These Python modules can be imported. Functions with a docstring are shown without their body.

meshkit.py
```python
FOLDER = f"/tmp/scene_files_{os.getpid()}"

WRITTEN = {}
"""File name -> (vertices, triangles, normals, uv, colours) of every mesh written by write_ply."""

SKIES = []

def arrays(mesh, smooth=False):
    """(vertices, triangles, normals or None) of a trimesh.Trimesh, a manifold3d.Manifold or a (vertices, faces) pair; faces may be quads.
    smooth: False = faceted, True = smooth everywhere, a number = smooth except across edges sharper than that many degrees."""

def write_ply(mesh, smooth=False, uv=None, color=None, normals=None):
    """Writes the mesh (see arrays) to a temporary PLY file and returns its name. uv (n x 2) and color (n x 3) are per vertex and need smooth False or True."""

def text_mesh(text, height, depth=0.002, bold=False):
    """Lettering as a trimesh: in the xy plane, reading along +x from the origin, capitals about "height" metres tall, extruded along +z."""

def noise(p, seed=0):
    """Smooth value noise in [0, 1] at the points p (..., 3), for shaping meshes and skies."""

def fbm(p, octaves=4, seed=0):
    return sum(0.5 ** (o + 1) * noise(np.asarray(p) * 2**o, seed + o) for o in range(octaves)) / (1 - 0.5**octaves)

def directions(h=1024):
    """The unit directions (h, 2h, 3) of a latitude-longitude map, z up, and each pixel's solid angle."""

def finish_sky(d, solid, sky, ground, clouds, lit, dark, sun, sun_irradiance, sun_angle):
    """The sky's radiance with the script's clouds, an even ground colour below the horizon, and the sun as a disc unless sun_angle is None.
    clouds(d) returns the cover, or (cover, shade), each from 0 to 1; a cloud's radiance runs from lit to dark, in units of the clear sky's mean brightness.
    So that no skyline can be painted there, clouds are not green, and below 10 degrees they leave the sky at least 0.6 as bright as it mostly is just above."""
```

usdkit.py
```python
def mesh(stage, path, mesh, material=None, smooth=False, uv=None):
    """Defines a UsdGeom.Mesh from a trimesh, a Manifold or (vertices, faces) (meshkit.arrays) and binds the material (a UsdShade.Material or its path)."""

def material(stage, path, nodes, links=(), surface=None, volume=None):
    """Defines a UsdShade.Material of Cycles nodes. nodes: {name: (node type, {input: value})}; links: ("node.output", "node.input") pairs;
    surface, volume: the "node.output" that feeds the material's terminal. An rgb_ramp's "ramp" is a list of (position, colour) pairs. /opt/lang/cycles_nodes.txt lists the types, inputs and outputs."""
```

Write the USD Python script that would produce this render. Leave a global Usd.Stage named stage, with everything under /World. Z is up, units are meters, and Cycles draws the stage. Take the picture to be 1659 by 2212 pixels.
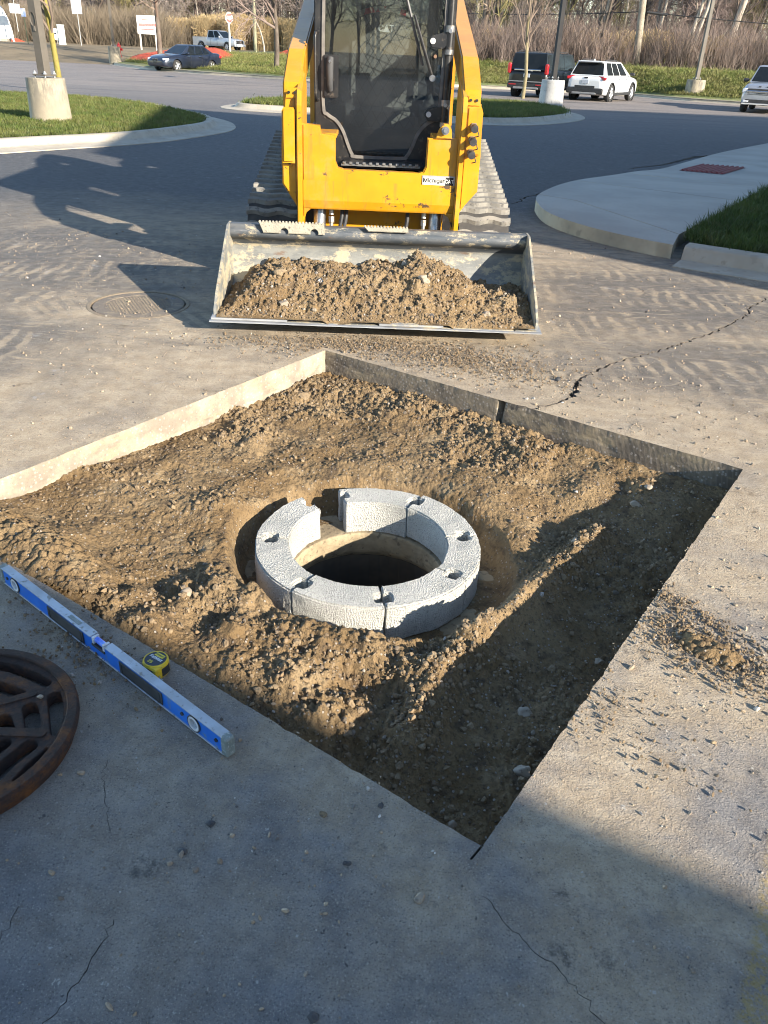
import math, numpy as np, trimesh, usdkit, meshkit, manifold3d
from shapely import Polygon, LineString, Point, MultiPolygon, box as sbox, affinity, union_all
from scipy.spatial import cKDTree
from pxr import Usd, UsdGeom, UsdLux, UsdShade, Gf, Sdf, Vt

stage = Usd.Stage.CreateInMemory()
UsdGeom.SetStageUpAxis(stage, UsdGeom.Tokens.z)
UsdGeom.SetStageMetersPerUnit(stage, 1.0)
stage.DefinePrim('/World', 'Xform'); stage.DefinePrim('/World/Looks', 'Scope')
PI = math.pi

# ------------------------------------------------------------------ camera, sky, sun, exposure
CAM_H, PITCH, ROLL = 1.6, math.radians(30.05), math.radians(2.6)
FW = np.array([0, math.cos(PITCH), -math.sin(PITCH)])
_u = np.array([0, math.sin(PITCH), math.cos(PITCH)]); _r = np.array([1.0, 0, 0])
RT = _r * math.cos(ROLL) + _u * math.sin(ROLL); UP = _u * math.cos(ROLL) - _r * math.sin(ROLL)
EYE = np.array([0, 0, CAM_H]); FPX, WPX, HPX = 1732.4, 1659.0, 2212.0
EXPOSURE = 1.62
cam = UsdGeom.Camera.Define(stage, '/World/camera')
cam.AddTransformOp().Set(Gf.Matrix4d(*RT, 0, *UP, 0, *(-FW), 0, *EYE, 1))
cam.CreateHorizontalApertureAttr(36.0); cam.CreateVerticalApertureAttr(48.0)
cam.CreateFocalLengthAttr(36.0 * FPX / WPX); cam.CreateClippingRangeAttr(Gf.Vec2f(0.05, 2000))
cam.CreateExposureAttr(EXPOSURE)

SUN_EL, SUN_AZ = math.radians(20.5), math.radians(131.0)      # azimuth of the direction towards the sun: atan2(x, y)
SUN_INT, SKY_STR = 1.22, 0.106
sd = np.array([math.cos(SUN_EL) * math.sin(SUN_AZ), math.cos(SUN_EL) * math.cos(SUN_AZ), math.sin(SUN_EL)])
dome = UsdLux.DomeLight.Define(stage, '/World/sky')
skym = usdkit.material(stage, '/World/Looks/sky_air', {
    's': ('sky_texture', {'sky_type': 'single_scattering', 'sun_disc': False, 'sun_elevation': SUN_EL, 'sun_rotation': SUN_AZ, 'air_density': 1.1, 'aerosol_density': 0.25, 'ozone_density': 2.2}),
    'b': ('background_shader', {'strength': SKY_STR})}, [('s.color', 'b.color')], surface='b.background')
UsdShade.MaterialBindingAPI.Apply(dome.GetPrim()).Bind(skym)
sun = UsdLux.DistantLight.Define(stage, '/World/sun')
sun.CreateNormalizeAttr(True); sun.CreateIntensityAttr(SUN_INT); sun.CreateAngleAttr(0.53); sun.CreateColorAttr(Gf.Vec3f(1.0, 0.905, 0.77))
_z = sd; _x = np.cross([0, 0, 1.0], _z); _x /= np.linalg.norm(_x); _y = np.cross(_z, _x)
sun.AddTransformOp().Set(Gf.Matrix4d(*_x, 0, *_y, 0, *_z, 0, 0, 0, 30, 1))

# ------------------------------------------------------------------ helpers
def lot_z(y): return -0.0045 * np.maximum(0.0, np.asarray(y, float) - 14.0)     # the car park falls gently away from the drain
def ray(px, py): return (px - WPX / 2) * RT - (py - HPX / 2) * UP + FPX * FW
def G(px, py, z=None):
    """the point of the car park (or of the level z) under a pixel of the 1659 x 2212 survey picture"""
    d = ray(px, py)
    if z is not None: return EYE + (z - CAM_H) / d[2] * d
    t = -CAM_H / d[2]
    for _ in range(30): t = (float(lot_z((EYE + t * d)[1])) - CAM_H) / d[2]
    return EYE + t * d
def AT(px, py, Y): d = ray(px, py); return EYE + Y / d[1] * d
def Z1(x, y): return (x * .3968, y * .3968)
def Z3(x, y): return (1000.66 + x * .3968, y * .3968)
def Z5(x, y): return (1000.66 + x * .3968, 274.3 + y * .3968)
def Z8(x, y): return (1000.66 + x * .4217, 932.6 + y * .4217)

used = {}
def uniq(path):
    used[path] = used.get(path, -1) + 1
    n = used[path]
    return path if n == 0 else f'{path}_{n:03d}'
def P(parent): return '/World' if parent is None else (parent if isinstance(parent, str) else str(parent.GetPath()))
def tag(o, label=None, cat=None, group=None, kind=None):
    o = o.GetPrim() if hasattr(o, 'GetPrim') else o
    for k, v in (('label', label), ('category', cat), ('group', group), ('kind', kind)):
        if v: o.SetCustomDataByKey(k, v)
    return o
def obj(name, mesh, mat, parent=None, smooth=False, label=None, cat=None, group=None, kind=None, uv=None):
    if isinstance(mesh, MB): mesh = mesh.mesh()
    m = usdkit.mesh(stage, uniq(P(parent) + '/' + name), mesh, mat, smooth=smooth, uv=uv)
    m.CreateDoubleSidedAttr(True)
    tag(m, label, cat, group, kind)
    return m.GetPrim()
def struct(name, mesh, mat, parent=None, smooth=False, label=None):
    return obj(name, mesh, mat, parent, smooth, label=label, kind=None if parent is not None else 'structure')
def thing(name, label, cat, loc=(0, 0, 0), rz=0, group=None, kind=None, parent=None, scale=None):
    x = UsdGeom.Xform.Define(stage, uniq(P(parent) + '/' + name))
    x.AddTranslateOp().Set(Gf.Vec3d(*map(float, loc))); x.AddRotateZOp().Set(float(rz))
    if scale is not None: x.AddScaleOp().Set(Gf.Vec3f(*([scale] * 3 if np.ndim(scale) == 0 else scale)))
    return tag(x, label, cat, group, kind)
def dup(root, loc, rz=0, label=None, group=None, scale=None, cat=None, name=None):
    was = root.GetCustomData()
    x = UsdGeom.Xform.Define(stage, uniq('/World/' + (name or root.GetName().rstrip('0123456789').rstrip('_'))))
    x.GetPrim().GetReferences().AddInternalReference(root.GetPath())
    x.ClearXformOpOrder()
    x.AddTranslateOp(opSuffix='c').Set(Gf.Vec3d(*map(float, loc))); x.AddRotateZOp(opSuffix='c').Set(float(rz))
    s = [1, 1, 1] if scale is None else ([scale] * 3 if np.ndim(scale) == 0 else scale)
    x.AddScaleOp(opSuffix='c').Set(Gf.Vec3f(*map(float, s)))
    x.GetPrim().SetInstanceable(True)
    return tag(x, label or was.get('label'), cat or was.get('category'), group or was.get('group'))

class MB:
    """collects shapes into one mesh"""
    def __init__(s): s.v, s.f, s.n = [], [], 0
    def add(s, v, f=None):
        if f is None: v, f = np.array(v.vertices), np.array(v.faces)
        v, f = np.asarray(v, float), np.asarray(f, int)
        if f.shape[1] == 4: f = np.vstack([f[:, [0, 1, 2]], f[:, [0, 2, 3]]])
        s.v.append(v); s.f.append(f + s.n); s.n += len(v); return s
    def mesh(s): return trimesh.Trimesh(np.vstack(s.v), np.vstack(s.f), process=False)
    def box(s, c, d, rz=0, bev=0):
        b = rbox(d, bev) if bev else trimesh.creation.box(extents=d)
        if rz: b.apply_transform(trimesh.transformations.rotation_matrix(rz, [0, 0, 1]))
        b.apply_translation(c); return s.add(b)
    def tube(s, pts, r, n=8, closed=True):
        return s.add(*tube(pts, r, n, closed))
    def ball(s, c, r, sub=1):
        b = trimesh.creation.icosphere(sub, 1.0); b.apply_scale(r); b.apply_translation(c); return s.add(b)
    def prism(s, poly, z0, z1): return s.add(prism(poly, z0, z1))

def rbox(d, bev):
    hx, hy, hz = np.asarray(d, float) / 2; b = min(bev, hx * .98, hy * .98, hz * .98)
    pts = []
    for sx in (-1, 1):
        for sy in (-1, 1):
            for sz in (-1, 1):
                pts += [(sx * hx, sy * (hy - b), sz * (hz - b)), (sx * (hx - b), sy * hy, sz * (hz - b)), (sx * (hx - b), sy * (hy - b), sz * hz)]
    return trimesh.convex.convex_hull(np.array(pts))
def tube(pts, r, n=8, closed=True):
    pts = np.asarray(pts, float); r = np.broadcast_to(np.asarray(r, float), (len(pts),))
    t = np.gradient(pts, axis=0); t /= np.maximum(np.linalg.norm(t, axis=1, keepdims=True), 1e-9)
    ref = np.array([0, 0, 1.0]) if abs(t[0][2]) < .9 else np.array([1.0, 0, 0])
    u = np.cross(t[0], ref); u /= np.linalg.norm(u); rings = []
    a = np.arange(n) * 2 * PI / n
    for p, tt, rr in zip(pts, t, r):
        u = u - tt * (u @ tt); u /= max(np.linalg.norm(u), 1e-9); w = np.cross(tt, u)
        rings.append(p + rr * (np.cos(a)[:, None] * u + np.sin(a)[:, None] * w))
    v = np.vstack(rings); f = []
    for k in range(len(pts) - 1):
        for i in range(n):
            j = (i + 1) % n; f.append((k * n + i, k * n + j, (k + 1) * n + j, (k + 1) * n + i))
    f = np.array(f); f = np.vstack([f[:, [0, 1, 2]], f[:, [0, 2, 3]]])
    if closed:
        v = np.vstack([v, pts[0], pts[-1]]); c0, c1, L = len(v) - 2, len(v) - 1, (len(pts) - 1) * n
        f = np.vstack([f, [(c0, (i + 1) % n, i) for i in range(n)], [(c1, L + i, L + (i + 1) % n) for i in range(n)]])
    return v, f
def prism(poly, z0, z1):
    polys = [poly] if isinstance(poly, Polygon) else [g for g in poly.geoms if isinstance(g, Polygon)]
    out = []
    for g in polys:
        if g.area < 1e-9: continue
        m = trimesh.creation.extrude_polygon(g, z1 - z0, engine='earcut'); m.apply_translation([0, 0, z0]); out.append(m)
    return trimesh.util.concatenate(out)
def flat(poly):
    """a sheet at z = 0"""
    polys = [poly] if isinstance(poly, Polygon) else [g for g in poly.geoms if isinstance(g, Polygon)]
    mb = MB()
    for g in polys:
        v, f = trimesh.creation.triangulate_polygon(g, engine='earcut')
        v3 = np.c_[v, np.zeros(len(v))]; f = np.asarray(f)
        a = np.cross(v3[f[:, 1]] - v3[f[:, 0]], v3[f[:, 2]] - v3[f[:, 0]])[:, 2]
        f[a < 0] = f[a < 0][:, ::-1]; mb.add(v3, f)
    return mb.mesh()
def side(poly, x0, x1):
    """extrudes a (y, z) outline along x"""
    m = prism(poly, 0, x1 - x0); v = np.array(m.vertices); m.vertices = np.c_[v[:, 2] + x0, v[:, 0], v[:, 1]]; return m
def front(poly, y0, y1):
    """extrudes an (x, z) outline along y, from y0 (front) to y1"""
    m = prism(poly, 0, y1 - y0); v = np.array(m.vertices); m = trimesh.Trimesh(np.c_[v[:, 0], v[:, 2] + y0, v[:, 1]], np.array(m.faces)[:, ::-1], process=False); return m
def revolve(prof, n=32, axis='z'):
    m = trimesh.creation.revolve(np.array(prof, float), sections=n)
    v = np.array(m.vertices)
    if axis == 'y': m.vertices = np.c_[v[:, 0], v[:, 2], -v[:, 1]]
    if axis == 'x': m.vertices = np.c_[v[:, 2], v[:, 0], v[:, 1]]
    return m
def sstep(a, b, x):
    t = np.clip((np.asarray(x, float) - a) / (b - a), 0, 1); return t * t * (3 - 2 * t)
def drop(m):
    """lays a mesh built on z = 0 onto the falling car park"""
    v = np.array(m.vertices); v[:, 2] += lot_z(v[:, 1]); m.vertices = v; return m
def spline(pts, n=8, closed=False):
    p = np.asarray(pts, float); out = []; N = len(p)
    for i in range(N if closed else N - 1):
        a, b, c, d = (p[(i - 1) % N] if closed or i else p[0]), p[i], p[(i + 1) % N], (p[(i + 2) % N] if closed or i + 2 < N else p[-1])
        for t in np.arange(n) / n:
            out.append(.5 * (2 * b + (c - a) * t + (2 * a - 5 * b + 4 * c - d) * t * t + (3 * b - a - 3 * c + d) * t ** 3))
    if not closed: out.append(p[-1])
    return np.array(out)
def rough(m, amp, scale, seed=0, oct=3):
    v = np.array(m.vertices); n = np.array(m.vertex_normals)
    m.vertices = v + n * ((meshkit.fbm(v * scale, oct, seed) - .5) * 2 * amp)[:, None]; return m
def text(s, h, depth=.002, bold=False):
    m = meshkit.text_mesh(s, h, depth, bold); m.apply_translation([-m.bounds[:, 0].mean(), -m.bounds[:, 1].mean(), 0]); return m
def place(m, o, x, y):
    """puts a mesh made in the xy plane at o, with its x and y axes along x and y"""
    x, y = np.asarray(x, float), np.asarray(y, float); x = x / np.linalg.norm(x); y = y / np.linalg.norm(y); z = np.cross(x, y)
    v = np.array(m.vertices); return trimesh.Trimesh(np.asarray(o) + v[:, :1] * x + v[:, 1:2] * y + v[:, 2:] * z, np.array(m.faces), process=False)

def scatter(name, protos, pts, scales, rng, mat, label, cat, tilt=None, parent=None, upright=True, yaw=None):
    pi = UsdGeom.PointInstancer.Define(stage, uniq(P(parent) + '/' + name))
    base = str(pi.GetPath()); paths = []
    for i, m in enumerate(protos):
        q = base + '/' + (name if i == 0 else f'{name}_{i:03d}')
        mm = usdkit.mesh(stage, q, m, mat); mm.CreateDoubleSidedAttr(True); paths.append(q)
    pi.CreatePrototypesRel().SetTargets([Sdf.Path(p) for p in paths])
    n = len(pts)
    pi.CreateProtoIndicesAttr(Vt.IntArray.FromNumpy(rng.integers(0, len(protos), n).astype(np.int32)))
    pi.CreatePositionsAttr(Vt.Vec3fArray.FromNumpy(np.asarray(pts, np.float32)))
    sc = np.asarray(scales, np.float32)
    if sc.ndim == 1: sc = np.repeat(sc[:, None], 3, 1)
    pi.CreateScalesAttr(Vt.Vec3fArray.FromNumpy(sc))
    if upright:
        a = rng.uniform(0, 2 * PI, n) if yaw is None else yaw; q = np.c_[np.cos(a / 2), np.zeros(n), np.zeros(n), np.sin(a / 2)]
        if tilt is not None:
            b = rng.normal(0, tilt, n); qt = np.c_[np.cos(b / 2), np.sin(b / 2), np.zeros(n), np.zeros(n)]
            w, x, y, z = q.T; W, X, Y, Z = qt.T
            q = np.c_[w*W - x*X - y*Y - z*Z, w*X + x*W + y*Z - z*Y, w*Y - x*Z + y*W + z*X, w*Z + x*Y - y*X + z*W]
    else:
        q = rng.normal(size=(n, 4)); q /= np.linalg.norm(q, axis=1, keepdims=True)
    pi.CreateOrientationsAttr(Vt.QuathArray([Gf.Quath(*map(float, r)) for r in q]))
    tag(pi, label, cat if parent is None else None, None, 'stuff')
    return pi.GetPrim()

# ------------------------------------------------------------------ node graphs
class Ref(str): pass
class NG:
    def __init__(s, name): s.name, s.n, s.l = name, {}, []
    def add(s, kind, out, **kw):
        k = f'n{len(s.n)}'; vals = {}
        for a, b in kw.items():
            if isinstance(b, Ref): s.l.append((str(b), f'{k}.{a}'))
            elif b is not None: vals[a] = b
        s.n[k] = (kind, vals); return Ref(f'{k}.{out}')
    def pos(s): return s.add('geometry', 'position')
    def objco(s): return s.add('texture_coordinate', 'object', use_transform=False)
    def rnd(s): return s.add('object_info', 'random')
    def scl(s, v, sc, rot=(0, 0, 0), loc=(0, 0, 0)): return s.add('mapping', 'vector', mapping_type='point', vector=v, scale=sc, rotation=rot, location=loc)
    def noise(s, v, scale, detail=3, rough=.55, dist=0): return s.add('noise_texture', 'fac', dimensions='3D', type='fBM', use_normalize=True, vector=v, scale=scale, detail=detail, roughness=rough, distortion=dist)
    def vor(s, v, scale, feature='f1', out='distance', rnd=1.0): return s.add('voronoi_texture', out, dimensions='3D', metric='euclidean', feature=feature, vector=v, scale=scale, randomness=rnd)
    def m(s, op, a, b=0.0, c=0.0, clamp=False): return s.add('math', 'value', math_type=op, value1=a, value2=b, value3=c, use_clamp=clamp)
    def mix(s, f, a, b, kind='mix'): return s.add('mix', 'color', mix_type=kind, fac=f, color1=a, color2=b)
    def ramp(s, f, stops): return s.add('rgb_ramp', 'color', ramp=stops, fac=f)
    def mr(s, v, a, b, c=0., d=1., kind='smoothstep'): return s.add('map_range', 'result', range_type=kind, value=v, from_min=a, from_max=b, to_min=c, to_max=d, clamp=True)
    def xyz(s, v): 
        k = s.add('separate_xyz', 'x', vector=v); b = k.split('.')[0]; return Ref(b + '.x'), Ref(b + '.y'), Ref(b + '.z')
    def bump(s, h, strength=.5, dist=.01, normal=None): return s.add('bump', 'normal', height=h, strength=strength, distance=dist, normal=normal)
    def pbr(s, color, rough=.6, normal=None, **kw):
        b = s.add('principled_bsdf', 'BSDF', base_color=color, roughness=rough, normal=normal, **kw)
        return usdkit.material(stage, '/World/Looks/' + s.name, s.n, s.l, surface=str(b))
    def done(s, surf): return usdkit.material(stage, '/World/Looks/' + s.name, s.n, s.l, surface=str(surf))

def mat(name, c1, c2=None, scale=6, rough=.6, bump=0., bscale=60, bdist=.004, metallic=0., coat=0., rnd=0., spec=.5, c3=None, world=False, detail=4):
    g = NG(name); p = g.pos() if world else g.objco(); col = c1
    if c2 is not None:
        f = g.mr(g.noise(p, scale, detail, .6), .35, .65); col = g.mix(f, c1, c2)
        if c3 is not None: col = g.mix(g.mr(g.noise(p, scale * 4.3, 3, .6), .55, .7), col, c3)
    if rnd: col = g.add('hsv', 'color', color=col, value=g.mr(g.rnd(), 0, 1, 1 - rnd, 1 + rnd, 'linear'))
    nrm = g.bump(g.noise(p, bscale, 4, .65), bump, bdist) if bump else None
    return g.pbr(col, rough, nrm, metallic=metallic, coat_weight=coat, specular_ior_level=spec)
def glass(name, tint=(.9, .95, .95), dirt=.0, dirtcol=(.35, .32, .27), rough=.0):
    g = NG(name)
    t = g.add('transparent_bsdf', 'BSDF', color=tint); gl = g.add('glossy_bsdf', 'BSDF', color=(1, 1, 1), roughness=rough)
    f = g.add('fresnel', 'fac', IOR=1.52)
    s = g.add('mix_closure', 'closure', fac=g.m('minimum', g.m('multiply', f, 1.25), 1.0), closure1=t, closure2=gl)
    if dirt:
        p = g.objco(); d = g.add('diffuse_bsdf', 'BSDF', color=dirtcol)
        n = g.m('add', g.mr(g.noise(p, 3, 5, .65), .3, .8, .2, 1), g.mr(g.noise(p, 160, 2, .6), .60, .72, 0, 1.5))
        s = g.add('mix_closure', 'closure', fac=g.m('multiply', n, dirt, clamp=True), closure1=s, closure2=d)
    return g.done(s)
# ------------------------------------------------------------------ ground materials
PA, PB, PC = np.array([-.399, 4.686]), np.array([1.628, 3.302]), np.array([.264, 1.233])
PD = PA + PC - PB
E1 = (PB - PA) / np.linalg.norm(PB - PA); E2 = (PD - PA) / np.linalg.norm(PD - PA)
LA, LB = np.linalg.norm(PB - PA), np.linalg.norm(PD - PA)
MANHOLE = np.array([-1.755, 5.47]); MANHOLE_R = .345
RING = np.array([-.060, 2.829]); RING_TOP = -.175

def arc_band(g, p, c, R, w, period, amp=.75, phase=0., side=None):
    """dust wiped off by the bars of a rubber track that turned about c: a mask from 0 to 1"""
    x, y, z = g.xyz(p)
    dx, dy = g.m('subtract', x, c[0]), g.m('subtract', y, c[1])
    wob = g.m('multiply', g.m('subtract', g.noise(p, 1.7, 3, .6), .5), .22)
    d = g.m('add', g.m('sqrt', g.m('add', g.m('multiply', dx, dx), g.m('multiply', dy, dy))), wob)
    e = g.m('subtract', d, R)
    band = g.mr(g.m('absolute', e), w * .55, w, 1, 0)
    a = g.m('arctan2', dy, dx)
    bars = g.m('add', g.m('multiply', g.m('sine', g.m('add', g.m('multiply', a, 2 * PI * R / period), g.m('multiply', e, 9.0))), .5), .5)
    bars = g.mr(bars, .25, .75, 1 - amp, 1)
    return g.m('multiply', band, bars)

def pavement():
    g = NG('dusty_asphalt'); p = g.pos(); x, y, z = g.xyz(p)
    def dist(c, sx=1., sy=1.):
        dx, dy = g.m('multiply', g.m('subtract', x, c[0]), sx), g.m('multiply', g.m('subtract', y, c[1]), sy)
        return g.m('sqrt', g.m('add', g.m('multiply', dx, dx), g.m('multiply', dy, dy)))
    n1, n2, n3 = g.noise(p, .55, 5, .6), g.noise(p, 2.6, 5, .62), g.noise(p, 11, 5, .65)
    near = g.mr(g.m('add', dist((.3, 4.2), .7, .95), g.m('multiply', g.m('subtract', n1, .5), 4.0)), 2.6, 6.6, 1, 0)
    south = g.mr(g.m('add', g.m('add', y, g.m('multiply', x, .75)), g.m('multiply', n1, 1.6)), .8, 2.5, .28, 1)              # less dust on the near side, thinned further to colour its shade
    dust = g.m('multiply', g.m('multiply', near, south), g.mr(n2, .30, .62, g.mr(y, 1.0, 3.2, .15, .6), 1))
    # light, freshly scattered powder in streaks
    st = g.noise(g.scl(p, (1, 5, 1), (0, 0, .25)), 1.3, 5, .65)
    # tracks of the loader
    t = None
    for c, R, w, per, am, k in (((-1.2, 15.2), 8.55, .28, .11, .8, .85), ((-1.0, 3.9), 3.55, .24, .10, .8, .9), ((-1.5, 11.2), 4.05, .26, .12, .8, .8), ((-.9, 3.8), 2.75, .2, .1, .7, .75),
                                ((-3.6, 13.0), 6.55, .3, .13, .85, .85), ((-4.2, 11.2), 5.6, .26, .13, .8, .8), ((.2, 2.9), 3.55, .3, .1, .8, .85), ((.5, 3.3), 2.6, .28, .1, .75, .8), ((1.4, 2.8), 3.9, .25, .1, .7, .7)):
        b = g.m('multiply', arc_band(g, p, c, R, w, per, am), k); t = b if t is None else g.m('maximum', t, b)
    wiped = g.m('multiply', t, g.mr(g.noise(p, 1.1, 4, .6), .36, .6, .0, 1))
    swirl = g.m('multiply', g.mr(g.noise(g.scl(p, (1, 4.5, 1), (0, 0, -.45)), 1.6, 6, .72, 1.4), .46, .66), .6)
    zone = g.m('multiply', g.mr(y, 4.1, 4.9), g.mr(y, 7.5, 11, 1, 0))
    wiped = g.m('multiply', wiped, g.m('multiply', g.mr(y, 3.9, 4.8), g.mr(g.noise(p, 6, 4, .7), .3, .62, .25, .9)))
    wiped = g.m('maximum', wiped, g.m('multiply', swirl, zone))
    def patch(c, sx, sy, k):
        return g.m('multiply', g.mr(g.m('add', dist(c, sx, sy), g.m('multiply', g.m('subtract', g.noise(p, 1.4, 4, .6), .5), 1.3)), .45, 1.15, 1, 0), k)
    worn = g.m('maximum', g.m('maximum', patch((-3.1, 6.6), .48, .62, .9), patch((-3.0, 4.6), .6, 1.1, .85)), g.m('maximum', patch((2.05, 6.2), .72, .72, .9), patch((2.1, 4.7), .75, 1.3, .85)))
    # in the worn patches the dust stays in feathered ridges, across and along the way of the tracks
    rows = g.m('add', g.m('multiply', g.m('sine', g.m('add', g.m('multiply', x, 52.0), g.m('multiply', g.noise(p, 1.5, 5, .65), 17.0))), .5), .5)
    rowz = g.mr(g.m('fraction', g.m('add', g.m('multiply', y, 1.15), g.m('multiply', g.noise(p, .8, 2, .5), .9))), .18, .42); feather = g.noise(g.scl(p, (1.2, 3.6, 1), (0, 0, -.30)), 2.6, 6, .74, 1.2)
    keepd = g.m('maximum', g.m('multiply', g.m('multiply', g.mr(rows, .35, .95), rowz), g.mr(g.noise(p, 2.3, 4, .65), .40, .62, .05, .85)), g.mr(feather, .50, .68, 0, .85))
    wiped = g.m('maximum', wiped, g.m('multiply', worn, g.m('subtract', 1.0, keepd)))
    dust = g.m('multiply', dust, g.m('subtract', 1.0, g.m('multiply', wiped, .88)))
    # asphalt: fine stones bedded in bitumen, paler where worn; near side painted lighter and bluer for its shade
    ag = g.vor(p, 150, 'f1', 'distance'); agc = g.vor(p, 150, 'f1', 'color'); ar, agg, ab = g.xyz(agc)
    mid = g.mr(g.m('add', y, g.m('multiply', n1, .8)), 2.7, 4.6); asph = g.mix(g.mr(n3, .3, .7), g.mix(mid, (.125, .130, .145), (.060, .061, .066)), g.mix(mid, (.205, .208, .218), (.10, .101, .104)))
    asph = g.mix(g.m('multiply', g.mr(ag, .12, .32, 1, 0), g.mr(ar, .55, .95, 0, .8)), asph, (.30, .28, .25))
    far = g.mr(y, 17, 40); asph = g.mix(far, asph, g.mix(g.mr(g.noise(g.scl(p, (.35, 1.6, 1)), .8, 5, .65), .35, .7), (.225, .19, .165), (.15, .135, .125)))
    # long dark joints and oil trails of the far car park
    trail = g.m('multiply', g.mr(g.noise(g.scl(p, (.12, 1.0, 1), (0, 0, .12)), .9, 4, .55), .58, .66), far)
    asph = g.mix(g.m('multiply', trail, .55), asph, (.05, .048, .05))
    dcol = g.mix(g.mr(n3, .3, .7), (.375, .297, .205), (.48, .395, .285)); dcol = g.mix(g.m('multiply', g.mr(st, .56, .72), .6), dcol, (.60, .51, .385))
    dcol = g.mix(g.mr(g.noise(p, 45, 3, .7), .52, .66, 0, .55), dcol, (.26, .22, .17))
    # dust lies in the hollows between the stones first
    f = g.m('multiply', dust, g.mr(g.noise(p, 95, 3, .7), .25, .6, .72, 1.0)); f = g.m('minimum', g.m('multiply', f, 1.08), 1.0)
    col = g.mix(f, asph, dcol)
    # dark crumbs of old asphalt, brown stains
    spots = g.m('multiply', g.mr(g.noise(p, 3.2, 7, .78), .57, .70), .8); col = g.mix(g.m('multiply', spots, g.mr(y, 3.5, 2.2, .25, 1)), col, (.045, .045, .048))
    brown = g.mr(g.noise(g.scl(p, (1, 1, 1), loc=(7, 3, 0)), 2.4, 7, .76), .61, .71, 0, .75); col = g.mix(brown, col, (.15, .105, .062))
    pale = g.mr(g.noise(g.scl(p, (1, 1, 1), loc=(2, 9, 0)), 3.4, 7, .78), .61, .69, 0, .5); col = g.mix(pale, col, (.40, .40, .40))
    fl = g.noise(p, 190, 2, .85); col = g.mix(g.mr(fl, .575, .65, 0, .62), col, (.055, .052, .05)); col = g.mix(g.mr(fl, .41, .33, 0, .5), col, (.62, .56, .47))
    fl2 = g.vor(g.mix(.035, p, g.add('noise_texture', 'color', dimensions='3D', type='fBM', use_normalize=True, vector=p, scale=60.0, detail=2.0, roughness=.6)), 75); q1, q2, q3 = g.xyz(g.vor(p, 62, 'f1', 'color')); col = g.mix(g.m('multiply', g.mr(fl2, .20, .30, 1, 0), g.mr(q1, .945, .95, 0, .7)), col, g.mix(g.mr(q2, .45, .55), (.045, .045, .05), (.50, .47, .42)))
    # a worn yellow stripe in the near right corner
    ln = g.m('absolute', g.m('subtract', g.m('subtract', x, .845), g.m('multiply', g.m('subtract', y, 1.0), .55)))
    yl = g.m('multiply', g.mr(ln, .035, .06, 1, 0), g.mr(y, 1.9, 1.3)); yl = g.m('multiply', yl, g.mr(g.noise(p, 60, 4, .75), .42, .56))
    col = g.mix(g.m('multiply', yl, .5), col, (.42, .29, .06))
    h = g.m('add', g.m('multiply', g.mr(ag, 0, .45, 1, 0), .35), g.m('add', g.m('multiply', g.noise(p, 75, 5, .8), 1.5), g.m('multiply', g.noise(p, 17, 3, .6), .45)))
    nb = g.mr(y, 9, 30, 1, .25)
    nrm = g.add('bump', 'normal', height=h, strength=g.m('multiply', nb, .85), distance=.011)
    return g.pbr(col, g.mix(f, (.75, .75, .75), (.95, .95, .95)), nrm, specular_ior_level=.25)
PAVE = pavement()

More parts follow.
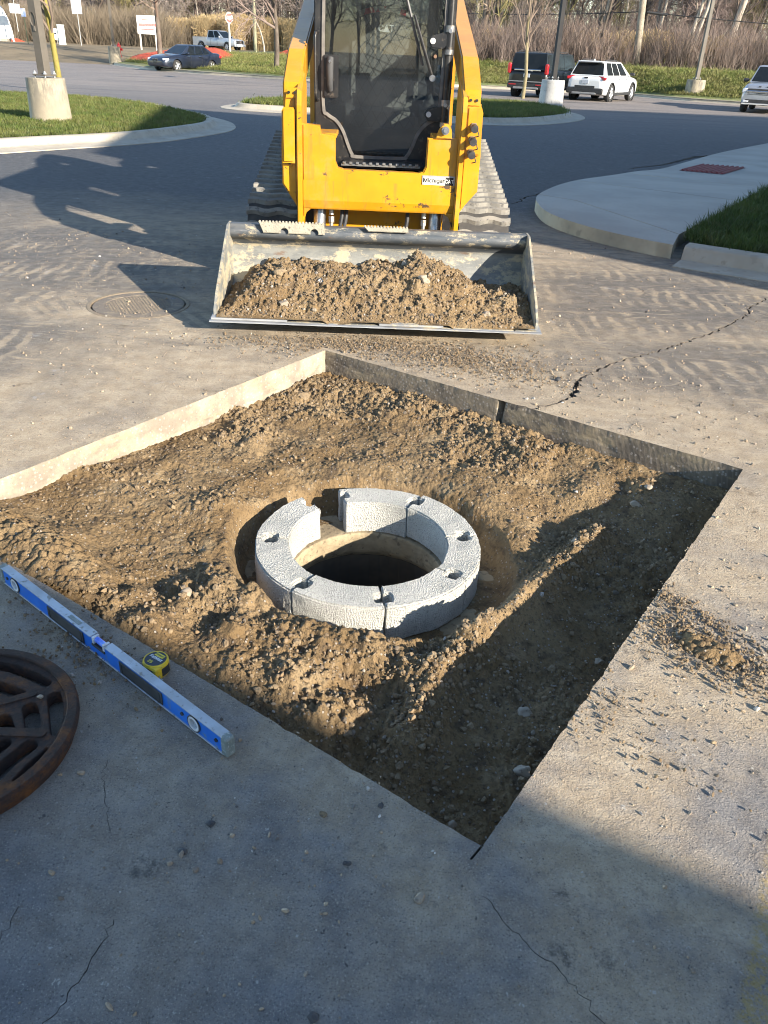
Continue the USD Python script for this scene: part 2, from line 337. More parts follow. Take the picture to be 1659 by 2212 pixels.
def dirtmat(name, pebbles=True):
    g = NG(name); p = g.pos()
    a, b, c = g.noise(p, 2.2, 5, .62), g.noise(p, 13, 5, .66), g.noise(p, 75, 4, .7)
    col = g.mix(g.mr(a, .35, .65), (.170, .112, .055), (.255, .180, .098)); col = g.mix(g.mr(b, .5, .68, 0, .75), col, (.085, .062, .042))
    col = g.mix(g.mr(g.noise(g.scl(p, (1, 1, 1), loc=(4, 2, 1)), 5.5, 4, .6), .56, .68, 0, .8), col, (.29, .215, .125)); col = g.mix(g.mr(c, .5, .66, 0, .6), col, (.06, .046, .034))
    v = g.vor(p, 70, 'f1', 'distance'); r, gg, bb = g.xyz(g.vor(p, 70, 'f1', 'color'))
    st = g.m('multiply', g.mr(v, .25, .36, 1, 0), g.mr(r, .72, .76)); col = g.mix(g.m('multiply', st, .85), col, g.mix(gg, (.24, .19, .14), (.46, .41, .35)))
    h = g.m('add', g.m('multiply', c, 1.0), g.m('add', g.m('multiply', b, 1.4), g.m('multiply', st, .5)))
    return g.pbr(col, .95, g.bump(h, 1.0, .016), specular_ior_level=.15)
DIRT = dirtmat('loose_soil')
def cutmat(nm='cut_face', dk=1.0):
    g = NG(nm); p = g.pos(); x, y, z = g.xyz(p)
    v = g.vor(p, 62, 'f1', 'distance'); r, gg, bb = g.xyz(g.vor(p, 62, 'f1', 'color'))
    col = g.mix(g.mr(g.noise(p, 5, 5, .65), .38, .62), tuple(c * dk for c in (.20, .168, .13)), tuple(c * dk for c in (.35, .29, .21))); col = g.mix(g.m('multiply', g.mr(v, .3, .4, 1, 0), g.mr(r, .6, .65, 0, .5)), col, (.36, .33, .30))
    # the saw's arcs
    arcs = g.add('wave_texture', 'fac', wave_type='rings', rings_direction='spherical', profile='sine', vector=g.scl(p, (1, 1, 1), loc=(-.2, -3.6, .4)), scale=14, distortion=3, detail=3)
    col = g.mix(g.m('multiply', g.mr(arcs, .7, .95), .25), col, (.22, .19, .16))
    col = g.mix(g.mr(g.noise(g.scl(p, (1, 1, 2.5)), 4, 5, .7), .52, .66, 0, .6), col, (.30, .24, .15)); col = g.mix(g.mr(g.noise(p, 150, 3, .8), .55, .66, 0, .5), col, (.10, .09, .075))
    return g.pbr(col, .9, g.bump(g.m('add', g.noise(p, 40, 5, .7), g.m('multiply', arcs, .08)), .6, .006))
CUT = cutmat(); CUTD = cutmat('slurry_cut_face', .52)  # CUTD: darker copy of the cut face, painting the far wall's grazing shade
CONC = mat('pale_concrete', (.33, .29, .225), (.39, .345, .275), 3, .85, .35, 90, .004, c3=(.30, .26, .20), world=True)
CONCD = mat('weathered_concrete', (.40, .345, .25), (.30, .26, .19), 2.2, .88, .5, 60, .006, c3=(.27, .235, .175), world=True)
def walkmat():
    g = NG('sidewalk_concrete'); p = g.pos()
    col = g.mix(g.mr(g.noise(p, .9, 5, .6), .35, .65), (.33, .305, .265), (.40, .37, .32)); col = g.mix(g.mr(g.noise(p, 60, 3, .7), .5, .7, 0, .4), col, (.22, .21, .20))
    col = g.mix(g.mr(g.noise(p, 2.2, 5, .7), .62, .72, 0, .35), col, (.44, .38, .29))
    return g.pbr(col, .85, g.bump(g.noise(p, 120, 3, .7), .35, .003))
WALK = walkmat()
def grassmat(name, a=(.080, .115, .024), b=(.135, .15, .042), c=(.21, .17, .075), sc=1.0):
    g = NG(name); p = g.pos(); r = g.rnd()
    col = g.mix(g.mr(g.noise(p, sc, 5, .65), .35, .65), a, b); col = g.mix(g.mr(g.noise(p, sc * 6, 3, .6), .5, .7, 0, .6), col, c)
    col = g.add('hsv', 'color', color=col, value=g.mr(r, 0, 1, .65, 1.35, 'linear'), hue=g.mr(g.m('fraction', g.m('multiply', r, 7.3)), 0, 1, .485, .51, 'linear'))
    b1 = g.add('principled_bsdf', 'BSDF', base_color=col, roughness=.55, specular_ior_level=.3); t = g.add('translucent_bsdf', 'BSDF', color=col)
    return g.done(g.add('mix_closure', 'closure', fac=.3, closure1=b1, closure2=t))
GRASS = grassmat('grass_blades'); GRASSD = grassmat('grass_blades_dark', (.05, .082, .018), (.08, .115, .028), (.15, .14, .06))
TURF = mat('turf_soil', (.07, .075, .028), (.115, .10, .045), 2.5, .95, .9, 30, .03, c3=(.05, .06, .018), world=True)
MULCH = mat('red_mulch', (.52, .075, .025), (.38, .045, .018), 4, .9, 1.0, 14, .06, c3=(.60, .13, .05), world=True)
MEADOW = mat('meadow_soil', (.20, .15, .085), (.14, .105, .06), .3, .95, .8, 6, .08, c3=(.10, .085, .045), world=True)

# ------------------------------------------------------------------ the car park's surface, with the sawn pit, the crack and the manhole let into it
def chip(a, b, t):
    """how far the sawn lip has crumbled back, along the edge from a to b"""
    q = np.c_[a[0] + (b[0] - a[0]) * t, a[1] + (b[1] - a[1]) * t, 0 * t]
    return (.022 * np.maximum(0, meshkit.fbm(q * 9, 3, 71) - .60) + .014 * np.maximum(0, meshkit.fbm(q * 40, 2, 72) - .56) + .002 * meshkit.fbm(q * 120, 2, 73)) * np.minimum(1, np.minimum(t, 1 - t) * 30)
def lip_pts(a, b):
    t = np.linspace(0, 1, 220); d = (b - a) / np.linalg.norm(b - a); n = np.array([-d[1], d[0]])
    if n @ (np.array([-.07, 2.96]) - (a + b) / 2) > 0: n = -n
    return (a + (b - a) * t[:, None] + n * chip(a, b, t)[:, None])[:-1]
pit = Polygon(np.vstack([lip_pts(PA, PB), lip_pts(PB, PC), lip_pts(PC, PD), lip_pts(PD, PA)])).buffer(0)
rng = np.random.default_rng(5)
ck = [(.60, 3.98)] + [tuple(G(*Z5(*q))[:2]) for q in ((400, 1535), (500, 1502), (592, 1470), (604, 1440), (612, 1405), (640, 1370), (700, 1335), (780, 1300), (890, 1262), (1000, 1235), (1100, 1205), (1200, 1175), (1350, 1120), (1430, 1085), (1500, 1050), (1550, 1015), (1560, 985), (1659, 930))] + [(3.3, 6.8), (3.75, 7.35)]
def crackpoly(pts, w, seed, jit=.008, step=.025):
    r = np.random.default_rng(seed); L = LineString(pts); n = int(L.length / step); out = [np.array(L.interpolate(t * L.length / n).coords[0]) for t in range(n + 1)]
    out = np.array(out); d = np.gradient(out, axis=0); d /= np.linalg.norm(d, axis=1)[:, None]; nn = np.c_[-d[:, 1], d[:, 0]]
    mid = out + nn * r.normal(0, jit, len(out))[:, None]; ww = w * (.55 + .8 * r.random(len(out))); ww[0] *= .5; ww[-1] *= .3
    return Polygon(np.vstack([mid + nn * ww[:, None] / 2, (mid - nn * ww[:, None] / 2)[::-1]])).buffer(0)
crack = union_all([crackpoly(ck, .016, 3), crackpoly([tuple(G(*Z5(*q))[:2]) for q in ((592, 1470), (606, 1440), (614, 1400), (636, 1372))], .034, 4)])
fine = [crackpoly([tuple(G(x, y)[:2]) for x, y in q], w, 20 + i, .0035, .012) for i, (q, w) in enumerate((
    (((1043, 1935), (1090, 1990), (1150, 2050), (1200, 2085), (1270, 2165), (1330, 2240)), .0020), (((245, 1985), (215, 2050), (175, 2110), (150, 2150), (110, 2190), (75, 2240)), .0022), (((45, 1958), (20, 2000), (-20, 2050)), .0018),
    (((232, 1640), (222, 1700), (240, 1800)), .0012)))]
cutline = LineString([tuple(G(1042, 1826)[:2]), tuple(G(1018, 1855)[:2])]).buffer(.0028)
far_cr = [crackpoly([tuple(G(*Z5(*q))[:2]) for q in pp], w, 40 + i, .02, .06) for i, (pp, w) in enumerate(((((250, 415), (300, 410), (330, 385), (380, 372), (470, 350), (560, 338)), .03), (((1330, 160), (1250, 168), (1190, 182), (1100, 205), (900, 230)), .035)))]
holes = union_all([pit, crack, cutline, Point(*MANHOLE).buffer(MANHOLE_R, 48)] + fine + far_cr)
lip = []                                            # the sawn lip crumbles a little
near = sbox(-70, -45, 70, 14).difference(holes)
far_a = sbox(-120, 14, 90, 130)
mb = MB(); mb.add(flat(near)); mb.add(drop(flat(far_a)))
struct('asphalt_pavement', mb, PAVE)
# the sides of the crack and of the saw cut
BIT = mat('crack_side', (.05, .045, .04), (.12, .10, .08), 30, .95, world=True)
mb = MB()
for pl in [crack.difference(pit), cutline] + fine + far_cr:
    for gm in (pl.geoms if hasattr(pl, 'geoms') else [pl]):
        c = np.array(gm.exterior.coords); n = len(c); v = np.vstack([np.c_[c, np.zeros(n)], np.c_[c, np.full(n, -.05)]])
        mb.add(v, np.array([(i, i + 1, n + i + 1, n + i) for i in range(n - 1)])); mb.add(flat(gm).apply_translation([0, 0, -.045]))
struct('pavement_crack', mb, BIT)

# ------------------------------------------------------------------ sawn faces of the pit
def wall(p0, p1, deep, seed, gap=None):
    L = np.linalg.norm(p1 - p0); d = (p1 - p0) / L; nrm = np.array([-d[1], d[0]])
    if nrm @ (np.array([-.07, 2.96]) - (p0 + p1) / 2) > 0: nrm = -nrm
    nx, nz = int(L / .012), max(4, int(deep / .012)); u, w = np.meshgrid(np.linspace(0, 1, nx), np.linspace(0, 1, nz), indexing='ij')
    pt = np.c_[(p0[0] + d[0] * L * u).ravel(), (p0[1] + d[1] * L * u).ravel(), (-deep * w).ravel()]
    rel = (meshkit.fbm(pt * 22, 4, seed) - .5) * .004 * np.minimum(1, w.ravel() * 6) + .011 * np.maximum(0, meshkit.fbm(pt * [7, 7, 16], 3, seed + 5) - .56) * 6 * np.minimum(1, w.ravel() * 2)
    if gap is not None: rel = rel + .05 * np.exp(-((u.ravel() * L - gap + .03 * (w.ravel() - .4)) / .012) ** 2)
    ce = chip(p0, p1, np.linspace(0, 1, 220)) ; rel = np.maximum(rel, -.002) + np.interp(u.ravel(), np.linspace(0, 1, 220), ce) * np.clip(1 - w.ravel() * deep / .045, 0, 1)
    pt[:, :2] += nrm * rel[:, None]
    i = np.arange(nx * nz).reshape(nx, nz); f = np.stack([i[:-1, :-1], i[1:, :-1], i[1:, 1:], i[:-1, 1:]], -1).reshape(-1, 4)
    return trimesh.Trimesh(pt, np.vstack([f[:, [0, 1, 2]], f[:, [0, 2, 3]]]), process=False)
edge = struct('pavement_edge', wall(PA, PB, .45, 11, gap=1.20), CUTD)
for k, (a, b, dd) in enumerate(((PD, PA, .45), (PB, PC, .45), (PC, PD, .45))): obj('cut_face', wall(a, b, dd, 12 + k), CUT, edge)

# ------------------------------------------------------------------ soil in the pit
def gz(x, y, z=-.17): return G(x, y, z)[:2]
def seg_d(p, pts):
    best = np.full(len(p), 9.0)
    for a, b in zip(pts[:-1], pts[1:]):
        d = b - a; t = np.clip(((p - a) @ d) / (d @ d), 0, 1); best = np.minimum(best, np.linalg.norm(p - a - t[:, None] * d, axis=1))
    return best
def lumps(p, s, seed):
    """rounded clods: cells of a jittered grid"""
    q = p * s; i = np.floor(q).astype(int); best = np.full(len(p), 9.0)
    for dx in (-1, 0, 1):
        for dy in (-1, 0, 1):
            c = i + [dx, dy]; h = (c[:, 0] * 73856093 ^ c[:, 1] * 19349663 ^ seed * 83492791) & 0xFFFFFF
            jx, jy, sz = (h & 255) / 255., ((h >> 8) & 255) / 255., ((h >> 16) & 255) / 255.
            d = np.hypot(q[:, 0] - c[:, 0] - jx, q[:, 1] - c[:, 1] - jy) / (.35 + .5 * sz * sz); best = np.minimum(best, d)
    return np.sqrt(np.clip(1 - best ** 2, 0, 1))
RIDGE = np.array([gz(*q) for q in ((1285, 1150), (1245, 1185), (1200, 1225), (1150, 1265), (1100, 1312), (1055, 1340), (1010, 1375), (960, 1425), (920, 1490), (880, 1575))])
MOUNDS = [(*gz(x, y), h, r) for x, y, h, r in ((500, 1375, .05, .06), (330, 1372, .055, .075), (205, 1255, .05, .09), (300, 1300, .04, .05), (395, 1320, .03, .05), (620, 1470, .045, .07), (690, 1540, .045, .09), (560, 1290, .03, .05), (470, 1290, .025, .05), (880, 1440, .05, .06), (800, 1400, .035, .05), (760, 1500, .03, .06),
    (640, 870, .035, .05), (545, 975, .045, .06), (480, 965, .03, .05), (700, 900, .02, .08), (880, 900, .03, .1), (1130, 1000, .03, .08), (1250, 1060, .035, .09), (1060, 950, .03, .07), (150, 1180, .02, .1), (420, 1110, .02, .12), (1380, 1060, .03, .06))]
HOLLOWS = [(*gz(x, y), h, r) for x, y, h, r in ((760, 1440, .05, .07), (650, 1400, .03, .05), (420, 1190, .02, .04), (1190, 970, .05, .07), (1340, 1060, .03, .08), (470, 1330, .03, .05), (250, 1230, .025, .05), (560, 1330, .03, .05), (1000, 1000, .025, .06), (720, 950, .02, .06))]
def soil_rough(p):
    """0.1 where the soil is scraped smooth, above 1 where it is loose and crumbly"""
    a, b = (p - PA) @ E1, (p - PA) @ E2; q = np.c_[p, np.zeros(len(p))]
    am = .12 + 1.25 * sstep(.44, .60, meshkit.fbm(q * 2.1, 4, 9) + .14 * np.exp(-(seg_d(p, RIDGE) / .14) ** 2) + .08 * sstep(.7, .1, b) - .07 * sstep(1.1, .5, a) * sstep(.8, 1.3, b) - .06 * sstep(.8, .5, LA - a))
    return am
def soil_h(p, detail=True):
    a, b = (p - PA) @ E1, (p - PA) @ E2; s = LA - a
    r = np.linalg.norm(p - RING, axis=1); th = np.arctan2(p[:, 1] - RING[1], p[:, 0] - RING[0])
    h = np.full(len(p), -.165)
    h += .055 * sstep(.9, 0., a) * sstep(.3, 2.2, b)                     # towards the far left edge the soil comes up
    h += .03 * sstep(.5, 0, b)
    h -= .105 * sstep(.95, .45, s) * sstep(.25, .8, b)                       # scraped deep along the right edge
    near_e = sstep(.42, 0, LB - b); h += near_e * (.115 * sstep(1.35, .55, a) - .10 * sstep(1.2, 2.0, a)) + .03 * near_e * sstep(.8, .2, a)
    h += .02 * np.exp(-((r - .70) / .09) ** 2) - .022 * sstep(.85, .5, r) * sstep(-.2, .5, np.sin(th))
    dr = seg_d(p, RIDGE); h += (.085 - .03 * sstep(.0, .5, seg_d(p, RIDGE[-2:]) < .3)) * np.exp(-(dr / .065) ** 2) + .02 * np.exp(-(dr / .15) ** 2)
    for x, y, hh, rr in MOUNDS: h += hh * np.exp(-((p[:, 0] - x) ** 2 + (p[:, 1] - y) ** 2) / rr ** 2)
    for x, y, hh, rr in HOLLOWS: h -= hh * np.exp(-((p[:, 0] - x) ** 2 + (p[:, 1] - y) ** 2) / rr ** 2)
    if detail:
        q = np.c_[p, np.zeros(len(p))]; 
        n1 = meshkit.fbm(q * 5, 4, 1) - .5; n2 = np.abs(meshkit.fbm(q * 17, 4, 2) - .5); n3 = meshkit.fbm(q * 48, 3, 3) - .5
        am = soil_rough(p)
        smooth = sstep(.28, .5, s) * .5 + .5
        h += n1 * .060 + (.35 - n2) * .020 * am + n3 * .022 * am * smooth + (meshkit.fbm(q * 95, 2, 6) - .5) * .012
        h += am * (lumps(p, 16, 1) * .013 * sstep(.5, .62, meshkit.fbm(q * 4, 3, 21)) + lumps(p, 34, 2) * .009 * sstep(.42, .58, meshkit.fbm(q * 6, 3, 22)) + lumps(p, 75, 3) * .0055) - .006 * sstep(.47, .5, meshkit.fbm(q * [9, 9, 1], 3, 55)) * sstep(.53, .5, meshkit.fbm(q * [9, 9, 1], 3, 55)) * (am < .6)
    wob = (meshkit.fbm(np.c_[p * 6, np.zeros(len(p))], 3, 31) - .5) * .05
    rim = .535 + .085 * np.clip(np.cos(th + .75), 0, 1) + .03 * np.clip(np.cos(th - PI), 0, 1) + wob
    tr = sstep(rim + .03, rim - .055, r)                                      # the trench dug round the ring of blocks
    deep = -.335 + .018 * (meshkit.fbm(np.c_[p * 14, np.zeros(len(p))], 3, 8) - .5) + .02 * sstep(.5, .62, r)
    return h * (1 - tr) + deep * tr
st = .0065; na, nb_ = int(LA / st), int(LB / st)
ua, ub = np.meshgrid(np.linspace(-.012, LA + .012, na), np.linspace(-.012, LB + .012, nb_), indexing='ij')
sp = PA + ua.ravel()[:, None] * E1 + ub.ravel()[:, None] * E2
sh = soil_h(sp); edge_in = np.minimum(np.minimum(ua, LA - ua), np.minimum(ub, LB - ub)).ravel()
sh = np.where((LB - ub.ravel()) < .01, np.minimum(sh, -.004), np.minimum(sh, np.where(edge_in < .02, -.03, .06)))
idx = np.arange(na * nb_).reshape(na, nb_); qf = np.stack([idx[:-1, :-1], idx[1:, :-1], idx[1:, 1:], idx[:-1, 1:]], -1).reshape(-1, 4)
rc = np.linalg.norm(sp[qf].mean(1) - RING, axis=1); qf = qf[rc > .43]
SOILV = np.c_[sp, sh]
tri = np.vstack([qf[:, [0, 3, 2]], qf[:, [0, 2, 1]]])
SOIL = trimesh.Trimesh(SOILV, tri, process=False)
dirt = struct('soil', SOIL, DIRT, smooth=True)
soil_tree = cKDTree(sp)
def soil_z(p): return SOILV[soil_tree.query(np.asarray(p)[:, :2])[1], 2]
# soil spilled over the near left edge and in heaps on the pavement
def heap(name, c, rx, ry, rot, hmax, seed, parent=None, label=None, cat=None, step=.006, kind=None, mat_=None):
    n, m_ = int(2 * rx / step), int(2 * ry / step); u, v = np.meshgrid(np.linspace(-1, 1, n), np.linspace(-1, 1, m_), indexing='ij')
    co, si = math.cos(rot), math.sin(rot); x = c[0] + co * u * rx - si * v * ry; y = c[1] + si * u * rx + co * v * ry
    p = np.c_[x.ravel(), y.ravel()]; q = np.c_[p, np.zeros(len(p))]; rr = np.hypot(u, v).ravel()
    h = hmax * (sstep(1, .1, rr) * (.35 + 1.3 * meshkit.fbm(q * 9, 3, seed)) - .42 * (meshkit.fbm(q * 16, 3, seed + 3)) * sstep(0, .7, rr)) + (lumps(p, 45, seed) * .012 + lumps(p, 90, seed + 1) * .007) * sstep(1.0, .6, rr) - .012 * sstep(.5, 1, rr) * 1.0 - .004
    i = np.arange(n * m_).reshape(n, m_); f = np.stack([i[:-1, :-1], i[1:, :-1], i[1:, 1:], i[:-1, 1:]], -1).reshape(-1, 4)
    f = f[(h[f] > -.004).any(1)]; f = np.vstack([f[:, [0, 1, 2]], f[:, [0, 2, 3]]])
    me = trimesh.Trimesh(np.c_[p, h], f, process=False); me.remove_unreferenced_vertices()
    return obj(name, me, mat_ or DIRT, parent, True, label, cat, None, kind)
c = gz(60, 1215, 0); heap('spilled_soil', (-1.28, 2.42), .55, .17, -.60, .05, 51, label='brown soil spilled over the pit edge behind the far end of the blue level', cat='soil heap')
0 and heap('spilled_soil', tuple(G(170, 1405)[:2]), .26, .10, -.65, .022, 57, label='thin smear of damp soil on the pavement between the blue level and the rusty grate', cat='soil heap')
heap('spilled_soil', tuple(G(1530, 1405)[:2]), .17, .085, -.75, .022, 54, label='small heap of loose soil on the sunlit pavement right of the pit', cat='soil heap')
0 and heap('spilled_soil', tuple(G(750, 745)[:2]), .42, .13, .05, .022, 61, label='long heap of crumbled soil dropped between the bucket edge and the pit corner', cat='soil heap')
0 and heap('spilled_soil', tuple(G(1025, 790)[:2]), .30, .13, -.4, .014, 66, label='scatter of grey soil crumbs on the pavement beyond the right far edge of the pit', cat='soil heap')

# ------------------------------------------------------------------ gravel and clods
def rockproto(seed, sub=1, el=(1, .8, .6), amp=.22):
    m = trimesh.creation.icosphere(sub, 1.0); r = np.random.default_rng(seed); v = np.array(m.vertices)
    d = r.normal(size=(5, 3)); d /= np.linalg.norm(d, axis=1)[:, None]
    for k in d: v -= np.maximum(0, v @ k - .62)[:, None] * k
    v *= 1 + amp * (meshkit.fbm(v * 1.8 + seed * 7, 2, seed) - .5)[:, None] * 2
    m.vertices = v * el; return m
ROCKS = [rockproto(i, 1, e) for i, e in enumerate(((1, .8, .6), (1, .7, .75), (1, .9, .5), (.9, .85, .7), (1.1, .6, .6)))]
def rockmat(name, pal, rough=.9):
    g = NG(name); r = g.rnd(); p = g.objco(); col = g.ramp(r, pal); col = g.mix(g.mr(g.noise(g.pos(), 90, 3, .6), .4, .65, 0, .5), col, (.16, .12, .085))
    return g.pbr(col, rough, g.bump(g.noise(g.pos(), 180, 3, .65), .5, .003), specular_ior_level=.3)
GRAV = rockmat('mixed_gravel', [(0, (.13, .09, .05)), (.4, (.195, .135, .075)), (.75, (.225, .165, .095)), (.88, (.085, .07, .055)), (.97, (.24, .20, .15)), (1, (.40, .37, .33))])
CRUMB = rockmat('dry_crumbs', [(0, (.30, .23, .155)), (.5, (.38, .30, .21)), (.8, (.20, .17, .14)), (.9, (.055, .055, .06)), (.97, (.5, .47, .42)), (1, (.6, .57, .52))])
CLOD = mat('soil_clod', (.175, .125, .072), (.235, .175, .105), 20, .95, .9, 90, .006, c3=(.11, .082, .055), world=True)
STONE = mat('grey_brown_stone', (.24, .195, .14), (.31, .26, .20), 14, .85, .5, 80, .004, c3=(.17, .135, .10), world=True)
DARKST = mat('asphalt_crumb', (.05, .05, .053), (.10, .095, .09), 40, .9, .9, 120, .006, world=True)
rng = np.random.default_rng(11)
n = 36000; aa, bb = rng.uniform(.02, LA - .02, n), rng.uniform(.02, LB - .02, n); pp = PA + aa[:, None] * E1 + bb[:, None] * E2
den = .25 * sstep(.40, .62, meshkit.fbm(np.c_[pp * 3.1, np.zeros(n)], 3, 40)) + .75 * np.clip(soil_rough(pp) - .12, 0, 1); rr = np.linalg.norm(pp - RING, axis=1); dd = seg_d(pp, RIDGE)
keep = (rng.random(n) < .10 + .85 * den + .5 * np.exp(-(dd / .1) ** 2)) & (rr > .66)
pp = pp[keep]; sz = .0018 + .0036 * rng.random(len(pp)) ** 2.4 + .010 * rng.random(len(pp)) ** 11
scatter('gravel', ROCKS, np.c_[pp, soil_z(pp) + sz * .25], sz, rng, GRAV, 'gravel and crumbs lying all over the soil in the pit', 'gravel', upright=False)
n = 120000; pp = np.c_[rng.uniform(-4.5, 4.5, n), rng.uniform(.4, 8.5, n)]
fb = meshkit.fbm(np.c_[pp * 1.3, np.zeros(n)], 4, 44)
hot = 1.2 * np.exp(-((pp[:, 0] - .55) ** 2 / .5 + (pp[:, 1] - 4.45) ** 2 / .12)) + .8 * np.exp(-((pp[:, 0] - 1.25) ** 2 / .16 + (pp[:, 1] - 3.95) ** 2 / .16)) + .9 * np.exp(-((pp[:, 0] - 1.25) ** 2 / .12 + (pp[:, 1] - 1.9) ** 2 / .1)) + .5 * np.exp(-((pp[:, 0] - 1.0) ** 2 / .05 + (pp[:, 1] - 2.3) ** 2 / .4)) + .35 * np.exp(-((pp[:, 0] + .35) ** 2 / .1 + (pp[:, 1] - 1.25) ** 2 / .08)) + .25*np.exp(-((pp[:, 0] - 1.2) ** 2 / .5 + (pp[:, 1] - 2.6) ** 2 / 3.))
keep = rng.random(n) < .05 + .38 * sstep(.45, .7, fb) * .7 + hot
inp = np.array([(0 < (q - PA) @ E1 < LA) and (0 < (q - PA) @ E2 < LB) for q in pp]); keep &= ~inp
pp = pp[keep]; sz = .0015 + .0030 * rng.random(len(pp)) ** 2 + .0085 * rng.random(len(pp)) ** 13
scatter('grit', ROCKS, np.c_[pp, sz * .3], sz, rng, CRUMB, 'grit and small crumbs strewn over the dusty pavement', 'grit', upright=False)
# crumbs heaped in the dirt piles on the pavement
hp, hs = [], []
for (cx, cy), rx, ry, rot, k in ((G(1530, 1405)[:2], .34, .16, -.75, 2200), (G(750, 745)[:2], .85, .16, .05, 3000), (G(1000, 780)[:2], .70, .30, -.4, 3600), ((-1.28, 2.42), .5, .17, -.6, 900), (G(1440, 1290)[:2], .24, .07, -.9, 700), (G(170, 1405)[:2], .40, .14, -.65, 700), (G(1270, 1500)[:2], .40, .16, -1.0, 500), (G(860, 765)[:2], 1.1, .3, .0, 2200)):
    u = rng.normal(0, .45, (k, 2)); co, si = math.cos(rot), math.sin(rot); hp.append(np.c_[cx + co * u[:, 0] * rx - si * u[:, 1] * ry, cy + si * u[:, 0] * rx + co * u[:, 1] * ry]); hs.append(.0018 + .0065 * rng.random(k) ** 3.5)
hp, hs = np.vstack(hp), np.concatenate(hs)
inp = np.array([(-.03 < (q - PA) @ E1 < LA + .03) and (-.03 < (q - PA) @ E2 < LB + .03) for q in hp]); hp, hs = hp[~inp], hs[~inp]
scatter('soil_crumbs', ROCKS, np.c_[hp, hs * .6 + .008 * rng.random(len(hp))], hs, rng, GRAV, 'brown crumbs of the soil heaps on the pavement', 'soil crumbs', upright=False)

def rock(name, c, size, z, m, label, cat, seed, group=None, el=(1, .8, .65)):
    r = rockproto(seed, 2, el, .35); r.apply_scale(size); r = rough(r, size * .06, 3 / size, seed)
    r.apply_transform(trimesh.transformations.rotation_matrix(seed * 1.7, [0, 0, 1])); r.apply_translation([c[0], c[1], z + size * .45 * el[2]])
    return obj(name, r, m, None, 40, label, cat, group)
for i, (x, y, s, lab) in enumerate(((655, 868, .045, 'large angular brown clod near the far corner of the pit'), (500, 1378, .052, 'big smooth brown clod half buried between the tape measure and the block ring'), (1395, 1295, .0, ''), (590, 1010, .035, ''))):
    if lab: q = gz(x, y); rock('soil_clod', q, s, float(soil_z([q])[0]) - s * .55, DIRT if i else CLOD, lab, 'clod', 60 + i)
for i, (x, y, s, lab) in enumerate(((1393, 1083, .024, 'round tan stone at the shadow line below the right corner of the pit'), (1370, 1105, .026, 'tan stone in the pit just left of the round one at the shadow line'), (1140, 1510, .03, 'largest grey stone in the shaded lower right of the pit'), (1135, 1640, .032, 'brown clod against the shaded cut edge near the lowest corner of the pit'),
        (405, 1318, .028, 'flat pale stone among the clods above the tape measure'), (1240, 1185, .022, 'brown stone on the right end of the sunlit soil ridge'), (985, 1720, .018, 'dark stone in the shaded bottom corner of the pit'), (1300, 1400, .02, 'grey pebble in the shade of the right cut edge'))):
    q = gz(x, y, -.2); rock('stone', q, s, float(soil_z([q])[0]) - s * .2, STONE, lab, 'stone', 80 + i)
for i, (x, y, s, lab, mm) in enumerate(((1588, 1398, .017, 'tan clod on top of the small soil heap right of the pit', CLOD), (1205, 822, .024, 'dark clod casting a long shadow beside the crack', DARKST), (1541, 1605, .009, 'small tan pebble alone on the sunlit pavement at right', CLOD), (1600, 1490, .009, 'small brown clod below the soil heap on the right pavement', CLOD),
        (905, 1940, .014, 'pale broken stone on the shaded pavement below the pit corner', STONE), (698, 1760, .010, 'round brown pebble on the shaded pavement below the blue level', CLOD), (822, 1742, .009, 'black crumb of asphalt near the sawn edge in the shade', DARKST), (750, 1866, .010, 'black lump of asphalt crumbs on the shaded pavement', DARKST), (395, 1840, .012, 'black clot of asphalt under the end of the level', DARKST), (455, 1782, .012, 'black asphalt crumb right of the rusty grate', DARKST),
        (1060, 785, .018, 'pale stone between the bucket and the pit', STONE), (972, 745, .02, 'brown stone just below the bucket edge', CLOD), (1175, 1225, .0, '', CLOD), (675, 2200, .012, 'black crumb of asphalt at the bottom edge of the picture', DARKST))):
    if s: q = G(x, y)[:2]; rock('pebble', q, s, -s * .1, mm, lab, 'pebble', 100 + i)
# uncounted bigger clods of the ridge and the mounds: one heap of stuff
rng = np.random.default_rng(21); n = 2200
pp = np.vstack([RIDGE[rng.integers(0, len(RIDGE), 600)] + rng.normal(0, .06, (600, 2)), np.c_[PA + rng.uniform(.05, LA - .05, (1300, 1)) * E1 + rng.uniform(.05, LB - .05, (1300, 1)) * E2], np.array([(m_[0], m_[1]) for m_ in MOUNDS])[rng.integers(0, len(MOUNDS), 300)] + rng.normal(0, .06, (300, 2))])
pp = pp[(np.linalg.norm(pp - RING, axis=1) > .68) & (rng.random(len(pp)) < .15 + soil_rough(pp))]; aa, bb = (pp - PA) @ E1, (pp - PA) @ E2; pp = pp[(aa > .03) & (aa < LA - .03) & (bb > .03) & (bb < LB - .03)]
sz = .005 + .013 * rng.random(len(pp)) ** 3
ROCK2 = [rough(rockproto(200 + i, 2, e, .35), .12, 2.5, i) for i, e in enumerate(((1, .85, .7), (1, .75, .6), (.9, .9, .7)))]
scatter('soil_clods', ROCK2, np.c_[pp, soil_z(pp) + sz * .2], sz, rng, CLOD, 'rounded soil clods along the ridge and mounds in the pit', 'clods', upright=False)
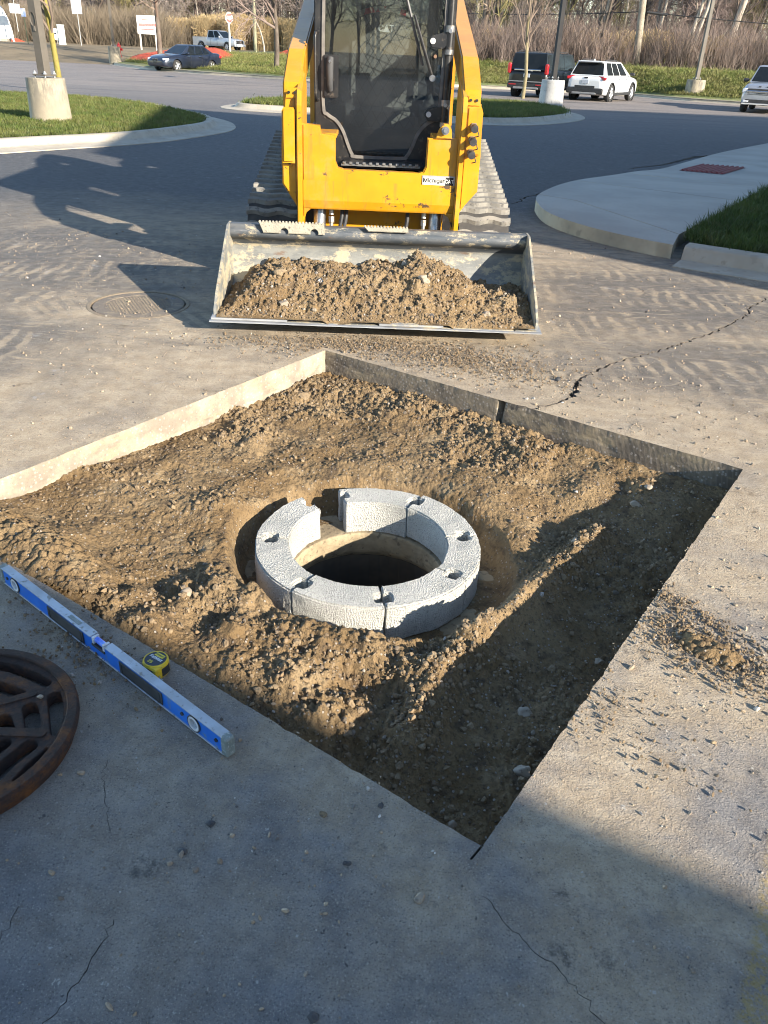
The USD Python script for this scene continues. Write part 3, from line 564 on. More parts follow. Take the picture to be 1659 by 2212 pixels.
# ------------------------------------------------------------------ kerbs, islands, sidewalk, banks
def sweep(pts, prof, closed, z_of=lot_z, nn=None):
    """prof: (distance towards the left of the line's direction, height)"""
    p = np.asarray(pts, float); n = len(p)
    d = (np.roll(p, -1, 0) - np.roll(p, 1, 0)) if closed else np.gradient(p, axis=0)
    d /= np.linalg.norm(d, axis=1)[:, None]; nn = np.c_[-d[:, 1], d[:, 0]] if nn is None else nn
    v = np.vstack([np.c_[p + nn * o, z_of((p + nn * o)[:, 1]) + z] for o, z in prof]); m = len(prof)
    f = []
    for k in range(m - 1):
        a = np.arange(n if closed else n - 1); b = (a + 1) % n; f.append(np.c_[k * n + a, k * n + b, (k + 1) * n + b, (k + 1) * n + a])
    f = np.vstack(f); f = np.vstack([f[:, [0, 1, 2]], f[:, [0, 2, 3]]])
    if not closed:
        for e in (0, n - 1):
            r = [k * n + e for k in range(m)]; f = np.vstack([f, [(r[-1], r[i], r[i + 1]) for i in range(0, m - 2)]])
    return trimesh.Trimesh(v, f, process=False)
KERB = [(0, -.05), (0, .012), (.36, .03), (.42, .06), (.46, .125), (.50, .145), (.60, .148), (.62, .14), (.62, -.05)]
def kerb(name, pts, closed, seglen, label=None, prof=KERB, m=None):
    """a poured kerb, in lengths with open joints"""
    L = LineString(list(map(tuple, pts)) + ([tuple(pts[0])] if closed else [])); n = max(1, round(L.length / seglen)); root = None
    for k in range(n):
        a, b = L.length * k / n + .006, L.length * (k + 1) / n - .006; c = max(3, int((b - a) / .18)); q = [L.interpolate(t).coords[0] for t in np.linspace(a, b, c)]
        tt = np.linspace(a, b, c); f_ = lambda t: np.array([L.interpolate(min(max(x, 0), L.length) if not closed else x % L.length).coords[0] for x in t]); dd = f_(tt + .15) - f_(tt - .15); dd /= np.linalg.norm(dd, axis=1)[:, None]; me = sweep(q, prof, False, nn=np.c_[-dd[:, 1], dd[:, 0]])
        if root is None: root = struct(name, me, m or CONC, None, 35)
        else: obj('kerb_section', me, m or CONC, root, 35)
    return root
def offset(pts, d):
    p = np.asarray(pts); t = np.roll(p, -1, 0) - np.roll(p, 1, 0); t /= np.linalg.norm(t, axis=1)[:, None]; return p + np.c_[-t[:, 1], t[:, 0]] * d
def ccw(p): return p if Polygon(p).exterior.is_ccw else p[::-1]
def tuft(seed, n=14, h=.07, w=.006, spread=.035):
    r = np.random.default_rng(seed); v, f = [], []
    for k in range(n):
        o = r.normal(0, spread, 2); a = r.uniform(0, 2 * PI); b = r.normal(0, .45, 2) * h; hh = h * r.uniform(.55, 1.15); ww = w * r.uniform(.7, 1.3)
        dx, dy = math.cos(a) * ww / 2, math.sin(a) * ww / 2; i = len(v)
        v += [(o[0] - dx, o[1] - dy, -.01), (o[0] + dx, o[1] + dy, -.01), (o[0] + b[0] * .4 + dx * .8, o[1] + b[1] * .4 + dy * .8, hh * .6), (o[0] + b[0] * .4 - dx * .8, o[1] + b[1] * .4 - dy * .8, hh * .6), (o[0] + b[0], o[1] + b[1], hh)]
        f += [(i, i + 1, i + 2), (i, i + 2, i + 3), (i + 3, i + 2, i + 4)]
    return trimesh.Trimesh(v, f, process=False)
def points_in(poly, n, rng):
    import shapely
    x0, y0, x1, y1 = poly.bounds; q = np.c_[rng.uniform(x0, x1, n), rng.uniform(y0, y1, n)]; return q[shapely.contains_xy(poly, q[:, 0], q[:, 1])]
TUFT_S = [tuft(i, 16, .06, .007, .035) for i in range(4)]
TUFT_M = [tuft(10 + i, 20, .10, .012, .07) for i in range(4)]
TUFT_L = [tuft(20 + i, 24, .085, .020, .16) for i in range(4)]

def island(kerb_pts, name, seg, dens, tufts, label, dome=.06):
    p = ccw(spline(kerb_pts, 10, True)); kerb('kerb', p, True, seg * 1.5)
    inner = Polygon(offset(p, .60)).buffer(0); mb = MB()
    v, f = trimesh.creation.triangulate_polygon(inner.simplify(.05), engine='earcut'); mb.add(np.c_[v, lot_z(v[:, 1]) + .125], f)
    s = struct('island_turf', mb, TURF)
    r = np.random.default_rng(len(kerb_pts)); q = points_in(inner.buffer(-.04), int(dens * inner.envelope.area), r)
    scatter('grass', tufts, np.c_[q, lot_z(q[:, 1]) + .125], r.uniform(.75, 1.35, len(q)), r, GRASS, label, 'grass', tilt=.2)
    return inner
ISL_L = [(-5.98, 12.92), (-5.26, 13.9), (-4.68, 14.65), (-4.18, 15.6), (-3.78, 16.85), (-3.52, 18.1), (-3.62, 19.3), (-4.1, 20.7), (-5.2, 22.4), (-6.7, 24.3), (-8.6, 25.6), (-11.5, 26.0), (-17, 25.0), (-24, 21.5), (-26, 16), (-22, 10), (-14, 7.4), (-9.2, 8.9), (-7.2, 11.2)]
island(ISL_L, 'left', 3.2, 130, TUFT_S, 'mown grass on the kerbed island round the left light pole')
ISL_R = [(-5.2, 25.7), (-4.7, 24.6), (-3.1, 24.1), (0, 23.5), (2.0, 23.1), (3.5, 23.8), (5.0, 26.0), (5.75, 28.2), (5.7, 31), (4.2, 33.6), (0, 32.6), (-3, 29.8), (-4.8, 27.6)]
island(ISL_R, 'right', 3.0, 100, TUFT_M, 'grass on the kerbed island behind the track loader')

# the sidewalk corner on the right
SW = [(9.8, 22.6), (8.96, 21.5), (6.72, 18.4), (5.2, 16.0), (4.4, 14.75), (3.75, 14.1), (2.75, 12.55), (2.05, 11.25), (1.68, 10.35), (1.60, 9.65), (1.66, 9.05), (1.92, 8.45), (2.28, 7.98), (2.56, 7.72)]
swe = spline(SW, 8); SWP = Polygon(np.vstack([swe, [(2.77, 8.25), (4.16, 10.5), (5.26, 12.27), (8.0, 16.6), (10.6, 20.8)]])).buffer(0)
def walk_z(y): return lot_z(y) + .012 + .115 * sstep(14.3, 11.2, y)
cuts = [((2.05, 12.35), (2.46, 12.0), (3.08, 11.45), (4.56, 10.45), (6, 9.4)), ((3.3, 14.2), (4.4, 13.1), (5.6, 12.0)), ((2.9, 6.5), (2.80, 8.2), (2.1, 10.1), (1.2, 10.9)), ((5.2, 17.2), (7.6, 15.2)), ((7.6, 20.6), (9.8, 18.6))]
pieces = [SWP]
for c_ in cuts:
    blade = LineString(c_).buffer(.007); pieces = [g for q in pieces for g in (lambda d: list(d.geoms) if hasattr(d, 'geoms') else [d])(q.difference(blade)) if g.area > .02]
sw = None
for q in pieces:
    bands = [q.intersection(sbox(-1, y0, 14, y1)) for y0, y1 in ((0, 11.2), (11.2, 12), (12, 12.8), (12.8, 13.6), (13.6, 14.3), (14.3, 30))]
    mb = MB()
    for b in bands:
        if b.is_empty or b.area < 1e-4: continue
        t = flat(b); v = np.array(t.vertices); v[:, 2] = walk_z(v[:, 1]); mb.add(v, np.array(t.faces))
    c = np.array(q.exterior.coords); nn = len(c); top = walk_z(c[:, 1]); out = Polygon(c).exterior
    mid = np.array(Polygon(c).centroid.coords[0]); v = np.vstack([np.c_[c, top], np.c_[c, lot_z(c[:, 1]) - .06]]); mb.add(v, np.array([(i, nn + i, nn + i + 1, i + 1) for i in range(nn - 1)]))
    mb2 = MB(); mb2.add(v, np.array([(i, nn + i, nn + i + 1, i + 1) for i in range(nn - 1)])); mb.v.pop(); mb.f.pop()
    if sw is None: sw = struct('sidewalk', mb, WALK)
    else: obj('sidewalk_slab', mb, WALK, sw)
    obj('kerb_face', mb2, CONCD, sw)
# kerb along the lawn, with its gutter
KB = [(2.62, 7.62), (3.04, 7.36), (3.6, 7.03), (4.6, 6.42), (6.0, 5.5), (8.0, 4.1), (9.6, 3.0)]
KERB2 = [(-.28, -.05), (-.28, .008), (0, .02), (.035, .12), (.06, .138), (.20, .142), (.215, .13), (.215, -.05)]
kerb('kerb', spline(KB, 6), False, 3.4, prof=KERB2)
LAWN = Polygon([(2.80, 8.2), (2.83, 7.75), (3.2, 7.52), (3.75, 7.2), (4.75, 6.58), (6.15, 5.66), (8.15, 4.26), (9.35, 3.3), (9.2, 4), (7.6, 12.0), (8.8, 12.0), (10.3, 18.5), (10.6, 20.75), (8.0, 16.55), (5.28, 12.2), (4.18, 10.44)]).buffer(0)
struct('lawn', flat(LAWN).apply_translation([0, 0, .118]), TURF)
r = np.random.default_rng(3); q = points_in(LAWN.buffer(-.01), 52000, r); q = q[q[:, 0] < 7.5]
scatter('grass', [tuft(30 + i, 14, .085, .0055, .03) for i in range(4)], np.c_[q, np.full(len(q), .118)], r.uniform(.7, 1.4, len(q)), r, GRASSD, 'dark shaded lawn in the corner beside the sidewalk', 'grass', tilt=.25)
# tactile paving: a red cast plate with raised bars
RED = mat('red_tactile', (.25, .065, .065), (.20, .055, .055), 8, .75, .3, 60, .003, world=True)
tp = [np.array(q) for q in ((4.68, 14.62), (5.42, 15.72), (6.14, 15.52), (5.32, 14.32))]
t = thing('tactile_plate', 'red ribbed tactile plate set in the sidewalk ramp at right', 'tactile plate')
base = Polygon(tp); me = flat(base); v = np.array(me.vertices); v[:, 2] = walk_z(v[:, 1]) + .006; obj('plate', trimesh.Trimesh(v, me.faces, process=False), RED, t)
for k in range(9):
    u = (k + .5) / 9; a, b = tp[0] + (tp[3] - tp[0]) * u, tp[1] + (tp[2] - tp[1]) * u
    obj('raised_bar', MB().tube([(*(a + (b - a) * .04), float(walk_z(a[1])) + .008), (*(a + (b - a) * .96), float(walk_z(b[1])) + .008)], .022, 6), RED, t)

# the grass bank behind the car park
KL = [tuple(G(*Z3(*q))[:2]) for q in ((1490, 570), (1200, 550), (920, 525), (280, 490), (60, 478))]
KLINE = np.array(sorted([(60, 26.), (34, 36.5), (22, 40.0)] + KL + [(-2.5, 48.8), (-7.0, 50.5), (-11.5, 53.2), (-16.5, 58.0), (-20.5, 64.5), (-23.0, 72.), (-23.6, 82.)]))
def yk(x): return np.interp(x, KLINE[:, 0], KLINE[:, 1])
def bank_h(x, t):
    hi = np.interp(x, [-24, -18, -8, 4, 14, 60], [.55, .70, .85, 1.12, 1.12, 1.1]); wid = np.interp(x, [-24, -8, 4], [26, 16, 6.5]); return .14 + hi * sstep(0, 1, t / wid)
bx = np.linspace(-23.6, 60, 170); bt = np.array([0, .2, .5, 1, 1.7, 2.5, 3.5, 4.5, 6, 8, 11, 15, 20, 28, 40, 60])
X, T = np.meshgrid(bx, bt, indexing='ij'); Y = yk(X) + T; Zb = lot_z(yk(X)) + bank_h(X, T) + .10 * (meshkit.fbm(np.stack([X * .5, Y * .5, 0 * X], -1), 3, 4) - .5) * sstep(0, 1.5, T)
n0, n1 = X.shape; i = np.arange(n0 * n1).reshape(n0, n1); f = np.stack([i[:-1, :-1], i[1:, :-1], i[1:, 1:], i[:-1, 1:]], -1).reshape(-1, 4)
bank = trimesh.Trimesh(np.c_[X.ravel(), Y.ravel(), Zb.ravel()], np.vstack([f[:, [0, 1, 2]], f[:, [0, 2, 3]]]), process=False)
TURFB = mat('bank_turf', (.15, .175, .048), (.20, .19, .075), .9, .95, .9, 12, .05, c3=(.10, .12, .035), world=True)
struct('grass_bank', bank, TURFB, smooth=True)
def bank_z(x, y): return lot_z(yk(x)) + bank_h(x, y - yk(x))
KERB3 = [(-.30, -.05), (-.30, .01), (0, .02), (.03, .12), (.06, .15), (.2, .155), (.2, -.05)]
kerb('kerb', np.c_[bx, yk(bx)][:165], False, 6, prof=KERB3)
r = np.random.default_rng(8); n = 42000; gx = r.uniform(-23.4, 34, n); gt = r.uniform(.25, 1, n) ** 1.4 * np.interp(gx, [-24, -8, 4], [26, 15, 9]); gy = yk(gx) + gt
scatter('grass', TUFT_L, np.c_[gx, gy, bank_z(gx, gy) - .01], r.uniform(.6, 1.25, n), r, grassmat('bank_grass', (.135, .165, .040), (.19, .185, .062), (.26, .21, .10), .5), 'spring grass on the bank behind the parked cars', 'grass', tilt=.3)

# the ground beyond, to the horizon
gx = np.concatenate([np.linspace(-500, -130, 12), np.linspace(-120, 110, 60), np.linspace(130, 500, 12)]); gy = np.concatenate([np.linspace(-300, -46, 8), [-45.5], np.linspace(16, 46, 4), np.linspace(50, 200, 60), np.linspace(220, 900, 18)])
def ground_z(x, y):
    z = -.35 + .95 * sstep(60, 84, y) + .012 * np.maximum(0, y - 120) + .5 * sstep(90, 140, np.abs(x)) ; return z + .35 * (meshkit.fbm(np.stack([x * .06, y * .06, 0 * x], -1), 3, 14) - .5) * sstep(60, 90, y)
X, Y = np.meshgrid(gx, gy, indexing='ij'); Z = ground_z(X, Y); n0, n1 = X.shape; i = np.arange(n0 * n1).reshape(n0, n1)
f = np.stack([i[:-1, :-1], i[1:, :-1], i[1:, 1:], i[:-1, 1:]], -1).reshape(-1, 4); cxy = np.c_[X.ravel(), Y.ravel()][f].mean(1)
f = f[~((np.abs(cxy[:, 0]) < 118) & (cxy[:, 1] > -46) & (cxy[:, 1] < 62) & (cxy[:, 0] < 88))]
struct('ground', trimesh.Trimesh(np.c_[X.ravel(), Y.ravel(), Z.ravel()], np.vstack([f[:, [0, 1, 2]], f[:, [0, 2, 3]]]), process=False), MEADOW, smooth=True)
def gnd_z(x, y):
    x, y = np.asarray(x, float), np.asarray(y, float); t = y - yk(x)
    b = np.where((x > -23.6) & (x < 60) & (t > 0) & (t < 60), bank_z(x, y), -9); return np.maximum(np.where(y > 60, ground_z(x, y), -9), np.where(b > -8, b, np.where(y > 60, -9, lot_z(y))))

# far left: a verge with kerb, lawn and red mulch beds; the drive of the far pickup
VK = [(-95, 80.), (-60, 86.0), (-44, 90.5), (-37, 95), (-33.5, 101), (-31, 107)]
vk = spline(VK, 8); kerb('kerb', vk, False, 8, prof=KERB3)
t_ = [0.2, .6, 1.2, 3, 6, 10, 18, 40]; hh = [.15, .16, .22, .42, .66, .80, .85, .8]
nv = len(vk); V = np.vstack([np.c_[vk + np.array([-.15, 1.0]) * t, lot_z(vk[:, 1]) + h] for t, h in zip(t_, hh)]); a = np.arange(nv - 1); f = np.vstack([np.c_[k * nv + a, k * nv + a + 1, (k + 1) * nv + a + 1, (k + 1) * nv + a] for k in range(len(t_) - 1)])
struct('verge', trimesh.Trimesh(V, np.vstack([f[:, [0, 1, 2]], f[:, [0, 2, 3]]]), process=False), TURFB, smooth=True)
def verge_z(x, y): return float(lot_z(np.interp(x, vk[:, 0], vk[:, 1]))) + float(np.interp(y - np.interp(x, vk[:, 0], vk[:, 1]), t_, hh))
def bed(name, outline, zf, label, dz=.05, dome=.22):
    pg = Polygon(spline(outline, 6, True)).buffer(0); x0, y0, x1, y1 = pg.bounds; st_ = max(x1 - x0, y1 - y0) / 60; xs, ys = np.arange(x0 - st_, x1 + st_, st_), np.arange(y0 - st_, y1 + st_, st_)
    import shapely
    X, Y = np.meshgrid(xs, ys, indexing='ij'); q = np.c_[X.ravel(), Y.ravel()]; ds = shapely.distance(shapely.points(q), pg.exterior); ins = shapely.contains_xy(pg, q[:, 0], q[:, 1])
    z = np.array([float(zf(a_, b_)) for a_, b_ in q]) + np.where(ins, dz + dome * sstep(0, 1.4, ds) + .10 * (meshkit.fbm(np.c_[q * 2.5, 0 * ds], 3, 5) - .5), -.15)
    i = np.arange(len(q)).reshape(X.shape); f = np.stack([i[:-1, :-1], i[1:, :-1], i[1:, 1:], i[:-1, 1:]], -1).reshape(-1, 4); f = f[ins[f].any(1)]
    me = trimesh.Trimesh(np.c_[q, z], np.vstack([f[:, [0, 1, 2]], f[:, [0, 2, 3]]]), process=False); me.remove_unreferenced_vertices()
    return obj(name, me, MULCH, None, False, label, 'mulch bed', None, 'stuff')
bed('mulch_bed', [(-22.6, 74), (-19.5, 67.5), (-15.5, 64.5), (-12.5, 66), (-13.5, 72), (-16, 82), (-20.5, 84)], lambda x, y: bank_z(x, y), 'red mulch bed on the grass point behind the dark sedan and the hydrant', dome=.3)
bed('mulch_bed', [(-11, 78), (-7, 74), (-2, 74), (-1, 80), (-6, 84)], lambda x, y: bank_z(x, y), 'low red mulch patch in front of the silver pickup', dome=.3)
bed('mulch_bed', [(-80, 88.5), (-62, 88), (-46, 92.5), (-40.5, 97), (-42, 101), (-52, 101), (-66, 99), (-80, 98)], verge_z, 'broad red mulch bed on the far left verge below the white sign', dome=.5)
# ------------------------------------------------------------------ ring of radial blocks and the shaft under it
def blockmat():
    g = NG('split_concrete_block'); p = g.pos()
    n = g.noise(p, 130, 4, .75); col = g.mix(g.mr(g.noise(p, 7, 4, .6), .35, .65), (.44, .435, .395), (.52, .51, .465)); col = g.mix(g.mr(n, .50, .66, 0, .8), col, (.22, .22, .20))
    return g.pbr(col, .95, g.bump(g.m('add', g.noise(p, 150, 4, .85), g.m('multiply', g.vor(p, 170), 1.2)), 1.0, .006), specular_ior_level=.2)
BLOCK = blockmat()
SHAFTM = mat('old_shaft_concrete', (.30, .24, .15), (.20, .155, .095), 9, .92, .8, 50, .008, c3=(.13, .10, .065), world=True)
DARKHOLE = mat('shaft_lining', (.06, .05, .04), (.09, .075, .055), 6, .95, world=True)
R0, R1, BH = .328, .468, .152
def block(a0, a1, seed):
    a0, a1 = math.radians(a0) + .006, math.radians(a1) - .006; t = np.linspace(a0, a1, 22)
    poly = Polygon(np.vstack([np.c_[np.cos(t), np.sin(t)] * R1, (np.c_[np.cos(t), np.sin(t)] * R0)[::-1]]))
    rm = (R0 + R1) / 2 + .008
    for a, s in ((a0, -1), (a1, 1)):
        c = np.array([math.cos(a), math.sin(a)]) * rm; d = np.array([-math.sin(a), math.cos(a)]) * s; rr = np.array([math.cos(a), math.sin(a)])
        poly = poly.difference(Polygon([c + rr * .030 + d * .05, c + rr * .026 - d * .024, c + rr * .012 - d * .030, c - rr * .012 - d * .030, c - rr * .026 - d * .024, c - rr * .030 + d * .05]).buffer(.002))
    poly = poly.buffer(-.005).buffer(.005)
    cs = manifold3d.CrossSection([np.array(poly.exterior.coords)[:-1]], manifold3d.FillRule.EvenOdd); parts = []
    lo, hi = manifold3d.Manifold.extrude(cs, BH - .006).translate([0, 0, 0]), None
    m = manifold3d.Manifold.extrude(cs, BH - .008); top = manifold3d.Manifold.extrude(cs.offset(-.005, manifold3d.JoinType.Round), .008).translate([0, 0, BH - .0081]); m = (m + top).refine_to_length(.0085)
    me = m.to_mesh(); tm = trimesh.Trimesh(me.vert_properties[:, :3], me.tri_verts, process=True); tm = rough(tm, .0022, 120, seed, 2); tm = rough(tm, .004, 14, seed + 9, 2)
    tm.apply_transform(trimesh.transformations.rotation_matrix(np.random.default_rng(seed).normal(0, .008), [math.cos(a0), math.sin(a0), 0])); return tm
J = [('upper left block, its notched end facing the gap', 131.8, 181.2), ('left block in full sun', 181.2, 234.0), ('front left block facing the camera', 234.0, 280.0), ('front right block half in the shade of the soil', 280.0, 327.0), ('right block at the end of the ridge', 327.0, 370.3), ('far right block, its inner face shaded', 10.3, 60.3), ('far block right of the open gap', 60.3, 110.0)]
for i, (lab, a0, a1) in enumerate(J):
    m = block(a0, a1, 300 + i); dz = [0, -.004, .002, .003, -.002, .001, -.003][i]; m.apply_translation([RING[0], RING[1], RING_TOP - BH + dz])
    obj('concrete_block', m, BLOCK, None, 30, lab + ' of the curved pale concrete blocks', 'concrete block', 'curved blocks ringing the shaft')
sh_t = struct('manhole_shaft', rough(revolve([(.60, -.40), (.60, -.336), (.340, -.336), (.322, -.340), (.316, -.350), (.318, -.43), (.345, -.47)], 96).apply_translation([RING[0], RING[1], 0]), .004, 25, 4), SHAFTM, None, 30)
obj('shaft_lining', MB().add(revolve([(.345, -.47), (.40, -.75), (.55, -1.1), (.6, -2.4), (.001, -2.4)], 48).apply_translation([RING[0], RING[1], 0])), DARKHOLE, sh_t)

# ------------------------------------------------------------------ the blue spirit level
BLUE = mat('scuffed_blue', (.010, .13, .55), (.02, .17, .62), 8, .42, .1, 50, .002, c3=(.10, .20, .38))
ALU = mat('dusty_aluminium', (.46, .50, .55), (.36, .38, .40), 9, .5, .25, 90, .002, c3=(.22, .21, .19), metallic=.35)
BLACKP = mat('black_plastic', (.022, .023, .025), (.05, .05, .05), 12, .5, .15, 60, .002)
GREYCAP = mat('grey_end_cap', (.14, .17, .16), (.22, .24, .22), 30, .55, .3, 70, .003, c3=(.42, .45, .42))
WHITEP = mat('white_vial_ring', (.62, .63, .64), (.5, .5, .5), 20, .4)
VIAL = mat('vial_fluid', (.42, .46, .50), (.32, .36, .40), 30, .15)
VBLUE = mat('vial_lens', (.06, .16, .75), (.25, .4, .85), 30, .15)
pn, pf = G(493, 1641, 0), G(3.6, 1257, 0); L_ = np.linalg.norm(pf - pn); yaw = math.degrees(math.atan2(*(pf - pn)[[1, 0]]))
lv = thing('spirit_level', 'long scuffed blue box level lying on the pavement along the near edge of the pit', 'spirit level', (pn[0], pn[1], .004), yaw)
# local: x from the near end to the far end, y across (the lettered face at y = 0 looks to the camera: minus y is away from it)
H_, T_ = .062, .026
s_ = 1 if True else -1                       # the far side of the level is at y < 0
def lbox(x0, x1, y0, y1, z0, z1, bev=.0012): return rbox((x1 - x0, y1 - y0, z1 - z0), bev).apply_translation([(x0 + x1) / 2, (y0 + y1) / 2, (z0 + z1) / 2])
cv = L_ * .5; cav = [(cv - .03, cv + .03)]
body = manifold3d.Manifold.cube([L_ - .05, T_ - .004, H_ - .008]).translate([.025, -T_ + .002, .004])
for xx, rr in ((.135, .0235), (L_ - .10, .0235)): body -= manifold3d.Manifold.cylinder(.2, rr, rr, 32).rotate([90, 0, 0]).translate([xx, .1, .031])
body -= manifold3d.Manifold.cube([.066, .1, .03]).translate([cv - .033, -.06, H_ - .026])
obj('body', body, BLUE, lv)
for nm, z0, z1 in (('top_flange', H_ - .004, H_), ('bottom_flange', 0, .0045)):
    if nm == 'top_flange':
        for a, b in ((.02, cv - .036), (cv + .036, L_ - .02)): obj(nm, lbox(a, b, -T_ - .001, .001, z0, z1, .0008), ALU, lv)
    else: obj(nm, lbox(.02, L_ - .02, -T_ - .001, .001, z0, z1, .0008), ALU, lv)
for a, b in ((0, .0265), (L_ - .0265, L_)): obj('end_cap', lbox(a, b, -T_ - .0015, .0015, .0, H_ + .0005, .004), GREYCAP, lv)
for xx in (.135, L_ - .10):
    ring = MB().add(revolve([(.0155, -.0145), (.0155, .0015), (.0175, .0025), (.022, .0025), (.0232, 0), (.0232, -.0145), (.0155, -.0145)], 36, 'y').apply_translation([xx, 0, .031])); rg = obj('vial_window', ring, WHITEP, lv, 40)
    obj('gasket', MB().add(revolve([(.0228, -.002), (.0228, .0012), (.0262, .0012), (.0262, -.002)], 36, 'y').apply_translation([xx, .0005, .031])), BLACKP, rg); obj('vial', MB().tube([(xx, -.012, .014), (xx, -.012, .048)], .008, 14), VIAL, rg)
    obj('back_plate', MB().box((xx, -.0185, .031), (.04, .003, .04)), WHITEP, rg)
for a, b, kk in ((.27, .47, 0), (L_ - .50, L_ - .30, 1)):
    gp = obj('grip_panel', lbox(a, b, -.001, .0018, .010, H_ - .010, .0015), BLACKP, lv); obj('grip_rim', MB().box(((a + b) / 2, .002, .0135), (b - a - .02, .002, .003)).box(((a + b) / 2, .002, H_ - .0135), (b - a - .02, .002, .003)).box((a + .012, .002, H_ / 2), (.004, .002, .036)).box((b - .012, .002, H_ / 2), (.004, .002, .036)), BLACKP, gp)
obj('centre_window', lbox(cv - .033, cv + .033, -T_ + .001, .0015, H_ - .030, H_ - .022, .001), BLACKP, lv)
w2 = obj('centre_vial', MB().tube([(cv - .024, -.0125, H_ - .011), (cv + .024, -.0125, H_ - .011)], .009, 16), VBLUE, lv, 40)
for k in (-1, 1): obj('vial_clip', lbox(cv + k * .027 - .0045, cv + k * .027 + .0045, -T_ + .003, -.001, H_ - .024, H_ + .0005, .001), WHITEP, w2)
obj('sight_slot', lbox(L_ - .47, L_ - .41, -T_ + .006, -.006, H_ - .001, H_ + .0008, .0003), GREYCAP, lv)
for xx in (.045, .185, L_ - .05): obj('hang_hole', MB().add(revolve([(.001, .001), (.0055, .001), (.0055, -.003), (.001, -.003)], 20, 'y').apply_translation([xx, .001, .034])), BLACKP, lv)

# ------------------------------------------------------------------ tape measure
YEL = mat('yellow_plastic', (.72, .50, .02), (.62, .42, .015), 20, .35, c3=(.45, .33, .05)); RUBBER = mat('black_rubber', (.016, .017, .018), (.035, .033, .03), 15, .7, .2, 80, .002)
NAVY = mat('dark_label', (.012, .018, .03), (.02, .025, .035), 20, .35); LETW = mat('label_white', (.62, .64, .66)); LETY = mat('label_yellow', (.68, .56, .06))
tc = G(338, 1438, .022)
tp_ = thing('tape_measure', 'black and yellow tape measure standing against the blue level at the pit edge', 'tape measure', (tc[0], tc[1], .002), -32)
a = np.linspace(0, 2 * PI, 48, endpoint=False); outl = np.c_[.037 * np.cos(a), .037 * np.sin(a)]; outl[(outl[:, 1] < 0), 1] *= 1.02; shape = Polygon(outl).union(sbox(-.005, -.037, .037, .0)).buffer(-.006).buffer(.006)
def rprism(poly, z0, z1, e):
    cs = lambda d: manifold3d.CrossSection([np.array(poly.buffer(-d).exterior.coords)[:-1]], manifold3d.FillRule.EvenOdd)
    return manifold3d.Manifold.batch_hull([manifold3d.Manifold.extrude(cs(e), z1 - z0).translate([0, 0, z0]), manifold3d.Manifold.extrude(cs(0.00001), z1 - z0 - 2 * e).translate([0, 0, z0 + e])])
obj('case', rprism(shape, 0, .044, .004), YEL, tp_, 30)
obj('rubber_grip', rprism(shape.intersection(sbox(-.05, -.05, .024, .004)).buffer(.0012), .001, .040, .003), RUBBER, tp_, 30)
obj('rubber_nose', rprism(shape.intersection(sbox(.022, -.012, .05, .02)).buffer(.0012), .004, .036, .003), RUBBER, tp_, 30)
lb = obj('label_disc', MB().add(revolve([(.0005, .0462), (.030, .0462), (.0315, .0452), (.0315, .043), (.0005, .043)], 40)), NAVY, tp_, 30)
obj('label_rim', MB().add(revolve([(.0315, .043), (.0315, .0466), (.0345, .0462), (.036, .0435)], 48)), YEL, tp_, 30)
def tx(s, h, o, mtl, rz=0, bold=True): m = text(s, h, .0006, bold); return obj('lettering', place(m, o, (math.cos(rz), math.sin(rz), 0), (-math.sin(rz), math.cos(rz), 0)), mtl, lb)
obj('brand_plate', MB().prism(sbox(-.0145, .0125, .0145, .0215).buffer(.002), .0463, .0468), LETY, lb)
tx('STANLEY', .0050, (0, .017, .0468), NAVY); tx('FatMax', .0100, (0, .0035, .0463), LETW); tx('25', .0095, (-.004, -.0165, .0463), LETY)
obj('hook', MB().box((.0395, -.026, .012), (.003, .003, .014)).box((.043, -.026, .006), (.008, .014, .0012)), ALU, tp_)

# ------------------------------------------------------------------ the rusty cast grate
def rustmat(name, a, b, c, d):
    g = NG(name); p = g.pos(); n = g.noise(p, 11, 7, .76); col = g.ramp(n, [(0, a), (.42, a), (.5, b), (.58, c), (.68, d), (1, d)]); col = g.mix(g.mr(g.noise(p, 90, 3, .7), .55, .7, 0, .6), col, (.035, .025, .02))
    return g.pbr(col, .75, g.bump(g.m('add', g.noise(p, 120, 5, .8), g.noise(p, 30, 5, .75)), 1.0, .014), metallic=.15, specular_ior_level=.4)
RUST = rustmat('rusty_iron', (.050, .034, .029), (.085, .046, .033), (.16, .066, .026), (.26, .105, .032))
gt_z = .058
q = [G(178, 1556, gt_z * .55)[:2], G(0, 1413, gt_z)[:2], G(95, 1455, gt_z)[:2], G(165, 1510, gt_z)[:2]]
A_ = np.c_[2 * np.array(q), np.ones(len(q))]; sol = np.linalg.lstsq(A_, (np.array(q) ** 2).sum(1), rcond=None)[0]
GC = np.array([-1.085, 1.470]); GR = .315
cc = Point(*GC)
def zg(x, y): return G(x * .3164 * .54861, (2560 + y * .3164) * .54861, gt_z)[:2]
slots = []
for pts, w in ((((690, 560), (735, 960)), .046), (((368, 690), (400, 900)), .040), (((30, 850), (60, 960)), .045), (((-20, 165), (170, 200), (420, 300), (560, 375)), .032), (((-160, 380), (40, 440), (230, 520)), .036), (((710, 1160), (400, 1420), (60, 1790)), .036), (((360, 1160), (120, 1350), (-90, 1560)), .040), (((40, 1130), (-150, 1290)), .036)):
    slots.append(LineString([zg(*p_) for p_ in pts]).buffer(w / 2))
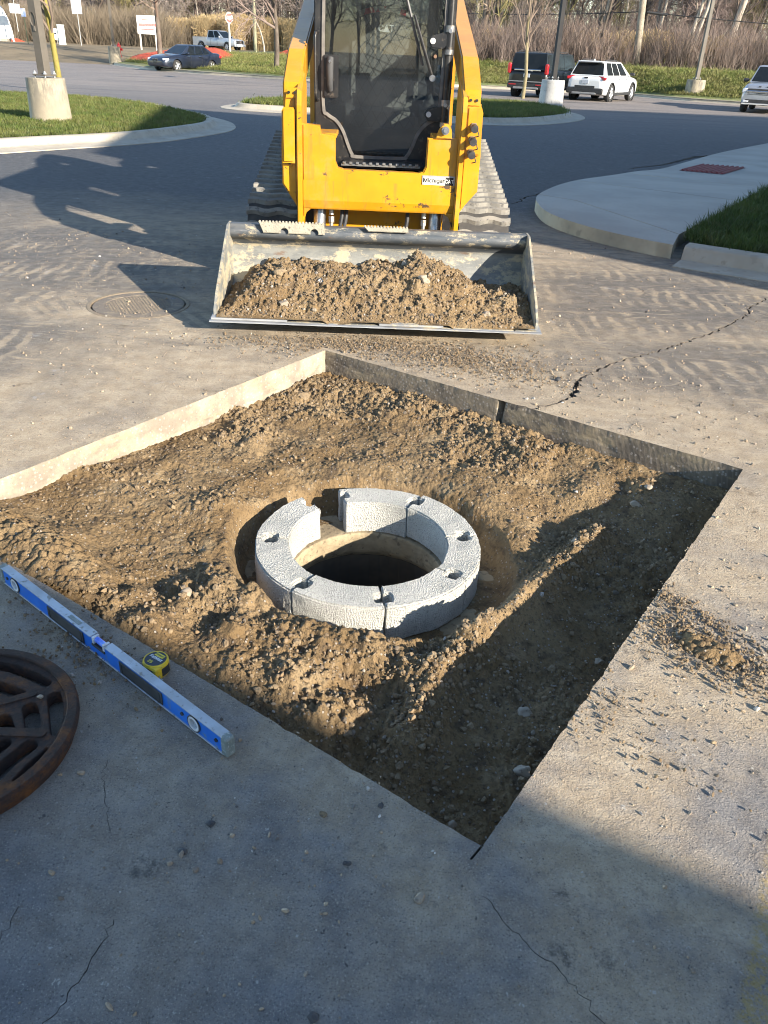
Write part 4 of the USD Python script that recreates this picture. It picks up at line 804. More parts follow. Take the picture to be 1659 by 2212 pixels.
# the half outside the picture repeats the pattern, turned by half a circle
slots += [affinity.rotate(s2, 180, origin=(GC[0], GC[1])) for s2 in slots]
disc = cc.buffer(GR, 64); open_ = union_all(slots).intersection(cc.buffer(GR - .040, 48)).buffer(-.002).buffer(.002)
gr = thing('cast_grate', 'round rusty cast iron grate with slots lying on the pavement at the left edge', 'grate')
plate = disc.difference(cc.buffer(GR - .030, 64))
def bev_plate(poly, z0, z1, e):
    mb = MB(); mb.add(prism(poly, z0, z1 - e)); 
    top = poly.buffer(-e); pl = [top] if isinstance(top, Polygon) else list(top.geoms)
    mb.add(prism(top, z1 - e - .0005, z1)); return mb.mesh()
web = cc.buffer(GR - .028, 64).difference(open_)
csw = manifold3d.CrossSection([np.array(c_.coords)[:-1] for pg in ([web] if isinstance(web, Polygon) else web.geoms) for c_ in [pg.exterior, *pg.interiors]], manifold3d.FillRule.EvenOdd)
def soft(cs, z0, z1, e, n=4):
    m = manifold3d.Manifold.extrude(cs, z1 - z0 - e).translate([0, 0, z0])
    for k in range(1, n + 1):
        t0 = e * (1 - math.sqrt(max(0, 1 - (k / n) ** 2))); m += manifold3d.Manifold.extrude(cs.offset(-t0 if t0 > 0 else -.00001, manifold3d.JoinType.Round), z1 - e + e * k / n - z0).translate([0, 0, z0])
    return m
obj('slotted_web', soft(csw, .012, gt_z - .008, .003), RUST, gr, 35)
obj('outer_rim', rough(revolve([(GR - .031, .0), (GR - .031, gt_z - .003), (GR - .028, gt_z), (GR - .006, gt_z - .001), (GR - .001, gt_z - .007), (GR, gt_z - .016), (GR - .003, .028), (GR - .012, .024), (GR - .014, .0), (GR - .031, .0)], 96).apply_translation([GC[0], GC[1], .002]), .0012, 60, 2), RUST, gr, 35)
rb = MB(); rb.add(prism(LineString([zg(-250, 985), zg(500, 1010)]).buffer(.014).intersection(cc.buffer(GR - .035)), gt_z - .009, gt_z - .004))
rb.add(prism(LineString([zg(-200, 690), zg(40, 620), zg(400, 520)]).buffer(.011).intersection(cc.buffer(GR - .035)), gt_z - .009, gt_z - .0045)); obj('cast_rib', rb, RUST, gr)
obj('lodged_pebble', rockproto(7, 2).apply_scale(.009).apply_translation([*zg(495, 568), gt_z - .003]), STONE, gr)

# ------------------------------------------------------------------ manhole cover in the pavement beyond
IRON = rustmat('dusty_iron', (.30, .24, .17), (.26, .21, .15), (.33, .27, .19), (.22, .18, .14)); IRONW = rustmat('worn_iron', (.22, .185, .15), (.20, .17, .14), (.31, .255, .185), (.34, .28, .2))
mh = thing('manhole_cover', 'round cast iron manhole cover under dust in the pavement left of the bucket', 'manhole cover', (MANHOLE[0], MANHOLE[1], 0))
obj('frame_ring', revolve([(MANHOLE_R + .0, -.06), (MANHOLE_R - .001, .001), (MANHOLE_R - .004, .003), (MANHOLE_R - .026, .003), (MANHOLE_R - .028, -.012), (MANHOLE_R - .028, -.06)], 80), IRON, mh, 30)
cv_ = obj('cover_plate', revolve([(.001, -.003), (.225, -.003), (.229, .001), (.300, .001), (.306, -.002), (.306, -.05)], 80), IRONW, mh, 30)
mb = MB()
for i in range(-9, 10):
    for j in range(-9, 10):
        x, y = (i + .5 * (j % 2)) * .024, j * .0235
        if math.hypot(x, y) < .212: mb.add(rbox((.013, .013, .0025), .0008).apply_transform(trimesh.transformations.rotation_matrix(.6, [0, 0, 1])).apply_translation([x, y, -.0022]))
obj('waffle_pattern', mb, IRON, cv_, kind='stuff')
obj('lifting_hole', MB().add(revolve([(.001, .0015), (.016, .0015), (.018, .001)], 24).apply_translation([.19, .185, 0])), BLACKP, cv_)
# ------------------------------------------------------------------ the compact track loader
def yellowmat(name, chip=.0, a=(.52, .242, .008), b=(.45, .205, .008)):
    g = NG(name); p = g.objco(); col = g.mix(g.mr(g.noise(p, 3, 4, .6), .35, .65), a, b); col = g.mix(g.mr(g.noise(p, 26, 4, .7), .56, .72, 0, .25), col, (.42, .25, .03))
    if chip > 1: col = g.mix(g.mr(g.noise(g.scl(p, (5, 5, .5)), 3.0, 5, .7), .54, .68, 0, .55), col, (.24, .14, .03))
    if chip: col = g.mix(g.mr(g.noise(g.scl(p, (1, 1, 1.4)), 7.5, 6, .72), .70 - .05 * chip, .715 - .05 * chip), col, (.085, .055, .03))
    dust = g.mr(g.noise(p, 5, 5, .7), .5, .75, 0, .35); col = g.mix(dust, col, (.36, .24, .10))
    return g.pbr(col, g.mix(dust, (.32,) * 3, (.7,) * 3), g.bump(g.noise(p, 140, 3, .6), .08, .002), coat_weight=.15, coat_roughness=.2)
YELLOW = yellowmat('machine_yellow', .9); YELLOWC = yellowmat('machine_yellow_worn', 1.5)
MBLACK = mat('machine_black', (.010, .010, .011), (.022, .021, .020), 6, .38, .08, 120, .002, c3=(.06, .05, .04))
INTER = mat('cab_interior', (.030, .031, .033), (.045, .045, .046), 7, .75)
SEATM_ = None
def seatmat():
    g = NG('quilted_seat'); p = g.objco(); x, y, z = g.xyz(p)  # dark diamond lines paint the side mesh's shadow onto the seat
    a = g.m('absolute', g.m('sine', g.m('multiply', g.m('add', g.m('multiply', x, 1.5), z), 24.0))); b = g.m('absolute', g.m('sine', g.m('multiply', g.m('subtract', g.m('multiply', x, 1.5), z), 24.0)))
    s = g.mr(g.m('minimum', a, b), .05, .16); fine_ = g.noise(g.scl(p, (1, 1, 4)), 90, 2, .5)
    col = g.mix(s, (.012, .012, .012), g.mix(fine_, (.10, .096, .085), (.15, .145, .13))); return g.pbr(col, .85, g.bump(s, .5, .006))
SEATM = seatmat()
BELT = mat('track_belt', (.035, .034, .033), (.06, .056, .05), 7, .9); RUBT = mat('track_rubber', (.15, .145, .13), (.22, .205, .175), 7, .85, .35, 50, .004, c3=(.10, .095, .088)); STEELW = mat('worn_steel', (.20, .20, .20), (.30, .29, .27), 9, .42, .25, 60, .003, metallic=.7, c3=(.20, .15, .10))
CHROME = mat('cylinder_steel', (.36, .37, .39), (.26, .26, .27), 14, .3, .1, 80, .002, metallic=.8, c3=(.20, .17, .13))
def bucketmat(name, base1, base2, mudamt):
    g = NG(name); p = g.objco(); x, y, z = g.xyz(p)
    col = g.mix(g.mr(g.noise(g.scl(p, (1, 3, 3)), 4, 6, .68), .4, .6), base1, base2); mud = g.mr(g.noise(g.scl(p, (1, 1, 1.8)), 5, 7, .74), .56 - mudamt, .66 - mudamt); col = g.mix(g.m('multiply', mud, .85), col, g.mix(g.noise(p, 40, 3, .7), (.36, .30, .19), (.50, .43, .30)))
    col = g.mix(g.mr(g.noise(g.scl(p, (.6, 2, 2), loc=(3, 1, 2)), 6, 6, .7), .60, .68, 0, .7), col, (.15, .085, .05)); sc = g.mr(g.noise(g.scl(p, (1, 14, 14)), 5, 4, .7), .62, .70, 0, .4); col = g.mix(sc, col, (.40, .39, .36))
    return g.pbr(col, .62, g.bump(g.m('add', g.noise(p, 50, 5, .7), g.m('multiply', mud, .8)), .4, .004), metallic=.25)
BKT = bucketmat('bucket_steel', (.15, .155, .15), (.22, .22, .20), .10); BKTD = bucketmat('bucket_lip', (.06, .07, .08), (.10, .105, .11), .03); EDGE = bucketmat('cutting_edge', (.30, .31, .32), (.22, .225, .23), .02)
DOORG = glass('cab_door_glass', (.52, .57, .58), .035, (.34, .35, .34)); CLEARG = glass('cab_rear_glass', (.8, .88, .9), .04)

YAW = 1.4
tl = thing('track_loader', 'yellow compact track loader with a black cab and low bucket beyond the pit', 'track loader', (-.13 + 5.95 * math.sin(math.radians(YAW)), 5.95 - 5.95 * math.cos(math.radians(YAW)), 0), YAW)
V2 = lambda q: np.array(q, float)
def hull_yz(pts, x0, x1, e=.006): return rbeam(Polygon(pts), x0, x1, e)
def rbeam(poly, x0, x1, e):
    """bevelled plate from a (y, z) outline"""
    f = lambda d: manifold3d.CrossSection([np.array(poly.buffer(-d, join_style=2).exterior.coords)[:-1]], manifold3d.FillRule.EvenOdd)
    m = manifold3d.Manifold.extrude(f(e), x1 - x0) + manifold3d.Manifold.extrude(f(0.0), x1 - x0 - 2 * e).translate([0, 0, e])
    t = m.to_mesh(); v = np.array(t.vert_properties[:, :3]); return trimesh.Trimesh(np.c_[v[:, 2] + x0, v[:, 0], v[:, 1]], t.tri_verts, process=False)
def rfront(poly, y0, y1, e):
    f = lambda d: manifold3d.CrossSection([np.array(c.coords)[:-1] for c in [poly.buffer(-d, join_style=2).exterior, *poly.buffer(-d, join_style=2).interiors]], manifold3d.FillRule.EvenOdd)
    m = manifold3d.Manifold.extrude(f(e), y1 - y0) + manifold3d.Manifold.extrude(f(0.0), y1 - y0 - e).translate([0, 0, 0])
    t = m.to_mesh(); v = np.array(t.vert_properties[:, :3]); return trimesh.Trimesh(np.c_[v[:, 0], y1 - v[:, 2], v[:, 1]], t.tri_verts, process=False)
# tracks
def track_path():
    c = [((6.58, .285), .285), ((8.42, .27), .27), ((8.40, .70), .165)]; P_ = []
    h = union_all([Point(*a).buffer(r, 48) for a, r in c]).convex_hull; return h
hullp = track_path(); per = hullp.exterior.length; NB = 50
for s in (-1, 1):
    xa, xb = (.60, 1.0) if s > 0 else (-1.0, -.60)
    tr = thing('track', None, None, parent=tl)
    ring = hullp.buffer(-.012).difference(hullp.buffer(-.05)); obj('rubber_belt', side(ring, xa + .01, xb - .01), BELT, tr, 35)
    for k in range(NB):
        d = per * k / NB; a = np.array(hullp.exterior.interpolate(d).coords[0]); b = np.array(hullp.exterior.interpolate((d + .01) % per).coords[0]); t_2 = (b - a) / np.linalg.norm(b - a); nn = np.array([-t_2[1], t_2[0]])
        if nn @ (np.array([7.5, .35]) - a) > 0: nn = -nn
        mb = MB(); xs = np.linspace(xa, xb, 13); prof = []
        for x in xs:
            w = math.sin((x - xa) / (xb - xa) * 4 * PI) * .011; c0 = a + t_2 * w
            prof.append([np.r_[x, c0 - t_2 * .030 - nn * .016], np.r_[x, c0 + t_2 * .028 - nn * .016], np.r_[x, c0 + t_2 * .018 + nn * .016], np.r_[x, c0 - t_2 * .018 + nn * .016]])
        v = np.array(prof).reshape(-1, 3); f = []
        for i in range(len(xs) - 1):
            for j in range(4): f.append((4 * i + j, 4 * i + (j + 1) % 4, 4 * i + 4 + (j + 1) % 4, 4 * i + 4 + j))
        n4 = 4 * (len(xs) - 1); f += [(0, 1, 2, 3), (n4 + 3, n4 + 2, n4 + 1, n4)]; mb.add(v, np.array(f)); obj('tread_bar', mb, RUBT, tr)
    for (y, z), r_ in (((6.58, .285), .225), ((8.42, .27), .21), ((8.40, .70), .11), ((7.05, .17), .11), ((7.45, .17), .11), ((7.85, .17), .11)): obj('track_wheel', MB().add(revolve([(.02, -.15), (r_ * .7, -.15), (r_, -.12), (r_, .12), (r_ * .7, .15), (.02, .15)], 28, 'x').apply_translation([(xa + xb) / 2, y, z])), MBLACK, tr, 30)
    obj('roller_frame', side(Polygon([(6.5, .2), (8.45, .18), (8.45, .42), (8.3, .6), (7.2, .42), (6.5, .34)]), xa + .12, xb - .12), MBLACK, tr)
# body between the tracks
obj('chassis', MB().add(hull_yz([(6.30, .30), (9.1, .30), (9.2, .55), (9.2, 1.05), (6.95, 1.05), (6.6, .95), (6.30, .72)], -.575, .575, .02)), MBLACK, tl, 30)
obj('belly_plate', front(Polygon([(-.47, .30), (.47, .30), (.47, .74), (-.47, .74)]), 6.22, 6.26), YELLOWC, tl)
obj('engine_hood', MB().add(hull_yz([(8.35, 1.06), (9.3, 1.06), (9.35, 1.2), (9.3, 1.62), (9.15, 1.72), (8.35, 1.80)], -.56, .56, .03)), YELLOW, tl, 30)
# front crossmember
cm = Polygon([(-.535, .50), (-.515, .57), (-.485, .595), (-.44, .615), (-.06, .628), (.43, .612), (.49, .575), (.522, .50), (.522, 1.082), (.312, 1.082), (.310, .90), (.295, .868), (.26, .858), (-.255, .862), (-.295, .872), (-.312, .91), (-.313, 1.072), (-.41, 1.082), (-.42, 1.13), (-.535, 1.14)])
xm = obj('crossmember', rfront(cm, 5.955, 6.03, .007), YELLOWC, tl)
obj('lower_lip', hull_yz([(5.956, .60), (5.956, .78), (5.935, .79), (5.935, .66), (5.95, .61)], -.535, .522, .004), YELLOWC, xm)
obj('crossmember_top', MB().box((0 - .40, 6.18, 1.065), (.18, .32, .03), bev=.004).box((.41, 6.18, 1.07), (.12, .32, .03), bev=.004), YELLOWC, xm)
# lift arms: inner plate, guard, upper beam
for s in (-1, 1):
    arm = thing('lift_arm', None, None, parent=tl); X = lambda a, b: (a, b) if s > 0 else (-b - .013, -a - .013)
    x0, x1 = X(.522, .560); obj('arm_plate', hull_yz([(5.90, .42), (6.12, .42), (6.16, .62), (6.30, .80), (6.35, 1.36), (6.22, 1.44), (5.93, 1.34), (5.90, 1.25)], x0, x1, .008), YELLOWC, arm)
    x0, x1 = X(.560, .685)
    gpl = [(.560 if s > 0 else -.573, .60), (.60 * s - (.013 if s < 0 else 0), .66), (.68 * s, .755), (.68 * s, 1.0), (.655 * s, 1.30), (.560 if s > 0 else -.573, 1.315)]
    gd = obj('arm_guard', rfront(Polygon(gpl).buffer(0), 5.96, 6.34, .012), YELLOWC, arm)
    if s < 0:
        obj('cover_box', rfront(Polygon([(-.668, .895), (-.668, 1.215), (-.655, 1.235), (-.59, 1.235), (-.582, 1.22), (-.582, .895)]), 5.905, 5.97, .012), YELLOW, arm)
    else:
        obj('coupler_box', rfront(Polygon([(.565, .985), (.565, 1.285), (.655, 1.285), (.668, 1.25), (.672, .99)]), 5.925, 5.97, .008), YELLOWC, arm)
        for k, (xx, zz) in enumerate(((.612, 1.165), (.610, 1.085), (.606, 1.005))):
            cp = obj('hydraulic_coupler', MB().tube([(xx, 5.96, zz), (xx, 5.915, zz)], .027, 6).tube([(xx, 5.915, zz), (xx, 5.865, zz - .006)], [.023, .022], 14), STEELW, arm, 30)
            obj('dust_cap', MB().tube([(xx, 5.872, zz - .005), (xx, 5.838, zz - .010)], [.027, .023], 14), BLACKP, cp, 30)
            obj('cap_strap', MB().tube([(xx + .02, 5.86, zz - .01), (xx + .035, 5.87, zz - .05), (xx + .01, 5.9, zz - .06)], .004, 6), BLACKP, cp)
    tab = obj('bolt_tab', rfront(Polygon([(.555 * s, 1.29), (.645 * s, 1.285), (.640 * s, 1.345), (.565 * s, 1.35)]), 5.945, 5.965, .004), YELLOW, arm)
    for k in (-.02, .02): obj('bolt', MB().tube([(.60 * s + k, 5.946, 1.322), (.60 * s + k, 5.934, 1.322)], .009, 6), MBLACK, tab)
    xa, xb = X(.535, .655); bm = [((6.02, 1.30), .16), ((6.40, 1.47), .20), ((7.2, 1.68), .19), ((8.05, 1.90), .20), ((8.7, 2.10), .22), ((9.15, 2.12), .2)]
    top = [(a[0], a[1] + h / 2) for a, h in bm]; bot = [(a[0], a[1] - h / 2) for a, h in bm]; obj('arm_beam', hull_yz(top + bot[::-1], xa, xb, .010), YELLOW, arm)
    obj('rear_tower', hull_yz([(8.85, .9), (9.3, .9), (9.38, 2.0), (9.25, 2.22), (9.0, 2.22), (8.9, 2.0)], *((.56, .70) if s > 0 else (-.71, -.57)), .01), YELLOW, arm)
    cx = .405 * s - (.02 if s < 0 else 0); cy = obj('tilt_cylinder', MB().tube([(cx, 6.05, .42), (cx, 6.10, .66)], .045, 18), CHROME, arm, 30)
    obj('cylinder_rod', MB().tube([(cx, 5.98, .25), (cx, 6.06, .45)], .026, 14), CHROME, cy, 30)
    hx = cx + .085 * (-s); obj('hose_fitting', MB().tube([(hx, 6.02, .40), (hx, 6.03, .50)], .014, 10).tube([(hx, 6.03, .50), (hx, 6.035, .54)], .020, 8).tube([(hx, 6.035, .55), (hx, 6.04, .585)], .018, 8).tube([(hx, 6.04, .59), (hx, 6.05, .66)], .021, 8), STEELW, arm, 30)
for xx in (-.24, -.27, .20): obj('hydraulic_hose', MB().tube(spline([(xx, 6.1, .68), (xx + .005, 6.05, .55), (xx - .01, 5.95, .45), (xx + .01, 5.8, .42)], 5), .014, 8), BLACKP, tl, 30)
# little yellow pin bracket beside the cab step
br = obj('pin_bracket', rfront(Polygon([(.365, 1.085), (.475, 1.085), (.468, 1.14), (.44, 1.175), (.41, 1.175), (.385, 1.14)]), 5.94, 5.965, .004), YELLOWC, tl); obj('grease_pin', MB().tube([(.425, 5.94, 1.135), (.425, 5.915, 1.135)], .026, 14).tube([(.425, 5.915, 1.135), (.425, 5.90, 1.135)], .014, 10), CHROME, br, 30)
# step
stp = obj('cab_step', MB().box((.015, 6.36, .855), (.58, .26, .025)), MBLACK, tl)
mb = MB(); mb.box((.0, 6.17, .872), (.56, .045, .012))
for k in range(12): mb.box((-.26 + k * .047, 6.155, .884), (.022, .03, .016), bev=.003)
obj('serrated_grip', mb, STEELW, stp)
# the cab
cab = thing('cab', None, None, parent=tl)
CW, CF, CB, CT = .49, 6.55, 8.32, 2.10
gl = spline([(-.425, 2.02), (-.43, 1.6), (-.428, 1.22), (-.40, 1.165), (-.335, 1.125), (-.285, 1.06), (-.245, .965), (-.215, .905), (-.18, .888), (.145, .888), (.19, .905), (.225, .965), (.265, 1.06), (.32, 1.125), (.385, 1.165), (.41, 1.22), (.418, 1.6), (.415, 2.02)], 5)
gpoly = Polygon(gl).buffer(0); frame = Polygon([(-CW - .005, 2.10), (-CW - .005, .90), (-.42, .845), (.40, .845), (CW, .90), (CW, 2.10)])
obj('door_frame', rfront(frame.difference(gpoly.buffer(.002)), CF - .035, CF + .02, .008), MBLACK, cab, 30)
obj('door_seal', rfront(gpoly.buffer(.014).difference(gpoly.buffer(-.010)), CF - .046, CF - .030, .003), mat('seal_rubber', (.11, .10, .09), (.17, .155, .135), 12, .8), cab)
dg = obj('door_glass', front(gpoly.buffer(.004), CF - .026, CF - .021), DOORG, cab)
for s in (-1, 1):
    x0, x1 = (CW - .03, CW) if s > 0 else (-CW - .005, -CW + .025)
    sw_ = sbox(CF + .10, 1.30, CB - .10, 1.98).buffer(.03); obj('cab_side', side(Polygon([(CF, .86), (CB, .86), (CB, 2.08), (CF + .05, 2.08)]).difference(sw_), x0, x1), MBLACK, cab); mb = MB()
    for k in range(-10, 30):
        for d in (-1, 1):
            l = LineString([(CF - .5 + k * .09, 1.0), (CF - .5 + k * .09 + d * 1.1, 2.1)]).intersection(sw_)
            if not l.is_empty and l.length > .02: c_ = list(l.coords); mb.tube([((x0 + x1) / 2, *c_[0]), ((x0 + x1) / 2, *c_[1])], .003, 4)
    obj('side_mesh', mb, MBLACK, cab)
obj('cab_roof', MB().box((0, (CF + CB) / 2, 2.105), (2 * CW + .04, CB - CF + .10, .07), bev=.02), MBLACK, cab)
rwin = sbox(-.36, 1.80, .36, 2.03).buffer(.02); obj('cab_back', front(sbox(-CW, .86, CW, 2.08).difference(rwin), CB - .03, CB), INTER, cab); obj('rear_window', front(rwin, CB - .02, CB - .016), CLEARG, cab); obj('cab_floor', MB().box((0, 7.4, .88), (.96, 1.7, .04)), INTER, cab)
seat = obj('seat_back', hull_yz([(7.40, 1.12), (7.62, 1.12), (7.70, 1.86), (7.58, 1.90), (7.50, 1.80)], -.245, .245, .05), SEATM, cab, 40)
obj('seat_wing', MB().add(hull_yz([(7.36, 1.25), (7.55, 1.22), (7.62, 1.74), (7.50, 1.74)], -.285, -.225, .025)).add(hull_yz([(7.36, 1.25), (7.55, 1.22), (7.62, 1.74), (7.50, 1.74)], .225, .285, .025)), SEATM, seat, 40)
obj('headrest_band', MB().tube([(x, 7.50 + .02 * abs(x), 1.865 - .9 * x * x) for x in np.linspace(-.21, .21, 15)], .020, 8), (lambda g: g.pbr(g.ramp(g.vor(g.scl(g.objco(), (1, .2, .5)), 26, 'f1', 'color'), [(0, (.5, .02, .025)), (.45, (.5, .02, .025)), (.5, (.5, .45, .38)), (1, (.55, .52, .45))]), .8))(NG('patterned_cloth')), seat, 40)
obj('seat_cushion', hull_yz([(6.98, 1.02), (7.50, 1.04), (7.50, 1.18), (7.02, 1.17)], -.26, .26, .04), SEATM, cab, 40)
obj('seat_belt', MB().add(place(prism(sbox(-.018, -.16, .018, .16), 0, .004), (.015, 7.487, 1.52), (1, 0, 0), (0, .12, .74))), mat('tan_belt', (.22, .17, .11), (.3, .24, .16), 30, .8), seat)
LETC = mat('grey_lettering', (.50, .50, .48)); LETK = mat('black_lettering', (.012, .012, .012))
def cat_logo(parent, o, h, mtl, tri, ymin=True):
    m = text('CAT', h, .0015, True); obj('logo', place(m, o, (1, 0, 0), (0, 0, 1)), mtl, parent); t3 = prism(Polygon([(h * .02, h * .25), (h * .75, -h * .62), (-h * .72, -h * .62)]), 0, .002); obj('logo_triangle', place(t3, np.array(o) - [0, .0018, 0], (1, 0, 0), (0, 0, 1)), tri, parent)
cat_logo(seat, (.01, 7.472, 1.735), .045, LETC, LETC)
for s in (-1, 1):
    pod = obj('joystick_pod', hull_yz([(6.92, .90), (7.35, .90), (7.40, 1.24), (7.0, 1.22), (6.90, 1.12)], *((.30, .44) if s > 0 else (-.455, -.30)), .03), mat('pod_grey' if s < 0 else 'pod_grey_dark', (.10, .10, .095), (.14, .135, .125), 8, .7), cab, 40)
    obj('joystick', MB().tube([(.36 * s, 6.98, 1.22), (.355 * s, 6.96, 1.30)], [.05, .022], 12).tube([(.355 * s, 6.96, 1.30), (.35 * s, 6.93, 1.38)], .018, 10).ball((.35 * s, 6.925, 1.41), (.035, .035, .045), 2), INTER, pod, 40)
obj('monitor', MB().box((.36, 6.95, 1.62), (.12, .03, .13), bev=.006), INTER, cab)
# door fittings
hd = obj('door_handle', rfront(sbox(-.415, 1.285, -.335, 1.53).buffer(.012), CF - .062, CF - .030, .006), MBLACK, cab, 30); obj('handle_grip', MB().tube([(-.377, CF - .065, 1.32), (-.38, CF - .085, 1.36), (-.382, CF - .085, 1.47), (-.380, CF - .068, 1.525)], [.018, .022, .026, .024], 12), INTER, hd, 40); obj('lock_barrel', MB().tube([(-.38, CF - .08, 1.502), (-.38, CF - .108, 1.502)], .010, 12), CHROME, hd)
obj('grab_rail', MB().tube(spline([(-.47, CF - .035, 1.255), (-.478, CF - .085, 1.27), (-.482, CF - .095, 1.34), (-.485, CF - .095, 1.60), (-.482, CF - .085, 1.665), (-.47, CF - .035, 1.68)], 5), .011, 10), MBLACK, cab, 40)
obj('hinge_tube', MB().tube([(.452, CF - .05, 1.18), (.452, CF - .05, 2.0)], .023, 14), MBLACK, cab, 40)
for z in (1.205, 1.665):
    hg = obj('door_hinge', MB().tube([(.452, CF - .055, z - .075), (.452, CF - .055, z + .075)], .030, 14).add(rfront(Polygon([(.305, z - .02), (.33, z - .055), (.40, z - .06), (.455, z - .03), (.455, z + .045), (.40, z + .04), (.33, z + .02)]), CF - .075, CF - .045, .006)), MBLACK, cab, 40)
    obj('hinge_pin', MB().tube([(.335, CF - .076, z - .012), (.335, CF - .083, z - .012)], .019, 14), LETC, hg); obj('hinge_bolt', MB().tube([(.452, CF - .082, z + .052), (.452, CF - .092, z + .052)], .014, 8), CHROME, hg)
    [obj('worn_boss', MB().tube([(.452, CF - .056, z + a_), (.452, CF - .056, z + b_)], .0315, 14), STEELW, hg, 40) for a_, b_ in ((.045, .085), (-.09, -.06))]
wp = obj('wiper_arm', MB().tube([(.345, CF - .055, 1.43), (.335, CF - .075, 1.455), (.27, CF - .075, 1.62), (.20, CF - .065, 1.80)], [.012, .011, .010, .008], 8), MBLACK, cab, 40); obj('wiper_blade', MB().tube([(.275, CF - .045, 1.50), (.12, CF - .045, 1.96)], .010, 6), BLACKP, wp); obj('wiper_hub', MB().tube([(.347, CF - .03, 1.425), (.347, CF - .085, 1.425)], .022, 12), CHROME, wp, 30)
for z in (1.50, 1.36): obj('screw', MB().tube([(.36, CF - .034, z + .06), (.36, CF - .044, z + .06)], .012, 10), mat('rust_screw_%d' % int(z * 100), (.16, .09, .05)), cab)
# dealer's plate
dc = obj('dealer_plate', front(sbox(.290, .746, .516, .848), 5.9495, 5.954), mat('plate_silver', (.36, .37, .38), (.30, .31, .32), 20, .45, metallic=.3), tl)
obj('plate_panel', front(sbox(.300, .789, .506, .838), 5.948, 5.9496), mat('plate_cream', (.62, .60, .52)), dc); obj('plate_block', front(sbox(.451, .787, .505, .839), 5.9465, 5.948), LETK, dc)
obj('lettering', place(text('Michigan', .0265, .0008, True), (.375, 5.9475, .815), (1, 0, 0), (0, 0, 1)), LETK, dc); m = text('CAT', .0225, .0008, True); obj('lettering', place(m, (.478, 5.946, .815), (1, 0, 0), (0, 0, 1)), mat('plate_white', (.65, .63, .56)), dc); obj('lettering', place(text('1-888 MICH CAT', .0145, .0008), (.405, 5.9488, .762), (1, 0, 0), (0, 0, 1)), LETK, dc)
# the bucket
bk = thing('bucket', None, None, parent=tl); BX0, BX1 = -1.0, 1.005
prof = np.array([(4.895, .105), (5.30, .100), (5.48, .105), (5.58, .135), (5.635, .19), (5.665, .27), (5.68, .36), (5.675, .405), (5.64, .44), (5.60, .462), (5.585, .49), (5.60, .522), (5.66, .535)]); prof = np.vstack([prof[:3], spline(prof[2:], 4)[1:]])
d = np.gradient(prof, axis=0); d /= np.linalg.norm(d, axis=1)[:, None]; out = prof + np.c_[d[:, 1], -d[:, 0]] * .014
k_up = np.argmax(prof[:, 1] > .40)
obj('shell', side(Polygon(np.vstack([prof[:k_up + 1], out[:k_up + 1][::-1]])).buffer(0), BX0, BX1), BKT, bk, 35); obj('rolled_top', side(Polygon(np.vstack([prof[k_up:], out[k_up:][::-1]])).buffer(0), BX0 + .002, BX1 - .002), BKTD, bk, 35)
obj('top_bar', MB().add(hull_yz([(5.595, .505), (5.66, .505), (5.66, .545), (5.60, .545)], BX0, BX1, .006)), BKTD, bk)
for x0, x1 in ((BX0 - .012, BX0 + .006), (BX1 - .006, BX1 + .012)): obj('side_plate', hull_yz([(4.93, .088), (4.935, .155), (5.03, .235), (5.56, .545), (5.67, .548), (5.70, .45), (5.70, .10), (5.4, .088)], x0, x1, .003), BKT, bk); 
obj('cutting_edge', hull_yz([(4.868, .100), (5.07, .118), (5.07, .096), (4.868, .094)], BX0 - .03, BX1 + .03, .002), EDGE, bk)
for x0, x1 in ((BX0 - .02, -.55), (.02, .42)): obj('edge_plate', hull_yz([(4.885, .118), (4.98, .126), (4.98, .118), (4.885, .106)], x0, x1, .002), EDGE, bk)
STEPM = mat('muddy_grip_plate', (.27, .25, .20), (.34, .31, .24), 12, .85, .7, 60, .006, c3=(.14, .13, .11))
def grip(x0, x1, z0, z1, holes):
    n = int((x1 - x0) / .021); top = []
    for k in range(n): a = x0 + (x1 - x0) * k / n; w = (x1 - x0) / n; top += [(a, z1 - .008), (a + w * .25, z1), (a + w * .6, z1), (a + w * .8, z1 - .009)]
    pg = Polygon([(x0 + .03, z0), *[t for t in top], (x1, z0)]).buffer(0)
    for hx in holes: pg = pg.difference(Point(hx, z0 + .008).buffer(.026))
    return rfront(pg, 5.565, 5.585, .004)
obj('grip_plate', grip(-.80, -.36, .50, .577, (-.63, -.43)), STEPM, bk); obj('grip_plate', grip(-.10, .20, .535, .572, ()), STEPM, bk)

# the heap of soil in the bucket: a thing of its own, lying in it
st = .0085; gxx = np.arange(-.988, .994, st); gyy = np.arange(4.885, 5.655, st); X, Y = np.meshgrid(gxx, gyy, indexing='ij'); q = np.c_[X.ravel(), Y.ravel()]; q3 = np.c_[q, np.zeros(len(q))]
crest = np.interp(X.ravel(), [-1.0, -.92, -.80, -.66, -.50, -.30, -.1, .08, .16, .26, .36, .48, .58, .64, .72, 1.0], [.015, .05, .17, .205, .20, .205, .185, .21, .225, .265, .25, .215, .185, .13, .10, .055])
t_y = (Y.ravel() - 4.885); shape_y = sstep(0, .44, t_y) * (1 - .18 * sstep(.47, .66, t_y))
h = .112 + crest * shape_y + .010 + (meshkit.fbm(q3 * 6, 4, 71) - .5) * .10 * sstep(.02, .25, t_y) + (meshkit.fbm(q3 * 24, 3, 72) - .5) * .035 * sstep(0, .12, t_y) + (lumps(q, 14, 5) * .026 * sstep(.45, .6, meshkit.fbm(q3 * 4, 3, 75)) + lumps(q, 30, 6) * .016 + lumps(q, 62, 7) * .009) * sstep(0.0, .15, t_y)
